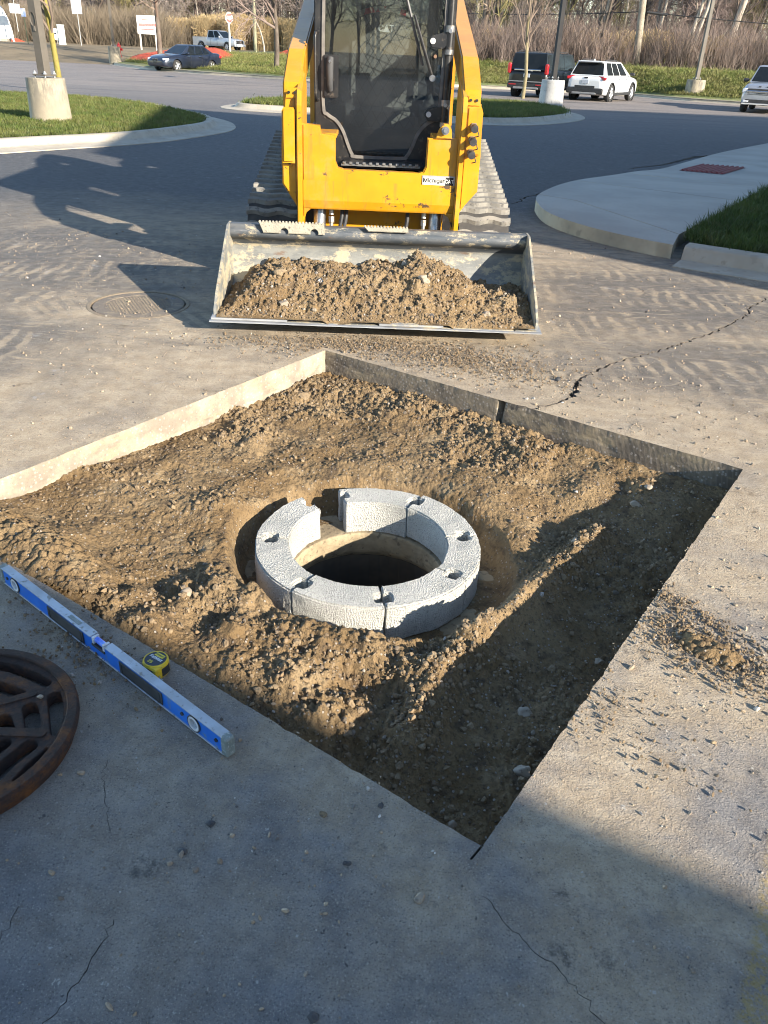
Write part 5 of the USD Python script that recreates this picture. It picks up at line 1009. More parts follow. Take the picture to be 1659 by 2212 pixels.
h += .045 * np.exp(-((q[:, 0] - .265) ** 2 + (q[:, 1] - 5.42) ** 2) / .06 ** 2) + .05 * np.exp(-((q[:, 0] - .33) ** 2 + (q[:, 1] - 5.16) ** 2) / .05 ** 2)
h -= .030 * sstep(.06, 0, t_y) * sstep(.40, .6, meshkit.fbm(np.c_[q[:, 0] * 5, 0 * q[:, 0], 0 * q[:, 0]], 2, 77))
back = np.interp(Y.ravel(), prof[:8, 0], prof[:8, 1]); i = np.arange(len(q)).reshape(X.shape); f = np.stack([i[:-1, :-1], i[1:, :-1], i[1:, 1:], i[:-1, 1:]], -1).reshape(-1, 4)
Rm = np.array([[math.cos(math.radians(YAW)), -math.sin(math.radians(YAW))], [math.sin(math.radians(YAW)), math.cos(math.radians(YAW))]]); toff = np.array([-.13 + 5.95 * math.sin(math.radians(YAW)), 5.95 - 5.95 * math.cos(math.radians(YAW))])
def to_world(p): return p @ Rm.T + toff
me = trimesh.Trimesh(np.c_[to_world(q), h], np.vstack([f[:, [0, 1, 2]], f[:, [0, 2, 3]]]), process=False)
obj('soil_heap', me, DIRT, None, True, 'heap of brown stony soil lying in the loader bucket', 'soil heap')
heap_tree = cKDTree(to_world(q)); rng = np.random.default_rng(31); n = 9000; pp = to_world(np.c_[rng.uniform(-.96, .96, n), rng.uniform(4.91, 5.5, n)]); hz = h[heap_tree.query(pp)[1]]; sz = .0025 + .006 * rng.random(n) ** 2.5 + .013 * rng.random(n) ** 10
scatter('bucket_gravel', ROCKS + ROCK2, np.c_[pp, hz + sz * .2], sz, rng, GRAV, 'stones and crumbs over the soil heap in the bucket', 'gravel', upright=False)
for i, (x, y, s, lab, mm) in enumerate(((-.58, 5.02, .040, 'large flat tan stone low on the left of the bucket heap', STONE), (.30, 5.42, .035, 'block-shaped brown clod on the very top of the bucket heap', CLOD), (.185, 5.40, .034, 'pale grey broken lump beside the top clod of the bucket heap', STONE), (-.16, 5.34, .034, 'brown lump on the crest in the middle of the bucket heap', CLOD), (.30, 5.16, .042, 'pale lumpy clod standing out in the middle right of the bucket heap', STONE),
        (.70, 5.03, .034, 'large tan stone low on the right of the bucket heap', STONE), (-.62, 5.20, .042, 'brown clod on the upper left of the bucket heap', CLOD), (-.39, 4.98, .022, 'small grey flat stone low in the bucket heap, right of the large tan one', STONE), (.35, 4.97, .024, 'dark grey stone low in the middle right of the bucket heap', DARKST), (-.36, 5.20, .022, 'small white stone on the left half of the bucket heap', mat('white_stone', (.5, .48, .45), (.42, .4, .37), 20, .8)))):
    w_ = to_world(np.array([[x, y]]))[0]; rock('stone', w_, s, float(h[heap_tree.query(w_)[1]]) - s * .35, mm, lab, 'stone', 140 + i)
# ------------------------------------------------------------------ vehicles
def paint(name, c, met=.0, rough=.28, coat=.8):
    g = NG(name); p = g.objco(); col = g.mix(g.mr(g.noise(p, 1.5, 4, .6), .3, .7, 0, .03), c, (.3, .27, .22)); return g.pbr(col, rough, None, metallic=met, coat_weight=coat, coat_roughness=.06)
CGL = mat('car_glass', (.008, .010, .011), (.012, .014, .015), 2, .06, spec=.3); TYRE = mat('tyre', (.018, .018, .018), (.04, .038, .035), 10, .85); RIMM = mat('alloy_rim', (.55, .56, .58), (.48, .49, .5), 5, .3, metallic=.6)
CHR = mat('chrome_trim', (.75, .76, .78), None, rough=.12, metallic=1.0); LAMP = mat('lamp_glass', (.62, .64, .66), (.5, .5, .52), 30, .12, coat=1.); TAIL = mat('tail_lamp', (.42, .015, .02), (.30, .01, .015), 30, .15, coat=1.); TRIM = mat('car_black_trim', (.02, .02, .021), (.03, .03, .03), 9, .55); PLATE = mat('licence_plate', (.42, .45, .50), (.35, .38, .42), 30, .5); GREYT = mat('grey_valance', (.20, .20, .20), (.26, .26, .26), 9, .5)
def wheel(parent, x, y, r, w, s, spokes=5, twin=True):
    t = thing('wheel', None, None, (x, y, r), parent=parent)
    obj('tyre', revolve([(r * .66, -w / 2), (r * .90, -w / 2), (r * .985, -w * .34), (r, -w * .1), (r, w * .1), (r * .985, w * .34), (r * .90, w / 2), (r * .66, w / 2), (r * .64, 0), (r * .66, -w / 2)], 32, 'y'), TYRE, t, 40)
    mb = MB(); yo = s * w * .40; mb.add(revolve([(r * .60, yo - s * .08), (r * .60, yo), (r * .64, yo + s * .012), (r * .67, yo), (r * .67, yo - s * .08)], 32, 'y'))
    for k in range(spokes):
        for dd in ((-.16, .16) if twin else (0,)):
            a = 2 * PI * k / spokes + dd; b = 2 * PI * k / spokes + dd * .45; mb.tube([(math.cos(b) * r * .12, yo, math.sin(b) * r * .12), (math.cos(a) * r * .62, yo - s * .004, math.sin(a) * r * .62)], [r * .075, r * .06], 6)
    mb.add(revolve([(.001, yo + s * .012), (r * .15, yo + s * .008), (r * .17, yo - s * .03)], 20, 'y')); obj('rim', mb, RIMM, t, 35, kind=None)
    obj('brake_disc', revolve([(.001, yo - s * .05), (r * .55, yo - s * .05), (r * .55, yo - s * .07)], 24, 'y'), TRIM, t)
def loft(st):
    """st: (x, half width, underside, shoulder height, crown)"""
    rings = []
    for x, w, zb, zt, cr in st:
        h = zt - zb; half = [(0, zb), (w * .84, zb), (w * .95, zb + .04), (w * .985, zb + h * .22), (w, zb + h * .46), (w * .985, zb + h * .70), (w * .955, zb + h * .88), (w * .89, zt - .012), (w * .78, zt + cr * .35), (w * .4, zt + cr * .85), (0, zt + cr)]
        full = half + [(-a, b) for a, b in half[-2:0:-1]]; rings.append([(x, a, b) for a, b in full])
    n = len(rings[0]); v = np.array(rings).reshape(-1, 3); f = []
    for k in range(len(rings) - 1):
        for i in range(n): j = (i + 1) % n; f += [(k * n + i, (k + 1) * n + j, k * n + j), (k * n + i, (k + 1) * n + i, (k + 1) * n + j)]
    for e, flip in ((0, False), (len(rings) - 1, True)):
        for i in range(1, n - 1): f.append((e * n, e * n + i, e * n + i + 1) if not flip else (e * n, e * n + i + 1, e * n + i))
    m = trimesh.Trimesh(v, f, process=True); trimesh.repair.fix_normals(m); return m
def smooth_st(st, n=5):
    a = spline(np.array(st, float), n); return a
def cut_arches(m, wheels, r):
    try:
        mm = manifold3d.Manifold(manifold3d.Mesh(np.asarray(m.vertices, np.float32), np.asarray(m.faces, np.uint32)))
        if mm.num_tri() == 0: return m
        for x, y, zr in wheels: mm -= manifold3d.Manifold.cylinder(.36, r, r, 36).rotate([90, 0, 0]).translate([x, y + (.26 if y > 0 else .10), zr])
        return mm
    except Exception: return m
def panel(parent, name, quad, mtl, off=.006, inset=0., rnd=.03, label=None):
    """a pane on the quad (four corners, counter-clockwise seen from outside)"""
    q = np.array(quad, float); c = q.mean(0); x = q[1] - q[0]; x /= np.linalg.norm(x); nrm = np.cross(q[1] - q[0], q[3] - q[0]); nrm /= np.linalg.norm(nrm); y = np.cross(nrm, x)
    pl = Polygon([((k - c) @ x, (k - c) @ y) for k in q]).buffer(-inset - rnd).buffer(rnd, 4)
    return obj(name, place(prism(pl, -.02, off), c, x, y), mtl, parent, label=label)
def lerp(a, b, t): return np.array(a) + (np.array(b) - np.array(a)) * t
def greenhouse(t, PM, b, r, pillars, glassm=CGL, rails=None, back=True):
    """b, r: base and roof frames (rear x, front x, half width, z); pillars: positions along each side, as fractions, of the pillars between the side windows"""
    B = lambda k, s: np.array([b[k], b[2] * s, b[3]]); R_ = lambda k, s: np.array([r[k], r[2] * s, r[3]])
    pts = [];
    for k, ins in ((0, 1), (1, -1)):
        for s in (-1, 1): pts += [B(k, s), R_(k, s), R_(k, s) * [1, .8, 1] + [ins * .10, 0, .045], R_(k, s) * [1, .93, 1] + [ins * .04, 0, .028]]
    hull_ = trimesh.convex.convex_hull(np.array(pts)); obj('roof', hull_, PM, t, 30)
    for s in (-1, 1):
        for a, c in zip(pillars[:-1], pillars[1:]):
            q = [lerp(B(0, s), B(1, s), a[0]), lerp(B(0, s), B(1, s), c[0]), lerp(R_(0, s), R_(1, s), c[1]), lerp(R_(0, s), R_(1, s), a[1])]
            if s > 0: q = [q[1], q[0], q[3], q[2]]
            panel(t, 'side_window', q, glassm, .005, .03)
    panel(t, 'windscreen', [B(1, -1), B(1, 1), R_(1, 1), R_(1, -1)], glassm, .005, .05)
    if back: panel(t, 'rear_window', [B(0, 1), B(0, -1), R_(0, -1), R_(0, 1)], glassm, .005, .05)
    if rails:
        for s in (-1, 1): obj('roof_rail', MB().tube(spline([(r[0] + .25, r[2] * .86 * s, r[3] + .03), (r[0] + .35, r[2] * .87 * s, r[3] + .085), (r[1] - .55, r[2] * .87 * s, r[3] + .085), (r[1] - .4, r[2] * .86 * s, r[3] + .03)], 4), .018, 6), rails, t)
def mirrors(t, x, y, z, PM, c=(.16, .11, .13)):
    for s in (-1, 1): obj('door_mirror', MB().add(rbox((c[0], c[1] * 2, c[2]), .04).apply_translation([x, s * (y + .08), z])), PM, t, 40)
def lines(t, xs, half, z0, z1):
    for s in (-1, 1):
        for x in xs: obj('door_gap', MB().box((x, s * half, (z0 + z1) / 2), (.012, .012, z1 - z0)), TRIM, t)
        for x in xs: obj('door_handle', MB().add(rbox((.20, .03, .035), .012).apply_translation([x + .17, s * (half + .008), z1 - .09])), TRIM if False else CHR, t)
def arches(t, wh, r, mtl=TRIM):
    for x, y, z in wh: obj('wheel_arch', MB().add(revolve([(r - .002, -.10), (r - .002, .012), (r + .03, .012), (r + .035, 0), (r + .035, -.03)] if y > 0 else [(r - .002, .10), (r - .002, -.012), (r + .03, -.012), (r + .035, 0), (r + .035, .03)], 40, 'y').apply_translation([x, y, z])), mtl, t, 40)

# dark blue sedan, nose to the left and towards the camera
SED = paint('dark_blue_paint', (.012, .018, .035), .3)
def sedan():
    t = thing('parked_car', 'dark blue four-door sedan parked at the kerb in front of the tall reeds', 'car')
    st = [(-2.40, .72, .42, .80, .02), (-2.32, .80, .34, .98, .02), (-2.05, .89, .26, 1.05, .02), (-1.5, .92, .22, 1.02, .02), (-.8, .92, .20, .96, .03), (.4, .92, .20, .94, .04), (1.1, .915, .20, .93, .05), (1.7, .90, .22, .86, .06), (2.1, .86, .24, .78, .05), (2.33, .77, .28, .66, .04), (2.42, .66, .36, .56, .02)]
    wh = [(-1.44, .80, .325), (-1.44, -.80, .325), (1.45, .80, .325), (1.45, -.80, .325)]
    obj('body', cut_arches(loft(smooth_st(st)), [(x, y, z) for x, y, z in wh], .375), SED, t, 35)
    greenhouse(t, SED, (-1.85, 1.0, .80, .955), (-1.05, .16, .60, 1.43), [(.12, .0), (.34, .22), (.60, .62), (.86, .98)])
    for x, y, z in wh: wheel(t, x, y, z, .225, 1 if y > 0 else -1)
    for s in (-1, 1): obj('headlight', MB().add(rbox((.40, .30, .15), .05).apply_transform(trimesh.transformations.rotation_matrix(-s * .55, [0, 0, 1])).apply_translation([2.16, s * .66, .655])), LAMP, t, 40); obj('taillight', MB().add(rbox((.22, .36, .17), .04).apply_translation([-2.27, s * .68, .85])), TAIL, t, 40); obj('fog_lamp', MB().ball((2.36, s * .58, .38), .05), LAMP, t)
    for s in (-1, 1): obj('kidney_grille', MB().add(rbox((.08, .22, .15), .03).apply_translation([2.385, s * .135, .60])), TRIM, t, 40); obj('grille_frame', MB().box((2.42, s * .135, .675), (.02, .22, .012)), CHR, t)
    obj('lower_grille', MB().add(rbox((.08, 1.0, .12), .03).apply_translation([2.37, 0, .37])), TRIM, t); obj('front_plate', MB().box((2.44, 0, .47), (.02, .30, .10)), TRIM, t); mirrors(t, .62, .90, 1.0, SED); lines(t, (-.62, .33), .915, .36, .93)
    for s in (-1, 1): obj('window_trim', MB().tube([(-1.6, s * .815, .965), (.9, s * .815, .965)], .010, 5), CHR, t)
    return t
sedan_ = sedan()
def put(o, px, py, Y, rz, z=None, s=1.0):
    p_ = AT(px, py, Y); o_ops = UsdGeom.Xformable(o).GetOrderedXformOps(); o_ops[0].Set(Gf.Vec3d(float(p_[0]), float(p_[1]), float(lot_z(p_[1]) if z is None else z))); o_ops[1].Set(float(rz)); 
    if s != 1.0: UsdGeom.Xformable(o).AddScaleOp().Set(Gf.Vec3f(s, s, s))
def heading(az): return 90 - az              # degrees: a car whose nose points to the azimuth az
put(sedan_, 401, 150, 57.5, heading(-146))

# white crossover and black full-size van-like wagon, both nose to the bank
def suv(name, label, PM, L, W, Hh, cl, zbelt, roof, base, pil, grey, wr, wbx, tail):
    t = thing(name, label, 'car'); xr, xf = -L / 2, L / 2; w = W / 2
    st = [(xr, w * .72, .46, zbelt - .22, .0), (xr + .04, w * .86, .40, zbelt - .10, .0), (xr + .16, w * .955, cl + .05, zbelt - .02, .0), (xr + .40, w * .99, cl, zbelt, .0), (xr + 1.2, w, cl - .02, zbelt + .0, .0), (-.2, w, cl - .02, zbelt - .02, .02), (xf - 1.55, w, cl - .02, zbelt - .03, .05), (xf - .9, w * .985, cl, zbelt - .06, .06), (xf - .35, w * .96, cl + .0, zbelt - .12, .05), (xf - .08, w * .90, cl + .02, zbelt - .18, .03), (xf, w * .84, cl + .06, zbelt - .24, .0)]
    wh = [(wbx[0], w - .12, wr), (wbx[0], -w + .12, wr), (wbx[1], w - .12, wr), (wbx[1], -w + .12, wr)]
    obj('body', cut_arches(loft(smooth_st(st, 4)), wh, wr + .06), PM, t, 35); greenhouse(t, PM, base, roof, pil, rails=TRIM)
    for x, y, z in wh: wheel(t, x, y, z, .25, 1 if y > 0 else -1, 5)
    arches(t, [(x, (w - .004) * np.sign(y), z) for x, y, z in wh], wr + .055, grey)
    obj('rear_bumper', MB().add(rbox((.16, W * .93, .26), .05).apply_translation([xr + .02, 0, cl + .18])), grey, t, 40); obj('skid_plate', MB().add(rbox((.12, W * .62, .10), .03).apply_translation([xr - .02, 0, cl + .08])), GREYT, t, 40)
    for s in (-1, 1): obj('sill', MB().add(rbox((L * .50, .06, .13), .02).apply_translation([(wbx[0] + wbx[1]) / 2, s * (w - .005), cl + .07])), grey, t); obj('headlight', MB().add(rbox((.30, .34, .14), .04).apply_translation([xf - .30, s * (w - .27), zbelt - .28])), LAMP, t, 40)
    obj('licence_plate', MB().box((xr - .012, 0, zbelt - .26), (.02, .31, .155)), PLATE, t); mirrors(t, base[1] - .35, w, zbelt + .08, TRIM); lines(t, (-.62, .36), w - .002, cl + .12, zbelt - .03)
    obj('grille', MB().add(rbox((.08, W * .55, .26), .03).apply_translation([xf - .05, 0, zbelt - .42])), TRIM, t)
    tail(t, xr, w, zbelt); return t
WHT = paint('white_paint', (.62, .63, .63), .0); BLK = paint('black_paint', (.003, .0035, .004), .0, coat=.12)
def tail_w(t, xr, w, zb):
    for s in (-1, 1):
        q = MB().add(rbox((.16, .46, .13), .03).apply_transform(trimesh.transformations.rotation_matrix(-s * .12, [1, 0, 0])).apply_transform(trimesh.transformations.rotation_matrix(s * .35, [0, 0, 1])).apply_translation([xr + .13, s * (w - .22), zb - .10])); obj('taillight', q, TAIL, t, 40); obj('exhaust_tip', MB().tube([(xr - .05, s * .66, .40), (xr + .1, s * .66, .40)], .055, 12), CHR, t)
    obj('recess_panel', MB().add(rbox((.03, 1.0, .15), .02).apply_translation([xr - .035, 0, .58])), TRIM, t); obj('badge', MB().box((xr + .02, 0, zb - .10), (.03, .18, .05)), TRIM, t); obj('roof_spoiler', MB().add(rbox((.30, 1.2, .05), .02).apply_translation([xr + .42, 0, 1.64])), WHT, t); obj('aerial_fin', MB().add(trimesh.convex.convex_hull([(xr + .7, -.03, 1.68), (xr + .7, .03, 1.68), (xr + .95, 0, 1.68), (xr + .74, 0, 1.76)])), WHT, t)
white = suv('white_crossover', 'white crossover parked nose to the grass bank, right of the black one', WHT, 4.80, 1.94, 1.70, .26, 1.08, (-1.95, .15, .66, 1.63), (-2.28, 1.25, .84, 1.06), [(.10, .06), (.34, .34), (.60, .66), (.88, .97)], TRIM, .37, (-1.42, 1.44), tail_w)
put(white, 1300, 207, 42.5, heading(33), s=.95)
def tail_b(t, xr, w, zb):
    for s in (-1, 1): obj('taillight', MB().add(rbox((.16, .16, .42), .03).apply_translation([xr + .06, s * (w - .09), zb + .02])), TAIL, t, 40); obj('rear_reflector', MB().box((xr - .07, s * .68, .56), (.02, .34, .05)), TAIL, t)
    obj('chrome_bar', MB().add(rbox((.05, 1.35, .07), .02).apply_translation([xr + .0, 0, zb - .04])), CHR, t); obj('bumper_strip', MB().box((xr - .062, 0, .69), (.02, 1.75, .035)), GREYT, t)
black = suv('black_wagon', 'black full-size wagon parked nose to the grass bank, left of the white crossover', BLK, 5.3, 2.06, 1.92, .34, 1.20, (-2.42, .85, .80, 1.84), (-2.60, 1.35, .92, 1.18), [(.04, .03), (.28, .30), (.58, .62), (.90, .97)], TRIM, .41, (-1.55, 1.52), tail_b)
put(black, 1180, 201, 43.4, heading(31), s=.96)

# silver boxy wagon coming in at the right edge, front towards the camera
SIL = paint('silver_paint', (.36, .37, .39), .55, .3)
def boxy():
    t = thing('silver_wagon', 'silver boxy wagon facing the camera, cut off by the right edge', 'car'); w = .95
    st = [(-2.5, .84, .45, .98, 0), (-2.4, .93, .30, 1.08, 0), (-1.5, .96, .26, 1.10, 0), (.4, .96, .26, 1.08, .02), (1.3, .955, .26, 1.07, .05), (2.1, .94, .28, 1.02, .05), (2.42, .90, .30, .92, .03), (2.53, .82, .34, .80, .0)]
    wh = [(-1.5, .83, .37), (-1.5, -.83, .37), (1.5, .83, .37), (1.5, -.83, .37)]; obj('body', cut_arches(loft(smooth_st(st, 4)), wh, .43), SIL, t, 35); greenhouse(t, SIL, (-2.35, 1.25, .86, 1.08), (-2.15, .40, .72, 1.66), [(.05, .03), (.32, .34), (.60, .66), (.90, .97)])
    for x, y, z in wh: wheel(t, x, y, z, .24, 1 if y > 0 else -1)
    obj('grille', MB().add(rbox((.06, 1.46, .24), .02).apply_translation([2.50, 0, .76])), TRIM, t); obj('grille_bar', MB().add(rbox((.06, 1.50, .075), .02).apply_translation([2.53, 0, .775])), CHR, t); obj('grille_bar', MB().add(rbox((.05, 1.50, .02), .006).apply_translation([2.52, 0, .685])), CHR, t); obj('lower_grille', MB().add(rbox((.06, 1.5, .16), .03).apply_translation([2.51, 0, .44])), TRIM, t); obj('bumper_lip', MB().add(rbox((.08, 1.72, .05), .02).apply_translation([2.50, 0, .335])), LETC, t)
    for s in (-1, 1): obj('headlight', MB().add(rbox((.24, .22, .17), .03).apply_translation([2.40, s * .80, .80])), LAMP, t, 40); obj('fog_lamp', MB().add(rbox((.05, .22, .09), .02).apply_translation([2.52, s * .70, .43])), LAMP, t)
    for k in range(3): obj('bonnet_badge', MB().box((2.44, -.3 + .3 * k, .955), (.02, .10, .03)), TRIM, t)
    mirrors(t, .95, .95, 1.15, TRIM); return t
bx_ = boxy(); put(bx_, 1662, 229, 38.2, heading(207))

# silver pickup beyond the point of the bank
PIK = paint('pale_silver_paint', (.48, .51, .54), .3, .3)
def pickup():
    t = thing('pickup_truck', 'pale silver four-door pickup on the far drive before the tall reeds', 'pickup'); w = 1.0
    st = [(2.05, .92, .42, 1.18, .03), (2.4, .90, .44, 1.14, .03), (2.85, .86, .46, 1.06, .02), (2.93, .80, .50, .98, 0)]
    cabst = [(-.95, .98, .44, 1.22, .0), (-.9, .99, .42, 1.24, .0), (.3, 1.0, .42, 1.22, .0), (1.3, 1.0, .42, 1.22, .03), (2.0, .97, .42, 1.20, .05), (2.5, .93, .44, 1.14, .05), (2.85, .88, .46, 1.04, .03), (2.94, .80, .52, .94, .0)]
    wh = [(-1.75, .86, .42), (-1.75, -.86, .42), (1.9, .86, .42), (1.9, -.86, .42)]; obj('cab_body', cut_arches(loft(smooth_st(cabst, 4)), wh[2:], .49), PIK, t, 35)
    bed = manifold3d.Manifold.cube([1.93, 1.98, .82]).translate([-2.93, -.99, .46]) - manifold3d.Manifold.cube([1.80, 1.74, .7]).translate([-2.86, -.87, .72])
    for x, y, z in wh[:2]: bed -= manifold3d.Manifold.cylinder(.36, .49, .49, 36).rotate([90, 0, 0]).translate([x, y + (.26 if y > 0 else .10), z])
    obj('bed', bed, PIK, t); obj('bed_cap', MB().box((-1.96, .93, 1.292), (1.94, .10, .02)), TRIM, t); obj('bed_cap', MB().box((-1.96, -.93, 1.292), (1.94, .10, .02)), TRIM, t)
    greenhouse(t, PIK, (-.93, 1.38, .90, 1.22), (-.82, .50, .76, 1.90), [(.04, .02), (.47, .52), (.92, .98)])
    for x, y, z in wh: wheel(t, x, y, z, .28, 1 if y > 0 else -1, 6, False)
    obj('grille', MB().add(rbox((.08, 1.3, .34), .04).apply_translation([2.92, 0, .86])), TRIM, t); obj('front_bumper', MB().add(rbox((.16, 1.86, .24), .05).apply_translation([2.93, 0, .56])), CHR if False else PIK, t)
    for s in (-1, 1): obj('headlight', MB().add(rbox((.22, .30, .26), .04).apply_translation([2.80, s * .74, .90])), LAMP, t, 40); obj('taillight', MB().add(rbox((.06, .14, .40), .02).apply_translation([-2.93, s * .91, 1.02])), TAIL, t)
    mirrors(t, 1.0, 1.02, 1.32, PIK, (.14, .13, .22)); lines(t, (-.35, .55), 1.0, .55, 1.2); obj('rear_bumper', MB().add(rbox((.14, 1.86, .16), .04).apply_translation([-2.98, 0, .58])), CHR, t); return t
pk = pickup(); pz = AT(470, 109, 104)[2]; put(pk, 474, 109, 104, heading(118), z=pz)
drive = struct('far_drive', trimesh.Trimesh([(-60, 98.5, pz - .30), (-14, 98.0, pz - .005), (-14, 109.0, pz - .005), (-60, 110.0, pz - .30)], [(0, 1, 2), (0, 2, 3)], process=False), PAVE)
# another stands behind the photographer, mirrored in the cab's glass; an added box truck shades the foreground
dup(pk, (5.9, -24.0, 0), heading(-62), label='white pickup parked far behind, mirrored in the loader door', scale=1.05)
TRK = paint('truck_white', (.6, .6, .58))
bt_a = math.degrees(math.atan2(-2.9, 5.4)); t = thing('box_truck', 'white box truck added out of view behind the photographer to shade the near pavement', 'truck', (5.32, -4.95, 0), bt_a)
obj('cargo_box', MB().add(rbox((6.1, 2.3, 2.75), .03).apply_translation([-.15, 0, 2.22])), TRK, t); obj('frame_rails', MB().box((.6, 0, .72), (8.2, .9, .22)), TRIM, t)
obj('cab_body', trimesh.convex.convex_hull(np.array([(x, y * w, z) for x, w, z in ((3.05, 1, .5), (5.0, .98, .5), (5.05, .95, 1.15), (4.2, .95, 1.35), (3.75, .86, 2.2), (3.05, .88, 2.25)) for y in (-1, 1)])), TRK, t)
for s in (-1, 1): panel(t, 'side_window', [(3.15, s * .99, 1.36), (4.1, s * .99, 1.36), (3.75, s * .90, 2.1), (3.15, s * .90, 2.12)][::1 if s < 0 else -1], CGL, .03, .03)
for x in (-1.9, 4.2):
    for y in (-.92, .92): wheel(t, x, y, .43, .26, 1 if y > 0 else -1, 6, False)
# ------------------------------------------------------------------ light poles, signs, hydrant, utility poles and wires
BRONZE = mat('bronze_pole_paint', (.095, .083, .066), (.115, .10, .082), 3, .6, .1, 80, .002, spec=.3); BRONZED = mat('dark_pole_paint', (.022, .021, .022), (.03, .029, .028), 3, .75, spec=.2); GALV = mat('galvanised_steel', (.34, .35, .36), (.42, .43, .44), 12, .45, metallic=.5)  # BRONZED: pole colour darkened to hold the shade on the island pole
def stained():
    g = NG('stained_base'); p = g.objco(); x, y, z = g.xyz(p); col = g.mix(g.mr(g.noise(p, 3, 5, .65), .35, .65), (.33, .285, .205), (.27, .23, .165))
    st = g.m('multiply', g.mr(g.noise(g.scl(p, (3.5, 3.5, .9)), 2.2, 6, .75), .40, .58), g.mr(z, .1, .7, .15, 1)); col = g.mix(g.m('multiply', st, .75), col, (.10, .095, .085)); col = g.mix(g.mr(g.noise(p, 60, 3, .8), .56, .68, 0, .5), col, (.16, .14, .11))
    return g.pbr(col, .9, g.bump(g.noise(p, 50, 5, .75), .6, .008))
STAIN = stained()
def light_pole(label, base, br, bh, pw, ph, pm, rz=0, hand=False, conc=None, square=False):
    t = thing('light_pole', label, 'light pole', base, rz, 'light poles of the car park' if False else None)
    prof_ = [(.001, bh), (br * .90, bh), (br * .93, bh - .015), (br * .95, bh * .6), (br, .02), (br, -.25), (.001, -.25)]
    cb = rough(revolve(prof_[::-1], 40).subdivide(), .006, 5, 3); obj('concrete_base', cb, conc or STAIN, t, 35)
    obj('base_plate', MB().add(rbox((pw * 1.9, pw * 1.9, .025), .006).apply_translation([0, 0, bh + .045])), pm, t)
    for sx in (-1, 1):
        for sy in (-1, 1): obj('anchor_bolt', MB().tube([(sx * pw * .74, sy * pw * .74, bh - .02), (sx * pw * .74, sy * pw * .74, bh + .11)], .016, 8).tube([(sx * pw * .74, sy * pw * .74, bh + .06), (sx * pw * .74, sy * pw * .74, bh + .085)], .030, 6), GALV, t)
    a, b = pw / 2, pw / 2 * .86; v = [(sx * k, sy * k, z) for k, z in ((a, bh + .055), (b, bh + ph)) for sx, sy in ((-1, -1), (1, -1), (1, 1), (-1, 1))]; obj('pole', trimesh.convex.convex_hull(np.array(v)), pm, t)
    if hand: obj('handhole_cover', MB().add(revolve([(.001, .02), (.05, .02), (.062, .008), (.062, 0)], 24, 'y').apply_transform(np.diag([1, 1, 1.75, 1])).apply_translation([0, -pw / 2 + .003 - .02, bh + .95])).add(rbox((.06, .02, .09), .01).apply_translation([0, -pw / 2 - .005, bh + .80])), pm, t, 35)
    ar = obj('lamp_arm', MB().box((0, -.5, bh + ph - .12), (.07, .9, .07)), pm, t); obj('lamp_head', MB().add(rbox((.42, .72, .20), .05).apply_translation([0, -1.2, bh + ph - .10])), pm, ar)
    return t
p_ = G(101, 278); light_pole('grey-brown square light pole on a tall stained concrete base at upper left', (p_[0], p_[1] + .3, .12), .385, .73, .165, 7.5, BRONZE, -22, True)
p_ = G(1194, 236); light_pole('dark square light pole on a grey concrete base on the shaded island', (p_[0] - .05, p_[1] + .35, lot_z(p_[1]) + .12), .44, .80, .155, 8, BRONZED, 20, conc=mat('grey_concrete_base', (.30, .30, .29), (.36, .355, .34), 3, .85, .5, 40, .006, c3=(.22, .22, .21), world=True))
q = AT(1497, 211, 47.2); light_pole('brown light pole on a round pale base at the foot of the right bank', (q[0], q[1], q[2] + .02), .50, .80, .17, 8, BRONZE, 10)
q = AT(249, 129, 66.5); light_pole('thin light pole on a round pale base beside the red hydrant', (q[0], q[1], q[2]), .44, .84, .16, 8, BRONZE, 0)
REDP = mat('hydrant_red', (.50, .022, .018), (.42, .02, .018), 9, .4)
q = AT(258.5, 120, 68); hy = thing('fire_hydrant', 'red fire hydrant behind the far light pole base', 'hydrant', (q[0], q[1], q[2] - .1)); 
obj('barrel', revolve([(.001, 0), (.17, 0), (.17, .05), (.12, .06), (.11, .62), (.15, .64), (.15, .70), (.13, .72), (.12, .80), (.06, .87), (.001, .88)][::-1], 24), REDP, hy, 35); obj('bonnet_nut', MB().tube([(0, 0, .87), (0, 0, .95)], .03, 6), REDP, hy)
for d in ((1, 0), (-1, 0), (0, -1)): obj('outlet', MB().tube([(0, 0, .5), (.22 * d[0], .22 * d[1], .5)], .075, 12).tube([(.2 * d[0], .2 * d[1], .5), (.25 * d[0], .25 * d[1], .5)], .095, 6), REDP, hy)
SIGNB = mat('sign_back', (.55, .56, .58), (.48, .49, .51), 3, .45); SIGNW = mat('sign_white', (.72, .72, .70), (.66, .66, .65), 3, .5); SIGNR = mat('sign_red', (.55, .10, .09), (.6, .2, .18), 9, .5); POST = mat('sign_post', (.42, .43, .42), (.36, .36, .35), 8, .5); WOODW = mat('white_wood_post', (.62, .60, .55), (.55, .52, .47), 8, .7)
def post_sign(name, label, px, py, Y, panels, ph, pm=POST, pw=.05, cat='sign', rz=0, n=1):
    q = AT(px, py, Y); t = thing(name, label, cat, (q[0], q[1], q[2] - .05), rz)
    obj('post', MB().box((0, .02, ph / 2 - .2), (pw, pw, ph + .4)), pm, t)
    for nm, w, h, z, m_ in panels: obj(nm, MB().add(rbox((w, .02, h), .008).apply_translation([0, -.018 - .01, z])), m_, t)
    return t
post_sign('road_sign', 'pair of blank road sign backs on one post above the left mulch bed', 38, 57, 92, [('upper_sign', .85, .95, 3.15, SIGNB), ('lower_sign', 1.0, .80, 1.55, SIGNB)], 3.5, rz=10)
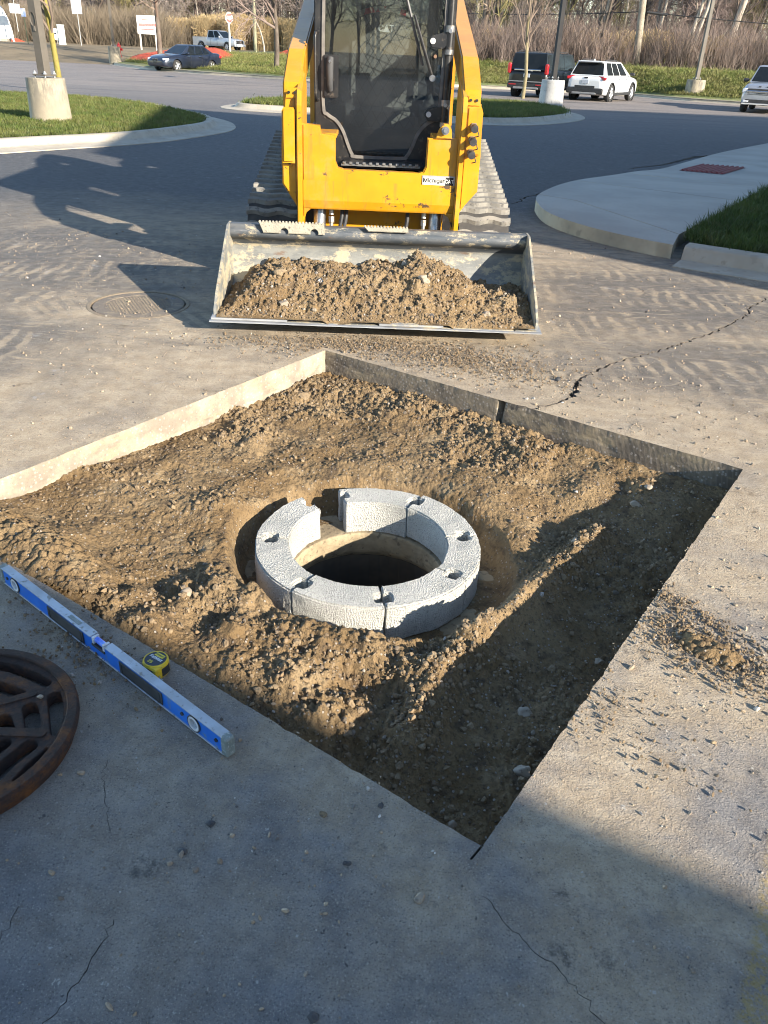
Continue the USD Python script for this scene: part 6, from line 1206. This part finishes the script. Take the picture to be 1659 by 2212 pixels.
post_sign('road_sign', 'single pale square sign back on a thin white post left of the far tree', 176, 98.5, 88, [('sign_panel', 1.0, 1.25, 3.25, SIGNB)], 3.9, rz=-8)
post_sign('parking_sign', 'narrow blue and white sign on a green post half behind the left light pole', 61.5, 98, 84, [('sign_panel', .42, .65, 2.6, mat('sign_blue', (.20, .28, .5), (.5, .52, .56), 3, .5))], 2.8, mat('green_post', (.07, .09, .05)), .06)
q = AT(322.5, 105, 84); sg = thing('realty_sign', 'white board sign with red stripes on two white posts near the reeds', 'sign', (q[0], q[1], q[2] - .1), 12)
for s in (-1, 1): obj('post', MB().box((s * .68, 0, .85), (.12, .10, 2.1)), WOODW, sg)
bd = obj('board', MB().add(rbox((1.75, .05, 1.45), .01).apply_translation([0, -.07, 1.95])), SIGNW, sg); obj('red_stripe', MB().box((0, -.098, 1.95), (1.5, .006, .22)), SIGNR, bd); obj('red_stripe', MB().box((0, -.098, 1.60), (1.2, .006, .10)), SIGNR, bd); obj('red_stripe', MB().box((0.1, -.098, 2.35), (1.1, .006, .08)), SIGNR, bd)
q = AT(498, 111, 92); sp_ = thing('stop_sign', 'stop sign seen from its edge on a stout white post beside the silver pickup', 'stop sign', (q[0], q[1], q[2] - .1), 52)
obj('post', MB().box((0, .06, 1.5), (.16, .12, 3.3)), WOODW, sp_); oc = Point(0, 0).buffer(.46, 2); o8 = Polygon([(.43 * math.cos(a), .43 * math.sin(a)) for a in np.arange(8) * PI / 4 + PI / 8]); 
pn = obj('sign_plate', front(o8, -.02, 0).apply_translation([0, -.01, 2.95]), SIGNR, sp_); obj('white_rim', front(o8.buffer(.05, join_style=2).difference(o8), -.022, 0).apply_translation([0, -.01, 2.95]), SIGNW, pn); obj('lettering', place(text('STOP', .24, .004, True), (0, -.036, 2.95), (1, 0, 0), (0, 0, 1)), SIGNW, pn); obj('post_cap', MB().box((0, .06, 3.2), (.3, .16, .5)), WOODW, sp_)
q = AT(136, 99.5, 88); cb_ = thing('utility_cabinet', 'small pale green utility cabinet standing on the far verge', 'utility box', (q[0], q[1], q[2] - .05), 25); obj('housing', MB().add(rbox((.62, .5, 1.75), .03).apply_translation([0, 0, .85])), mat('cabinet_green', (.50, .58, .54), (.46, .53, .50), 3, .5), cb_); obj('lid', MB().add(rbox((.68, .56, .08), .02).apply_translation([0, 0, 1.76])), mat('cabinet_lid', (.62, .68, .65)), cb_)
q = AT(121.5, 92, 90); yb = thing('yard_sign', 'small white yard sign with a dark mark right of the yellow-green tree trunk', 'sign', (q[0], q[1], q[2] - .05), 5); obj('panel', MB().add(rbox((.42, .03, .95), .01).apply_translation([0, 0, .75])), SIGNW, yb); obj('dark_mark', MB().box((.04, -.018, .80), (.22, .006, .14)), NAVY, yb); obj('leg', MB().box((-.15, 0, .1), (.03, .03, .6)), POST, yb); obj('leg', MB().box((.15, 0, .1), (.03, .03, .6)), POST, yb)
# big white curved monument sign cut by the left edge
q = AT(-14, 78, 94); ms = thing('monument_sign', 'big white curved sign panel cut off by the left edge', 'sign', (q[0], q[1], q[2] - .2), 0); obj('panel', front(Polygon([(-2.2, 0), (2.0, 0), (1.95, .7), (1.75, 1.7), (1.35, 2.6), (.9, 3.2), (.1, 3.7), (-2.2, 3.9)]), -.2, .2), SIGNW, ms); obj('prop', MB().tube([(2.0, -.4, .25), (2.6, -.5, -1.0)], .09, 8), WOODW, ms); obj('plinth', MB().box((-.4, 0, -.3), (4.0, .7, .7)), CONC, ms)
# utility poles with wires
PW = mat('weathered_pole', (.21, .175, .13), (.28, .24, .18), 2, .9, .6, 14, .02, c3=(.14, .115, .085)); PWG = mat('greenish_pole', (.20, .20, .125), (.26, .245, .16), 2, .9, .5, 14, .02); INS = mat('insulator', (.10, .10, .10), (.2, .2, .2), 9, .4); WIRE = mat('cable_black', (.012, .012, .013))
def upole(label, px, py, Y, top, r=.20, lean=(0, 0), m_=PW):
    q = AT(px, py, Y); t = thing('utility_pole', label, 'utility pole', (q[0], q[1], q[2] - .3)); pts = [(lean[0] * k, lean[1] * k, top * k) for k in np.linspace(0, 1, 12)]
    obj('pole', rough(MB().tube(pts, np.linspace(r, r * .72, 12), 12).mesh(), .012, 3, 5), m_, t, 40); ca = obj('crossarm', MB().box((lean[0] * .96, lean[1], top * .96), (2.4, .10, .12)), m_, t)
    for k in (-1.05, -.5, .5, 1.05): obj('insulator', MB().tube([(lean[0] * .96 + k, lean[1], top * .96 + .05), (lean[0] * .96 + k, lean[1], top * .96 + .25)], [.05, .07], 8), INS, ca)
    return np.array([q[0], q[1], q[2] - .3]), np.array([lean[0], lean[1], top])
u1, l1 = upole('pale leaning utility pole at the top right behind the white crossover', 1372, 154, 58, 10.5, .23, (-.65, 0)); u2, l2 = upole('straight brown utility pole left of the loader, among the reeds', 552, 108, 92, 11, .17, (0, 0), PWG)
u3, l3 = (u1 + [38, -6, 0]), l1; u4 = u2 + [-55, 12, 0]
def at_h(u, l, z): return u + l * (z / l[2])
def cable(label, a, b, sag, r=.02):
    t_ = np.linspace(0, 1, 26)[:, None]; p = a + (b - a) * t_; p[:, 2] -= sag * 4 * (t_ * (1 - t_)).ravel(); return obj('overhead_wire', MB().tube(p, r, 5), WIRE, None, 40, label, 'wire')
z1 = AT(1010.66 + 396, 26, 58)[2] - u1[2]
cable('lowest overhead cable running right from the pale leaning pole', at_h(u1, l1, z1), at_h(u3, l3, z1 - .2), .55, .028); cable('lowest overhead cable running left from the pale leaning pole', at_h(u1, l1, z1), at_h(u2, l2, 5.6), .9, .028)
cable('upper overhead wire running right from the pale leaning pole', at_h(u1, l1, z1 + 1.1), at_h(u3, l3, z1 + .8), .4); cable('upper overhead wire running left from the pale leaning pole', at_h(u1, l1, z1 + .8), at_h(u2, l2, 7.0), .7); cable('highest overhead wire left of the pale leaning pole', at_h(u1, l1, z1 + 1.5), at_h(u2, l2, 7.9), .6)
cable('lower overhead wire above the reeds on the left', at_h(u2, l2, 6.3), u4 + [0, 0, 6.8], .5); cable('middle overhead wire above the reeds on the left', at_h(u2, l2, 6.9), u4 + [0, 0, 7.6], .5); cable('upper overhead wire above the reeds on the left', at_h(u2, l2, 7.6), u4 + [0, 0, 8.4], .5)
sc = obj('splice_box', MB().tube([at_h(u1, l1, z1) + [.3, -.1, -.02], at_h(u1, l1, z1) + [1.5, -.25, -.12]], .07, 8), WIRE, None, 40, 'black splice case on the cable beside the pale leaning pole', 'cable box')
# ------------------------------------------------------------------ bare trees, brush and reeds
def barkmat(name, a, b, c, sc=5):
    g = NG(name); p = g.objco(); r = g.rnd(); n = g.noise(g.scl(p, (1, 1, .35)), sc, 5, .65); col = g.ramp(n, [(0, a), (.4, a), (.55, b), (.7, c), (1, c)])
    col = g.add('hsv', 'color', color=col, value=g.mr(r, 0, 1, .75, 1.25, 'linear')); return g.pbr(col, .9, g.bump(g.noise(g.scl(p, (1, 1, .3)), 22, 4, .7), .6, .02), specular_ior_level=.2)
BK1 = barkmat('grey_bark', (.085, .066, .052), (.12, .098, .078), (.17, .142, .112)); BK2 = barkmat('pale_bark', (.25, .22, .175), (.34, .30, .25), (.17, .145, .115)); BK3 = barkmat('lichen_bark', (.17, .14, .038), (.23, .19, .05), (.11, .095, .05), 12); BK4 = barkmat('purple_bark', (.11, .083, .073), (.15, .115, .10), (.085, .066, .057))
TW1 = mat('twig_brown', (.115, .085, .064), (.16, .12, .09), 2, .9, rnd=.25); TW2 = mat('twig_purple', (.13, .095, .083), (.18, .135, .115), 1, .9, rnd=.25); TW3 = mat('twig_buds', (.18, .16, .06), (.22, .185, .09), 1, .9, rnd=.2); TW4 = mat('twig_grey', (.17, .14, .11), (.23, .19, .145), 2, .9, rnd=.2)
def tree_mesh(seed, H, r0, fork, spread=.55, lv=3, kids=(9, 7, 7), twig=.010, up=.35, lean=(0, 0), single=False, crook=.05):
    r = np.random.default_rng(seed); trunk, crown = MB(), MB()
    def br(o, d, L, rad, l):
        k = 7 if l == 0 else (5 if l == 1 else (3 if l == 2 else 2)); pts, rs = [np.array(o)], [rad]; d = np.array(d, float); dirs = [d]
        for i in range(k):
            d = d + r.normal(0, crook * (1 + l * 1.4), 3) + np.array([0, 0, up * .10 * (l > 0)]); d /= np.linalg.norm(d); pts.append(pts[-1] + d * L / k); rs.append(rad * (1 - (.62 if l == 0 else .75) * (i + 1) / k)); dirs.append(d)
        (trunk if l == 0 else crown).tube(pts, np.maximum(rs, twig * .45), 10 if l == 0 else (6 if l == 1 else 3), closed=l < 2)
        if l >= lv: return
        n = kids[l]; t0 = fork / L if l == 0 else .18
        for j in range(n):
            t = t0 + (1 - t0) * ((j + r.random()) / n) ** (.9 if l == 0 else 1); x = t * k; i = min(int(x), k - 1); p = pts[i] + (pts[i + 1] - pts[i]) * (x - i); rr = rs[i] + (rs[i + 1] - rs[i]) * (x - i); dd = dirs[i + 1]
            a = r.uniform(0, 2 * PI); side_ = np.cross(dd, [math.cos(a), math.sin(a), .3]); side_ /= np.linalg.norm(side_); s = spread * r.uniform(.7, 1.35) * (1.15 if l else 1); nd = dd * math.cos(s) + side_ * math.sin(s)
            if l == 0: nd = nd + [0, 0, .12]
            br(p, nd / np.linalg.norm(nd), L * (r.uniform(.40, .62) * (1 - .45 * t) if l == 0 else r.uniform(.38, .6)), max(rr * r.uniform(.45, .7), twig), l + 1)
    br((0, 0, -.15), np.array([lean[0], lean[1], 1.0]) / math.hypot(1, *lean), H, r0, 0); return trunk, crown
def tree(name, label, cat, loc, seed, bark, twigm, group=None, scale=None, rz=0, **kw):
    a, b = tree_mesh(seed, **kw); t = thing(name, label, cat, loc, rz, group, scale=scale); obj('trunk', a, bark, t, 50); obj('crown', b, twigm, t); return t
# the trees of the car park
q = G(132.5, 199); tree('bare_tree', 'bare tree with a yellow lichen-covered trunk behind the left light pole', 'tree', (q[0], q[1], lot_z(q[1]) + .1), 4, BK3, TW1, H=6.2, r0=.098, fork=1.25, spread=.62, kids=(16, 11, 9), twig=.008)
q = AT(345.5, 114, 70); tree('bare_tree', 'bare grey tree rising from the red mulch behind the dark sedan', 'tree', q - [0, 0, .1], 11, BK1, TW1, H=8.5, r0=.20, fork=2.4, spread=.7, kids=(15, 10, 9), twig=.014)
q = AT(597, 137, 57); tree('bare_tree', 'bare twiggy tree on the grass bank left of the loader', 'tree', q - [0, 0, .12], 17, BK1, TW2, H=7.0, r0=.17, fork=1.9, spread=.75, kids=(18, 11, 9), twig=.013)
q = G(1131, 214); tree('bare_tree', 'slim young tree with budding twigs on the island in front of the black wagon', 'tree', (q[0], q[1] + .3, lot_z(q[1]) + .1), 23, barkmat('young_bark', (.15, .125, .07), (.20, .17, .10), (.11, .09, .06), 9), TW1, H=7.2, r0=.085, fork=1.45, spread=.42, kids=(26, 8, 6), twig=.008, up=.8)
# woodland prototypes; the first of each kind stands where its label says, the rest are copies
WK = [('woodland_tree', 'bare grey-brown tree in the woodland beyond the reeds', BK1, TW1, dict(H=13, r0=.20, fork=3.0, spread=.6, kids=(15, 8, 7), twig=.020)), ('woodland_tree', 'bare tree with a pale trunk in the woodland beyond the reeds', BK2, TW4, dict(H=14, r0=.20, fork=4.0, spread=.5, kids=(14, 8, 6), twig=.020)),
      ('woodland_tree', 'bare purple-brown thicket tree in the woodland beyond the reeds', BK4, TW2, dict(H=8, r0=.12, fork=.8, spread=.6, kids=(16, 8, 7), twig=.018)), ('woodland_tree', 'budding yellow-green tree in the woodland beyond the reeds', BK1, TW3, dict(H=10, r0=.16, fork=1.6, spread=.6, kids=(15, 8, 8), twig=.019)), ('woodland_tree', 'slender bare pole-like tree in the woodland beyond the reeds', BK2, TW1, dict(H=12, r0=.11, fork=4.5, spread=.42, kids=(12, 7, 6), twig=.017))]
rng = np.random.default_rng(77)
def wood_spot():
    while True:
        x = rng.uniform(-95, 75); y = rng.uniform(64, 150)
        if y < (116 if x < -6 else 66) + rng.uniform(0, 6): continue
        if abs(x) > .62 * y + 4: continue
        return x, y
protos = []
def wlab(i, x): return WK[i][1].replace('woodland beyond the reeds', 'woodland ' + ('left' if x < -4 else 'right') + ' of the loader')
for i, (nm, lab, b_, t_2, kw) in enumerate(WK):
    x, y = wood_spot(); protos.append(tree(nm, wlab(i, x), 'tree', (x, y, float(gnd_z(x, y)) - .1), 500 + i, b_, t_2, 'woodland trees: ' + wlab(i, x), **kw))
for k in range(200):
    x, y = wood_spot(); wgt = [.26, .20, .24, .10, .20] if x > 0 else [.34, .10, .22, .16, .18]; i = rng.choice(5, p=wgt); dup(protos[i], (x, y, float(gnd_z(x, y)) - .1), rng.uniform(0, 360), scale=rng.uniform(.7, 1.2), label=wlab(i, x), group='woodland trees: ' + wlab(i, x))
# single trees one can point at
def spot_tree(label, x, y, Y, seed, bark, twigm, **kw): q = AT(x, y, Y); return tree('bare_tree', label, 'tree', (q[0], q[1], float(gnd_z(q[0], q[1])) - .1), seed, bark, twigm, **kw)
spot_tree('big pale trunk leaning right near the right edge, over the grass bank', 1553, 165, 66, 41, BK2, TW4, H=13, r0=.26, fork=5.5, spread=.5, kids=(12, 8, 6), twig=.02, lean=(.18, 0))
spot_tree('pale slim trunk left of the round pole base on the bank', 1478, 160, 62, 42, BK2, TW4, H=9, r0=.13, fork=3.0, spread=.5, kids=(12, 8, 6), twig=.018, lean=(.10, .05))
spot_tree('second pale slim trunk beside the first, left of the round pole base on the bank', 1462, 160, 63, 43, BK2, TW4, H=9.5, r0=.14, fork=2.2, spread=.5, kids=(12, 8, 6), twig=.018, lean=(.22, .05))
spot_tree('thin dark tree rising above the white crossover', 1282, 140, 60, 44, BK1, TW1, H=8, r0=.09, fork=1.8, spread=.5, kids=(12, 8, 6), twig=.016, lean=(.05, 0))
spot_tree('budding yellow-green tree right behind the loader', 1062, 140, 62, 45, BK1, TW3, H=9.5, r0=.20, fork=1.4, spread=.62, kids=(15, 9, 8), twig=.017)
spot_tree('dark forked tree between the loader and the black wagon', 1040, 140, 60, 46, BK1, TW1, H=9, r0=.22, fork=1.5, spread=.65, kids=(12, 8, 7), twig=.017)
spot_tree('leaning dark trunk right of the utility pole on the bank', 1520, 163, 70, 47, BK1, TW1, H=9, r0=.14, fork=3, spread=.5, kids=(12, 8, 6), twig=.018, lean=(.45, 0))
spot_tree('dark twin-trunked tree in the brush left of the realty sign', 215, 95, 116, 48, BK1, TW1, H=11, r0=.26, fork=2.5, spread=.5, kids=(12, 9, 7), twig=.022)
spot_tree('pale snag with a bend standing in the reeds right of the brown utility pole', 571, 108, 96, 49, BK2, TW4, H=5.5, r0=.10, fork=3.2, spread=.5, kids=(6, 5, 4), twig=.016, lean=(-.12, 0), crook=.12)
# far woods and brush: masses nobody could count
def merged(seed, **kw): a, b = tree_mesh(seed, **kw); return trimesh.util.concatenate([a.mesh(), b.mesh()])
fw = [merged(600 + i, H=11 + i, r0=.20, fork=1.5, spread=.6, lv=3, kids=(13, 8, 6), twig=.032) for i in range(3)]
n = 430; yy = rng.uniform(118, 230, n); xx = rng.uniform(-.62, .55, n) * yy; kp = (xx < 0) | (rng.random(n) < .34); xx, yy = xx[kp], yy[kp]; n = len(xx)
FARW = mat('far_twigs', (.165, .135, .118), (.215, .178, .152), .02, .95, rnd=.25, world=True)
scatter('far_woodland', fw, np.c_[xx, yy, gnd_z(xx, yy) - .3], rng.uniform(.55, 1.0, n), rng, FARW, 'dense bare woodland far behind the reeds', 'woodland')
def brush(seed, n=26, h=2.6):
    r = np.random.default_rng(seed); mb = MB()
    for k in range(n):
        o = np.r_[r.normal(0, .45, 2), -.1]; d = np.r_[r.normal(0, .33, 2), 1.0]; L = h * r.uniform(.55, 1.15); p1 = o + d * L * .5 + r.normal(0, .06, 3); p2 = o + d * L + r.normal(0, .14, 3); mb.tube([o, p1, p2], [.017, .013, .006], 3, False)
        for j in range(5): t = r.uniform(.25, .95); a = o + (p2 - o) * t; mb.tube([a, a + np.r_[r.normal(0, .22, 2), r.uniform(.2, .6)] * L * .4], [.009, .005], 3, False)
    return mb.mesh()
BR = [brush(700 + i) for i in range(4)]
BRM = mat('brush_stems', (.115, .086, .072), (.17, .13, .108), .25, .95, rnd=.35, world=True, c3=(.19, .12, .085))
n = 1500; yy = np.where(rng.random(n) < .6, rng.uniform(57, 84, n), rng.uniform(84, 128, n)); xx = rng.uniform(-.65, .58, n) * yy; k = (xx > -3) | (yy > 112); xx, yy = xx[k], yy[k]
scatter('brush', BR, np.c_[xx, yy, gnd_z(xx, yy)], rng.uniform(.35, .95, len(xx)) * np.where(rng.random(len(xx)) < .12, 1.5, 1), rng, BRM, 'purple-brown leafless brush along the back of the bank', 'brush', tilt=.1)
n = 340; yy = rng.uniform(56.5, 66, n); xx = rng.uniform(-.02, .60, n) * yy
scatter('brush', BR, np.c_[xx, yy, gnd_z(xx, yy)], rng.uniform(.5, 1.05, n), rng, BRM, 'tall leafless stems at the top of the right bank', 'brush', tilt=.08)
n = 1100; yy = rng.uniform(104, 124, n); xx = rng.uniform(-80, -26, n)
scatter('brush', BR, np.c_[xx, yy, gnd_z(xx, yy)], rng.uniform(.7, 1.5, n), rng, mat('olive_brush', (.125, .10, .068), (.16, .125, .085), .06, .9, rnd=.25, world=True), 'olive-brown brush behind the far left verge', 'brush', tilt=.1)
def reed(seed, n=34, h=3.0):
    r = np.random.default_rng(seed); mb = MB()
    for k in range(n):
        o = np.r_[r.normal(0, .42, 2), -.05]; b = r.normal(0, .10, 2) + [.05, 0]; H_r = h * r.uniform(.72, 1.08); tip = o + np.r_[b * H_r, H_r]; w = .012; a = r.uniform(0, PI); dx = np.array([math.cos(a), math.sin(a), 0]) * w
        mb.add(np.array([o - dx, o + dx, tip + dx * .5, tip - dx * .5]), np.array([(0, 1, 2, 3)]))
        pl = tip + np.r_[b * .5 + r.normal(0, .03, 2), .02]; ex = np.r_[b * 1.2, .30]; wx = np.array([math.cos(a), math.sin(a), 0]) * .045
        mb.add(np.array([tip, tip + ex * .4 - wx, tip + ex, tip + ex * .4 + wx]), np.array([(0, 1, 2, 3)])); wy = np.array([-math.sin(a), math.cos(a), 0]) * .045; mb.add(np.array([tip, tip + ex * .4 - wy, tip + ex, tip + ex * .4 + wy]), np.array([(0, 1, 2, 3)]))
        for j in range(2): t = r.uniform(.25, .8); p = o + (tip - o) * t; lf = np.r_[r.normal(0, .28, 2), r.uniform(.0, .30)]; mb.add(np.array([p, p + lf * .5 + [0, 0, .09], p + lf, p + lf * .5 + [0, 0, .05]]), np.array([(0, 1, 2, 3)]))
    return mb.mesh()
RD = [reed(800 + i) for i in range(4)]
g = NG('dry_reed'); p = g.pos(); r_ = g.rnd(); col = g.mix(g.mr(g.noise(p, .12, 4, .6), .35, .65), (.62, .49, .29), (.50, .38, .21)); col = g.add('hsv', 'color', color=col, value=g.mr(r_, 0, 1, .78, 1.25, 'linear')); b1 = g.add('diffuse_bsdf', 'BSDF', color=col); b2 = g.add('translucent_bsdf', 'BSDF', color=col); REED = g.done(g.add('mix_closure', 'closure', fac=.35, closure1=b1, closure2=b2))
REEDD = mat('dull_reed', (.40, .30, .17), (.30, .21, .115), .12, .95, rnd=.25, world=True)
n = 5200; xx = rng.uniform(-40, 2, n); yy = rng.uniform(110.5, 128, n) + 6 * np.abs(np.sin(xx * .9)); kp = rng.random(n) < sstep(-38, -27, xx) * (.35 + .65 * sstep(.35, .55, meshkit.fbm(np.c_[xx * .35, yy * .2, 0 * xx], 3, 95))); xx, yy = xx[kp], yy[kp]; n = len(xx); hs = np.interp(xx, [-40, -33, -28, -22, -16, -10, -4, 2], [.35, .62, .85, 1.05, 1.0, .8, .6, .55]) * rng.uniform(.7, 1.15, n)
scatter('reeds', RD, np.c_[xx, yy, gnd_z(xx, yy)], hs, rng, REED, 'tall golden dry reeds behind the silver pickup', 'reeds', tilt=.05)
n = 2400; yy = rng.uniform(59, 88, n); xx = rng.uniform(-.02, .56, n) * yy; fb = meshkit.fbm(np.c_[xx * .12, yy * .12, 0 * xx], 3, 91); kp = rng.random(n) < sstep(.36, .6, fb) + .15; xx, yy = xx[kp], yy[kp]
scatter('reeds', RD, np.c_[xx, yy, gnd_z(xx, yy)], rng.uniform(.40, .66, len(xx)), rng, REEDD, 'lower dry reeds among the brush behind the right bank', 'reeds', tilt=.08)
n = 260; xx = rng.uniform(-58, -43, n); yy = np.interp(xx, vk[:, 0], vk[:, 1]) + rng.uniform(2.5, 5.5, n)
scatter('dry_grass_clumps', RD, np.c_[xx, yy, [verge_z(a_, b_) for a_, b_ in zip(xx, yy)]], rng.uniform(.22, .34, n), rng, REED, 'dry ornamental grass clumps in the far left mulch bed', 'dry grass', tilt=.2)

n = 130; xx = rng.uniform(-75, 55, n); yy = rng.uniform(-105, -62, n)
scatter('woodland_behind', fw, np.c_[xx, yy, np.full(n, -.3)], rng.uniform(.7, 1.2, n), rng, FARW, 'bare trees across the road behind the photographer, mirrored in the loader glass', 'woodland')
# ------------------------------------------------------------------ buildings
WALLB = mat('tan_brick_wall', (.33, .24, .17), (.38, .28, .20), 2, .9, .4, 30, .01, c3=(.28, .2, .14)); WHITEW = mat('white_siding', (.68, .68, .66), (.62, .62, .61), 2, .7); ROOFM = mat('dark_shingle', (.10, .09, .085), (.14, .13, .12), 6, .9, .5, 20, .02); WINM = mat('dark_window', (.02, .03, .04), (.04, .05, .06), 1, .05, spec=.8); FRM = mat('white_frame', (.6, .6, .58)); FASC = mat('grey_fascia', (.25, .25, .25), (.3, .3, .3), 3, .6)
fp = Polygon([(9.3, 1.25), (7.63, 11.9), (11.0, 10.6), (14.9, 18.5), (19.9, 20.6), (28.5, 21.2), (42, 12), (40, -6), (22, -8.6)])
bl = thing('brick_building', 'tan brick building outside the frame at right whose shade crosses the car park', 'building'); obj('wall', prism(fp, -.1, 6.8), WALLB, bl); obj('flat_roof', prism(fp.buffer(.004), 6.6, 7.0), FASC, bl)
c_ = np.array(fp.exterior.coords)
for a, b in zip(c_[:-1], c_[1:]):
    L = np.linalg.norm(b - a); d = (b - a) / L; nn = np.array([d[1], -d[0]]); 
    if fp.contains(Point(*((a + b) / 2 + nn * .2))): nn = -nn
    for k in range(int(L // 3.0)):
        m_ = a + d * (1.6 + k * 3.0)
        for z in (1.0, 4.0):
            rz = math.atan2(d[1], d[0]); w_ = obj('window', MB().box((*(m_ + nn * .03), z + .8), (1.5, .10, 1.7), rz), FRM, bl)
            for s in (-1, 1): obj('pane', MB().box((*(m_ + nn * .085 + d * s * .36), z + .8), (.62, .02, 1.5), rz), WINM, w_)
def house(label, px, py, Y, w, h, roofh, wm, rz=0):
    q = AT(px, py, Y); z0 = float(gnd_z(q[0], q[1])); top = q[2]; t = thing('house', label, 'house', (q[0], q[1], z0 - .2), rz); hh = top - z0
    obj('wall', MB().box((0, 0, hh / 2), (w, 8, hh)), wm, t); obj('roof', side(Polygon([(-4.4, hh - .1), (4.4, hh - .1), (0, hh + roofh)]), -w / 2 - .4, w / 2 + .4), ROOFM, t)
    for k in range(int(w // 2.6)):
        for z in (1.2, 3.9):
            if z + 1.2 < hh: f_ = obj('window', MB().box((-w / 2 + 1.6 + k * 2.6, -4.02, z + .6), (1.2, .08, 1.4)), FRM, t); obj('pane', MB().box((-w / 2 + 1.6 + k * 2.6, -4.07, z + .6), (1.0, .03, 1.2)), WINM, f_)
    return t
house('white sided house glimpsed through the trees at upper left', 262, 14, 158, 11, 6, 2.6, WHITEW, 8)
house('grey roofed white house behind the trees at the top left corner', 110, 8, 165, 13, 6, 2.8, WHITEW, -6)
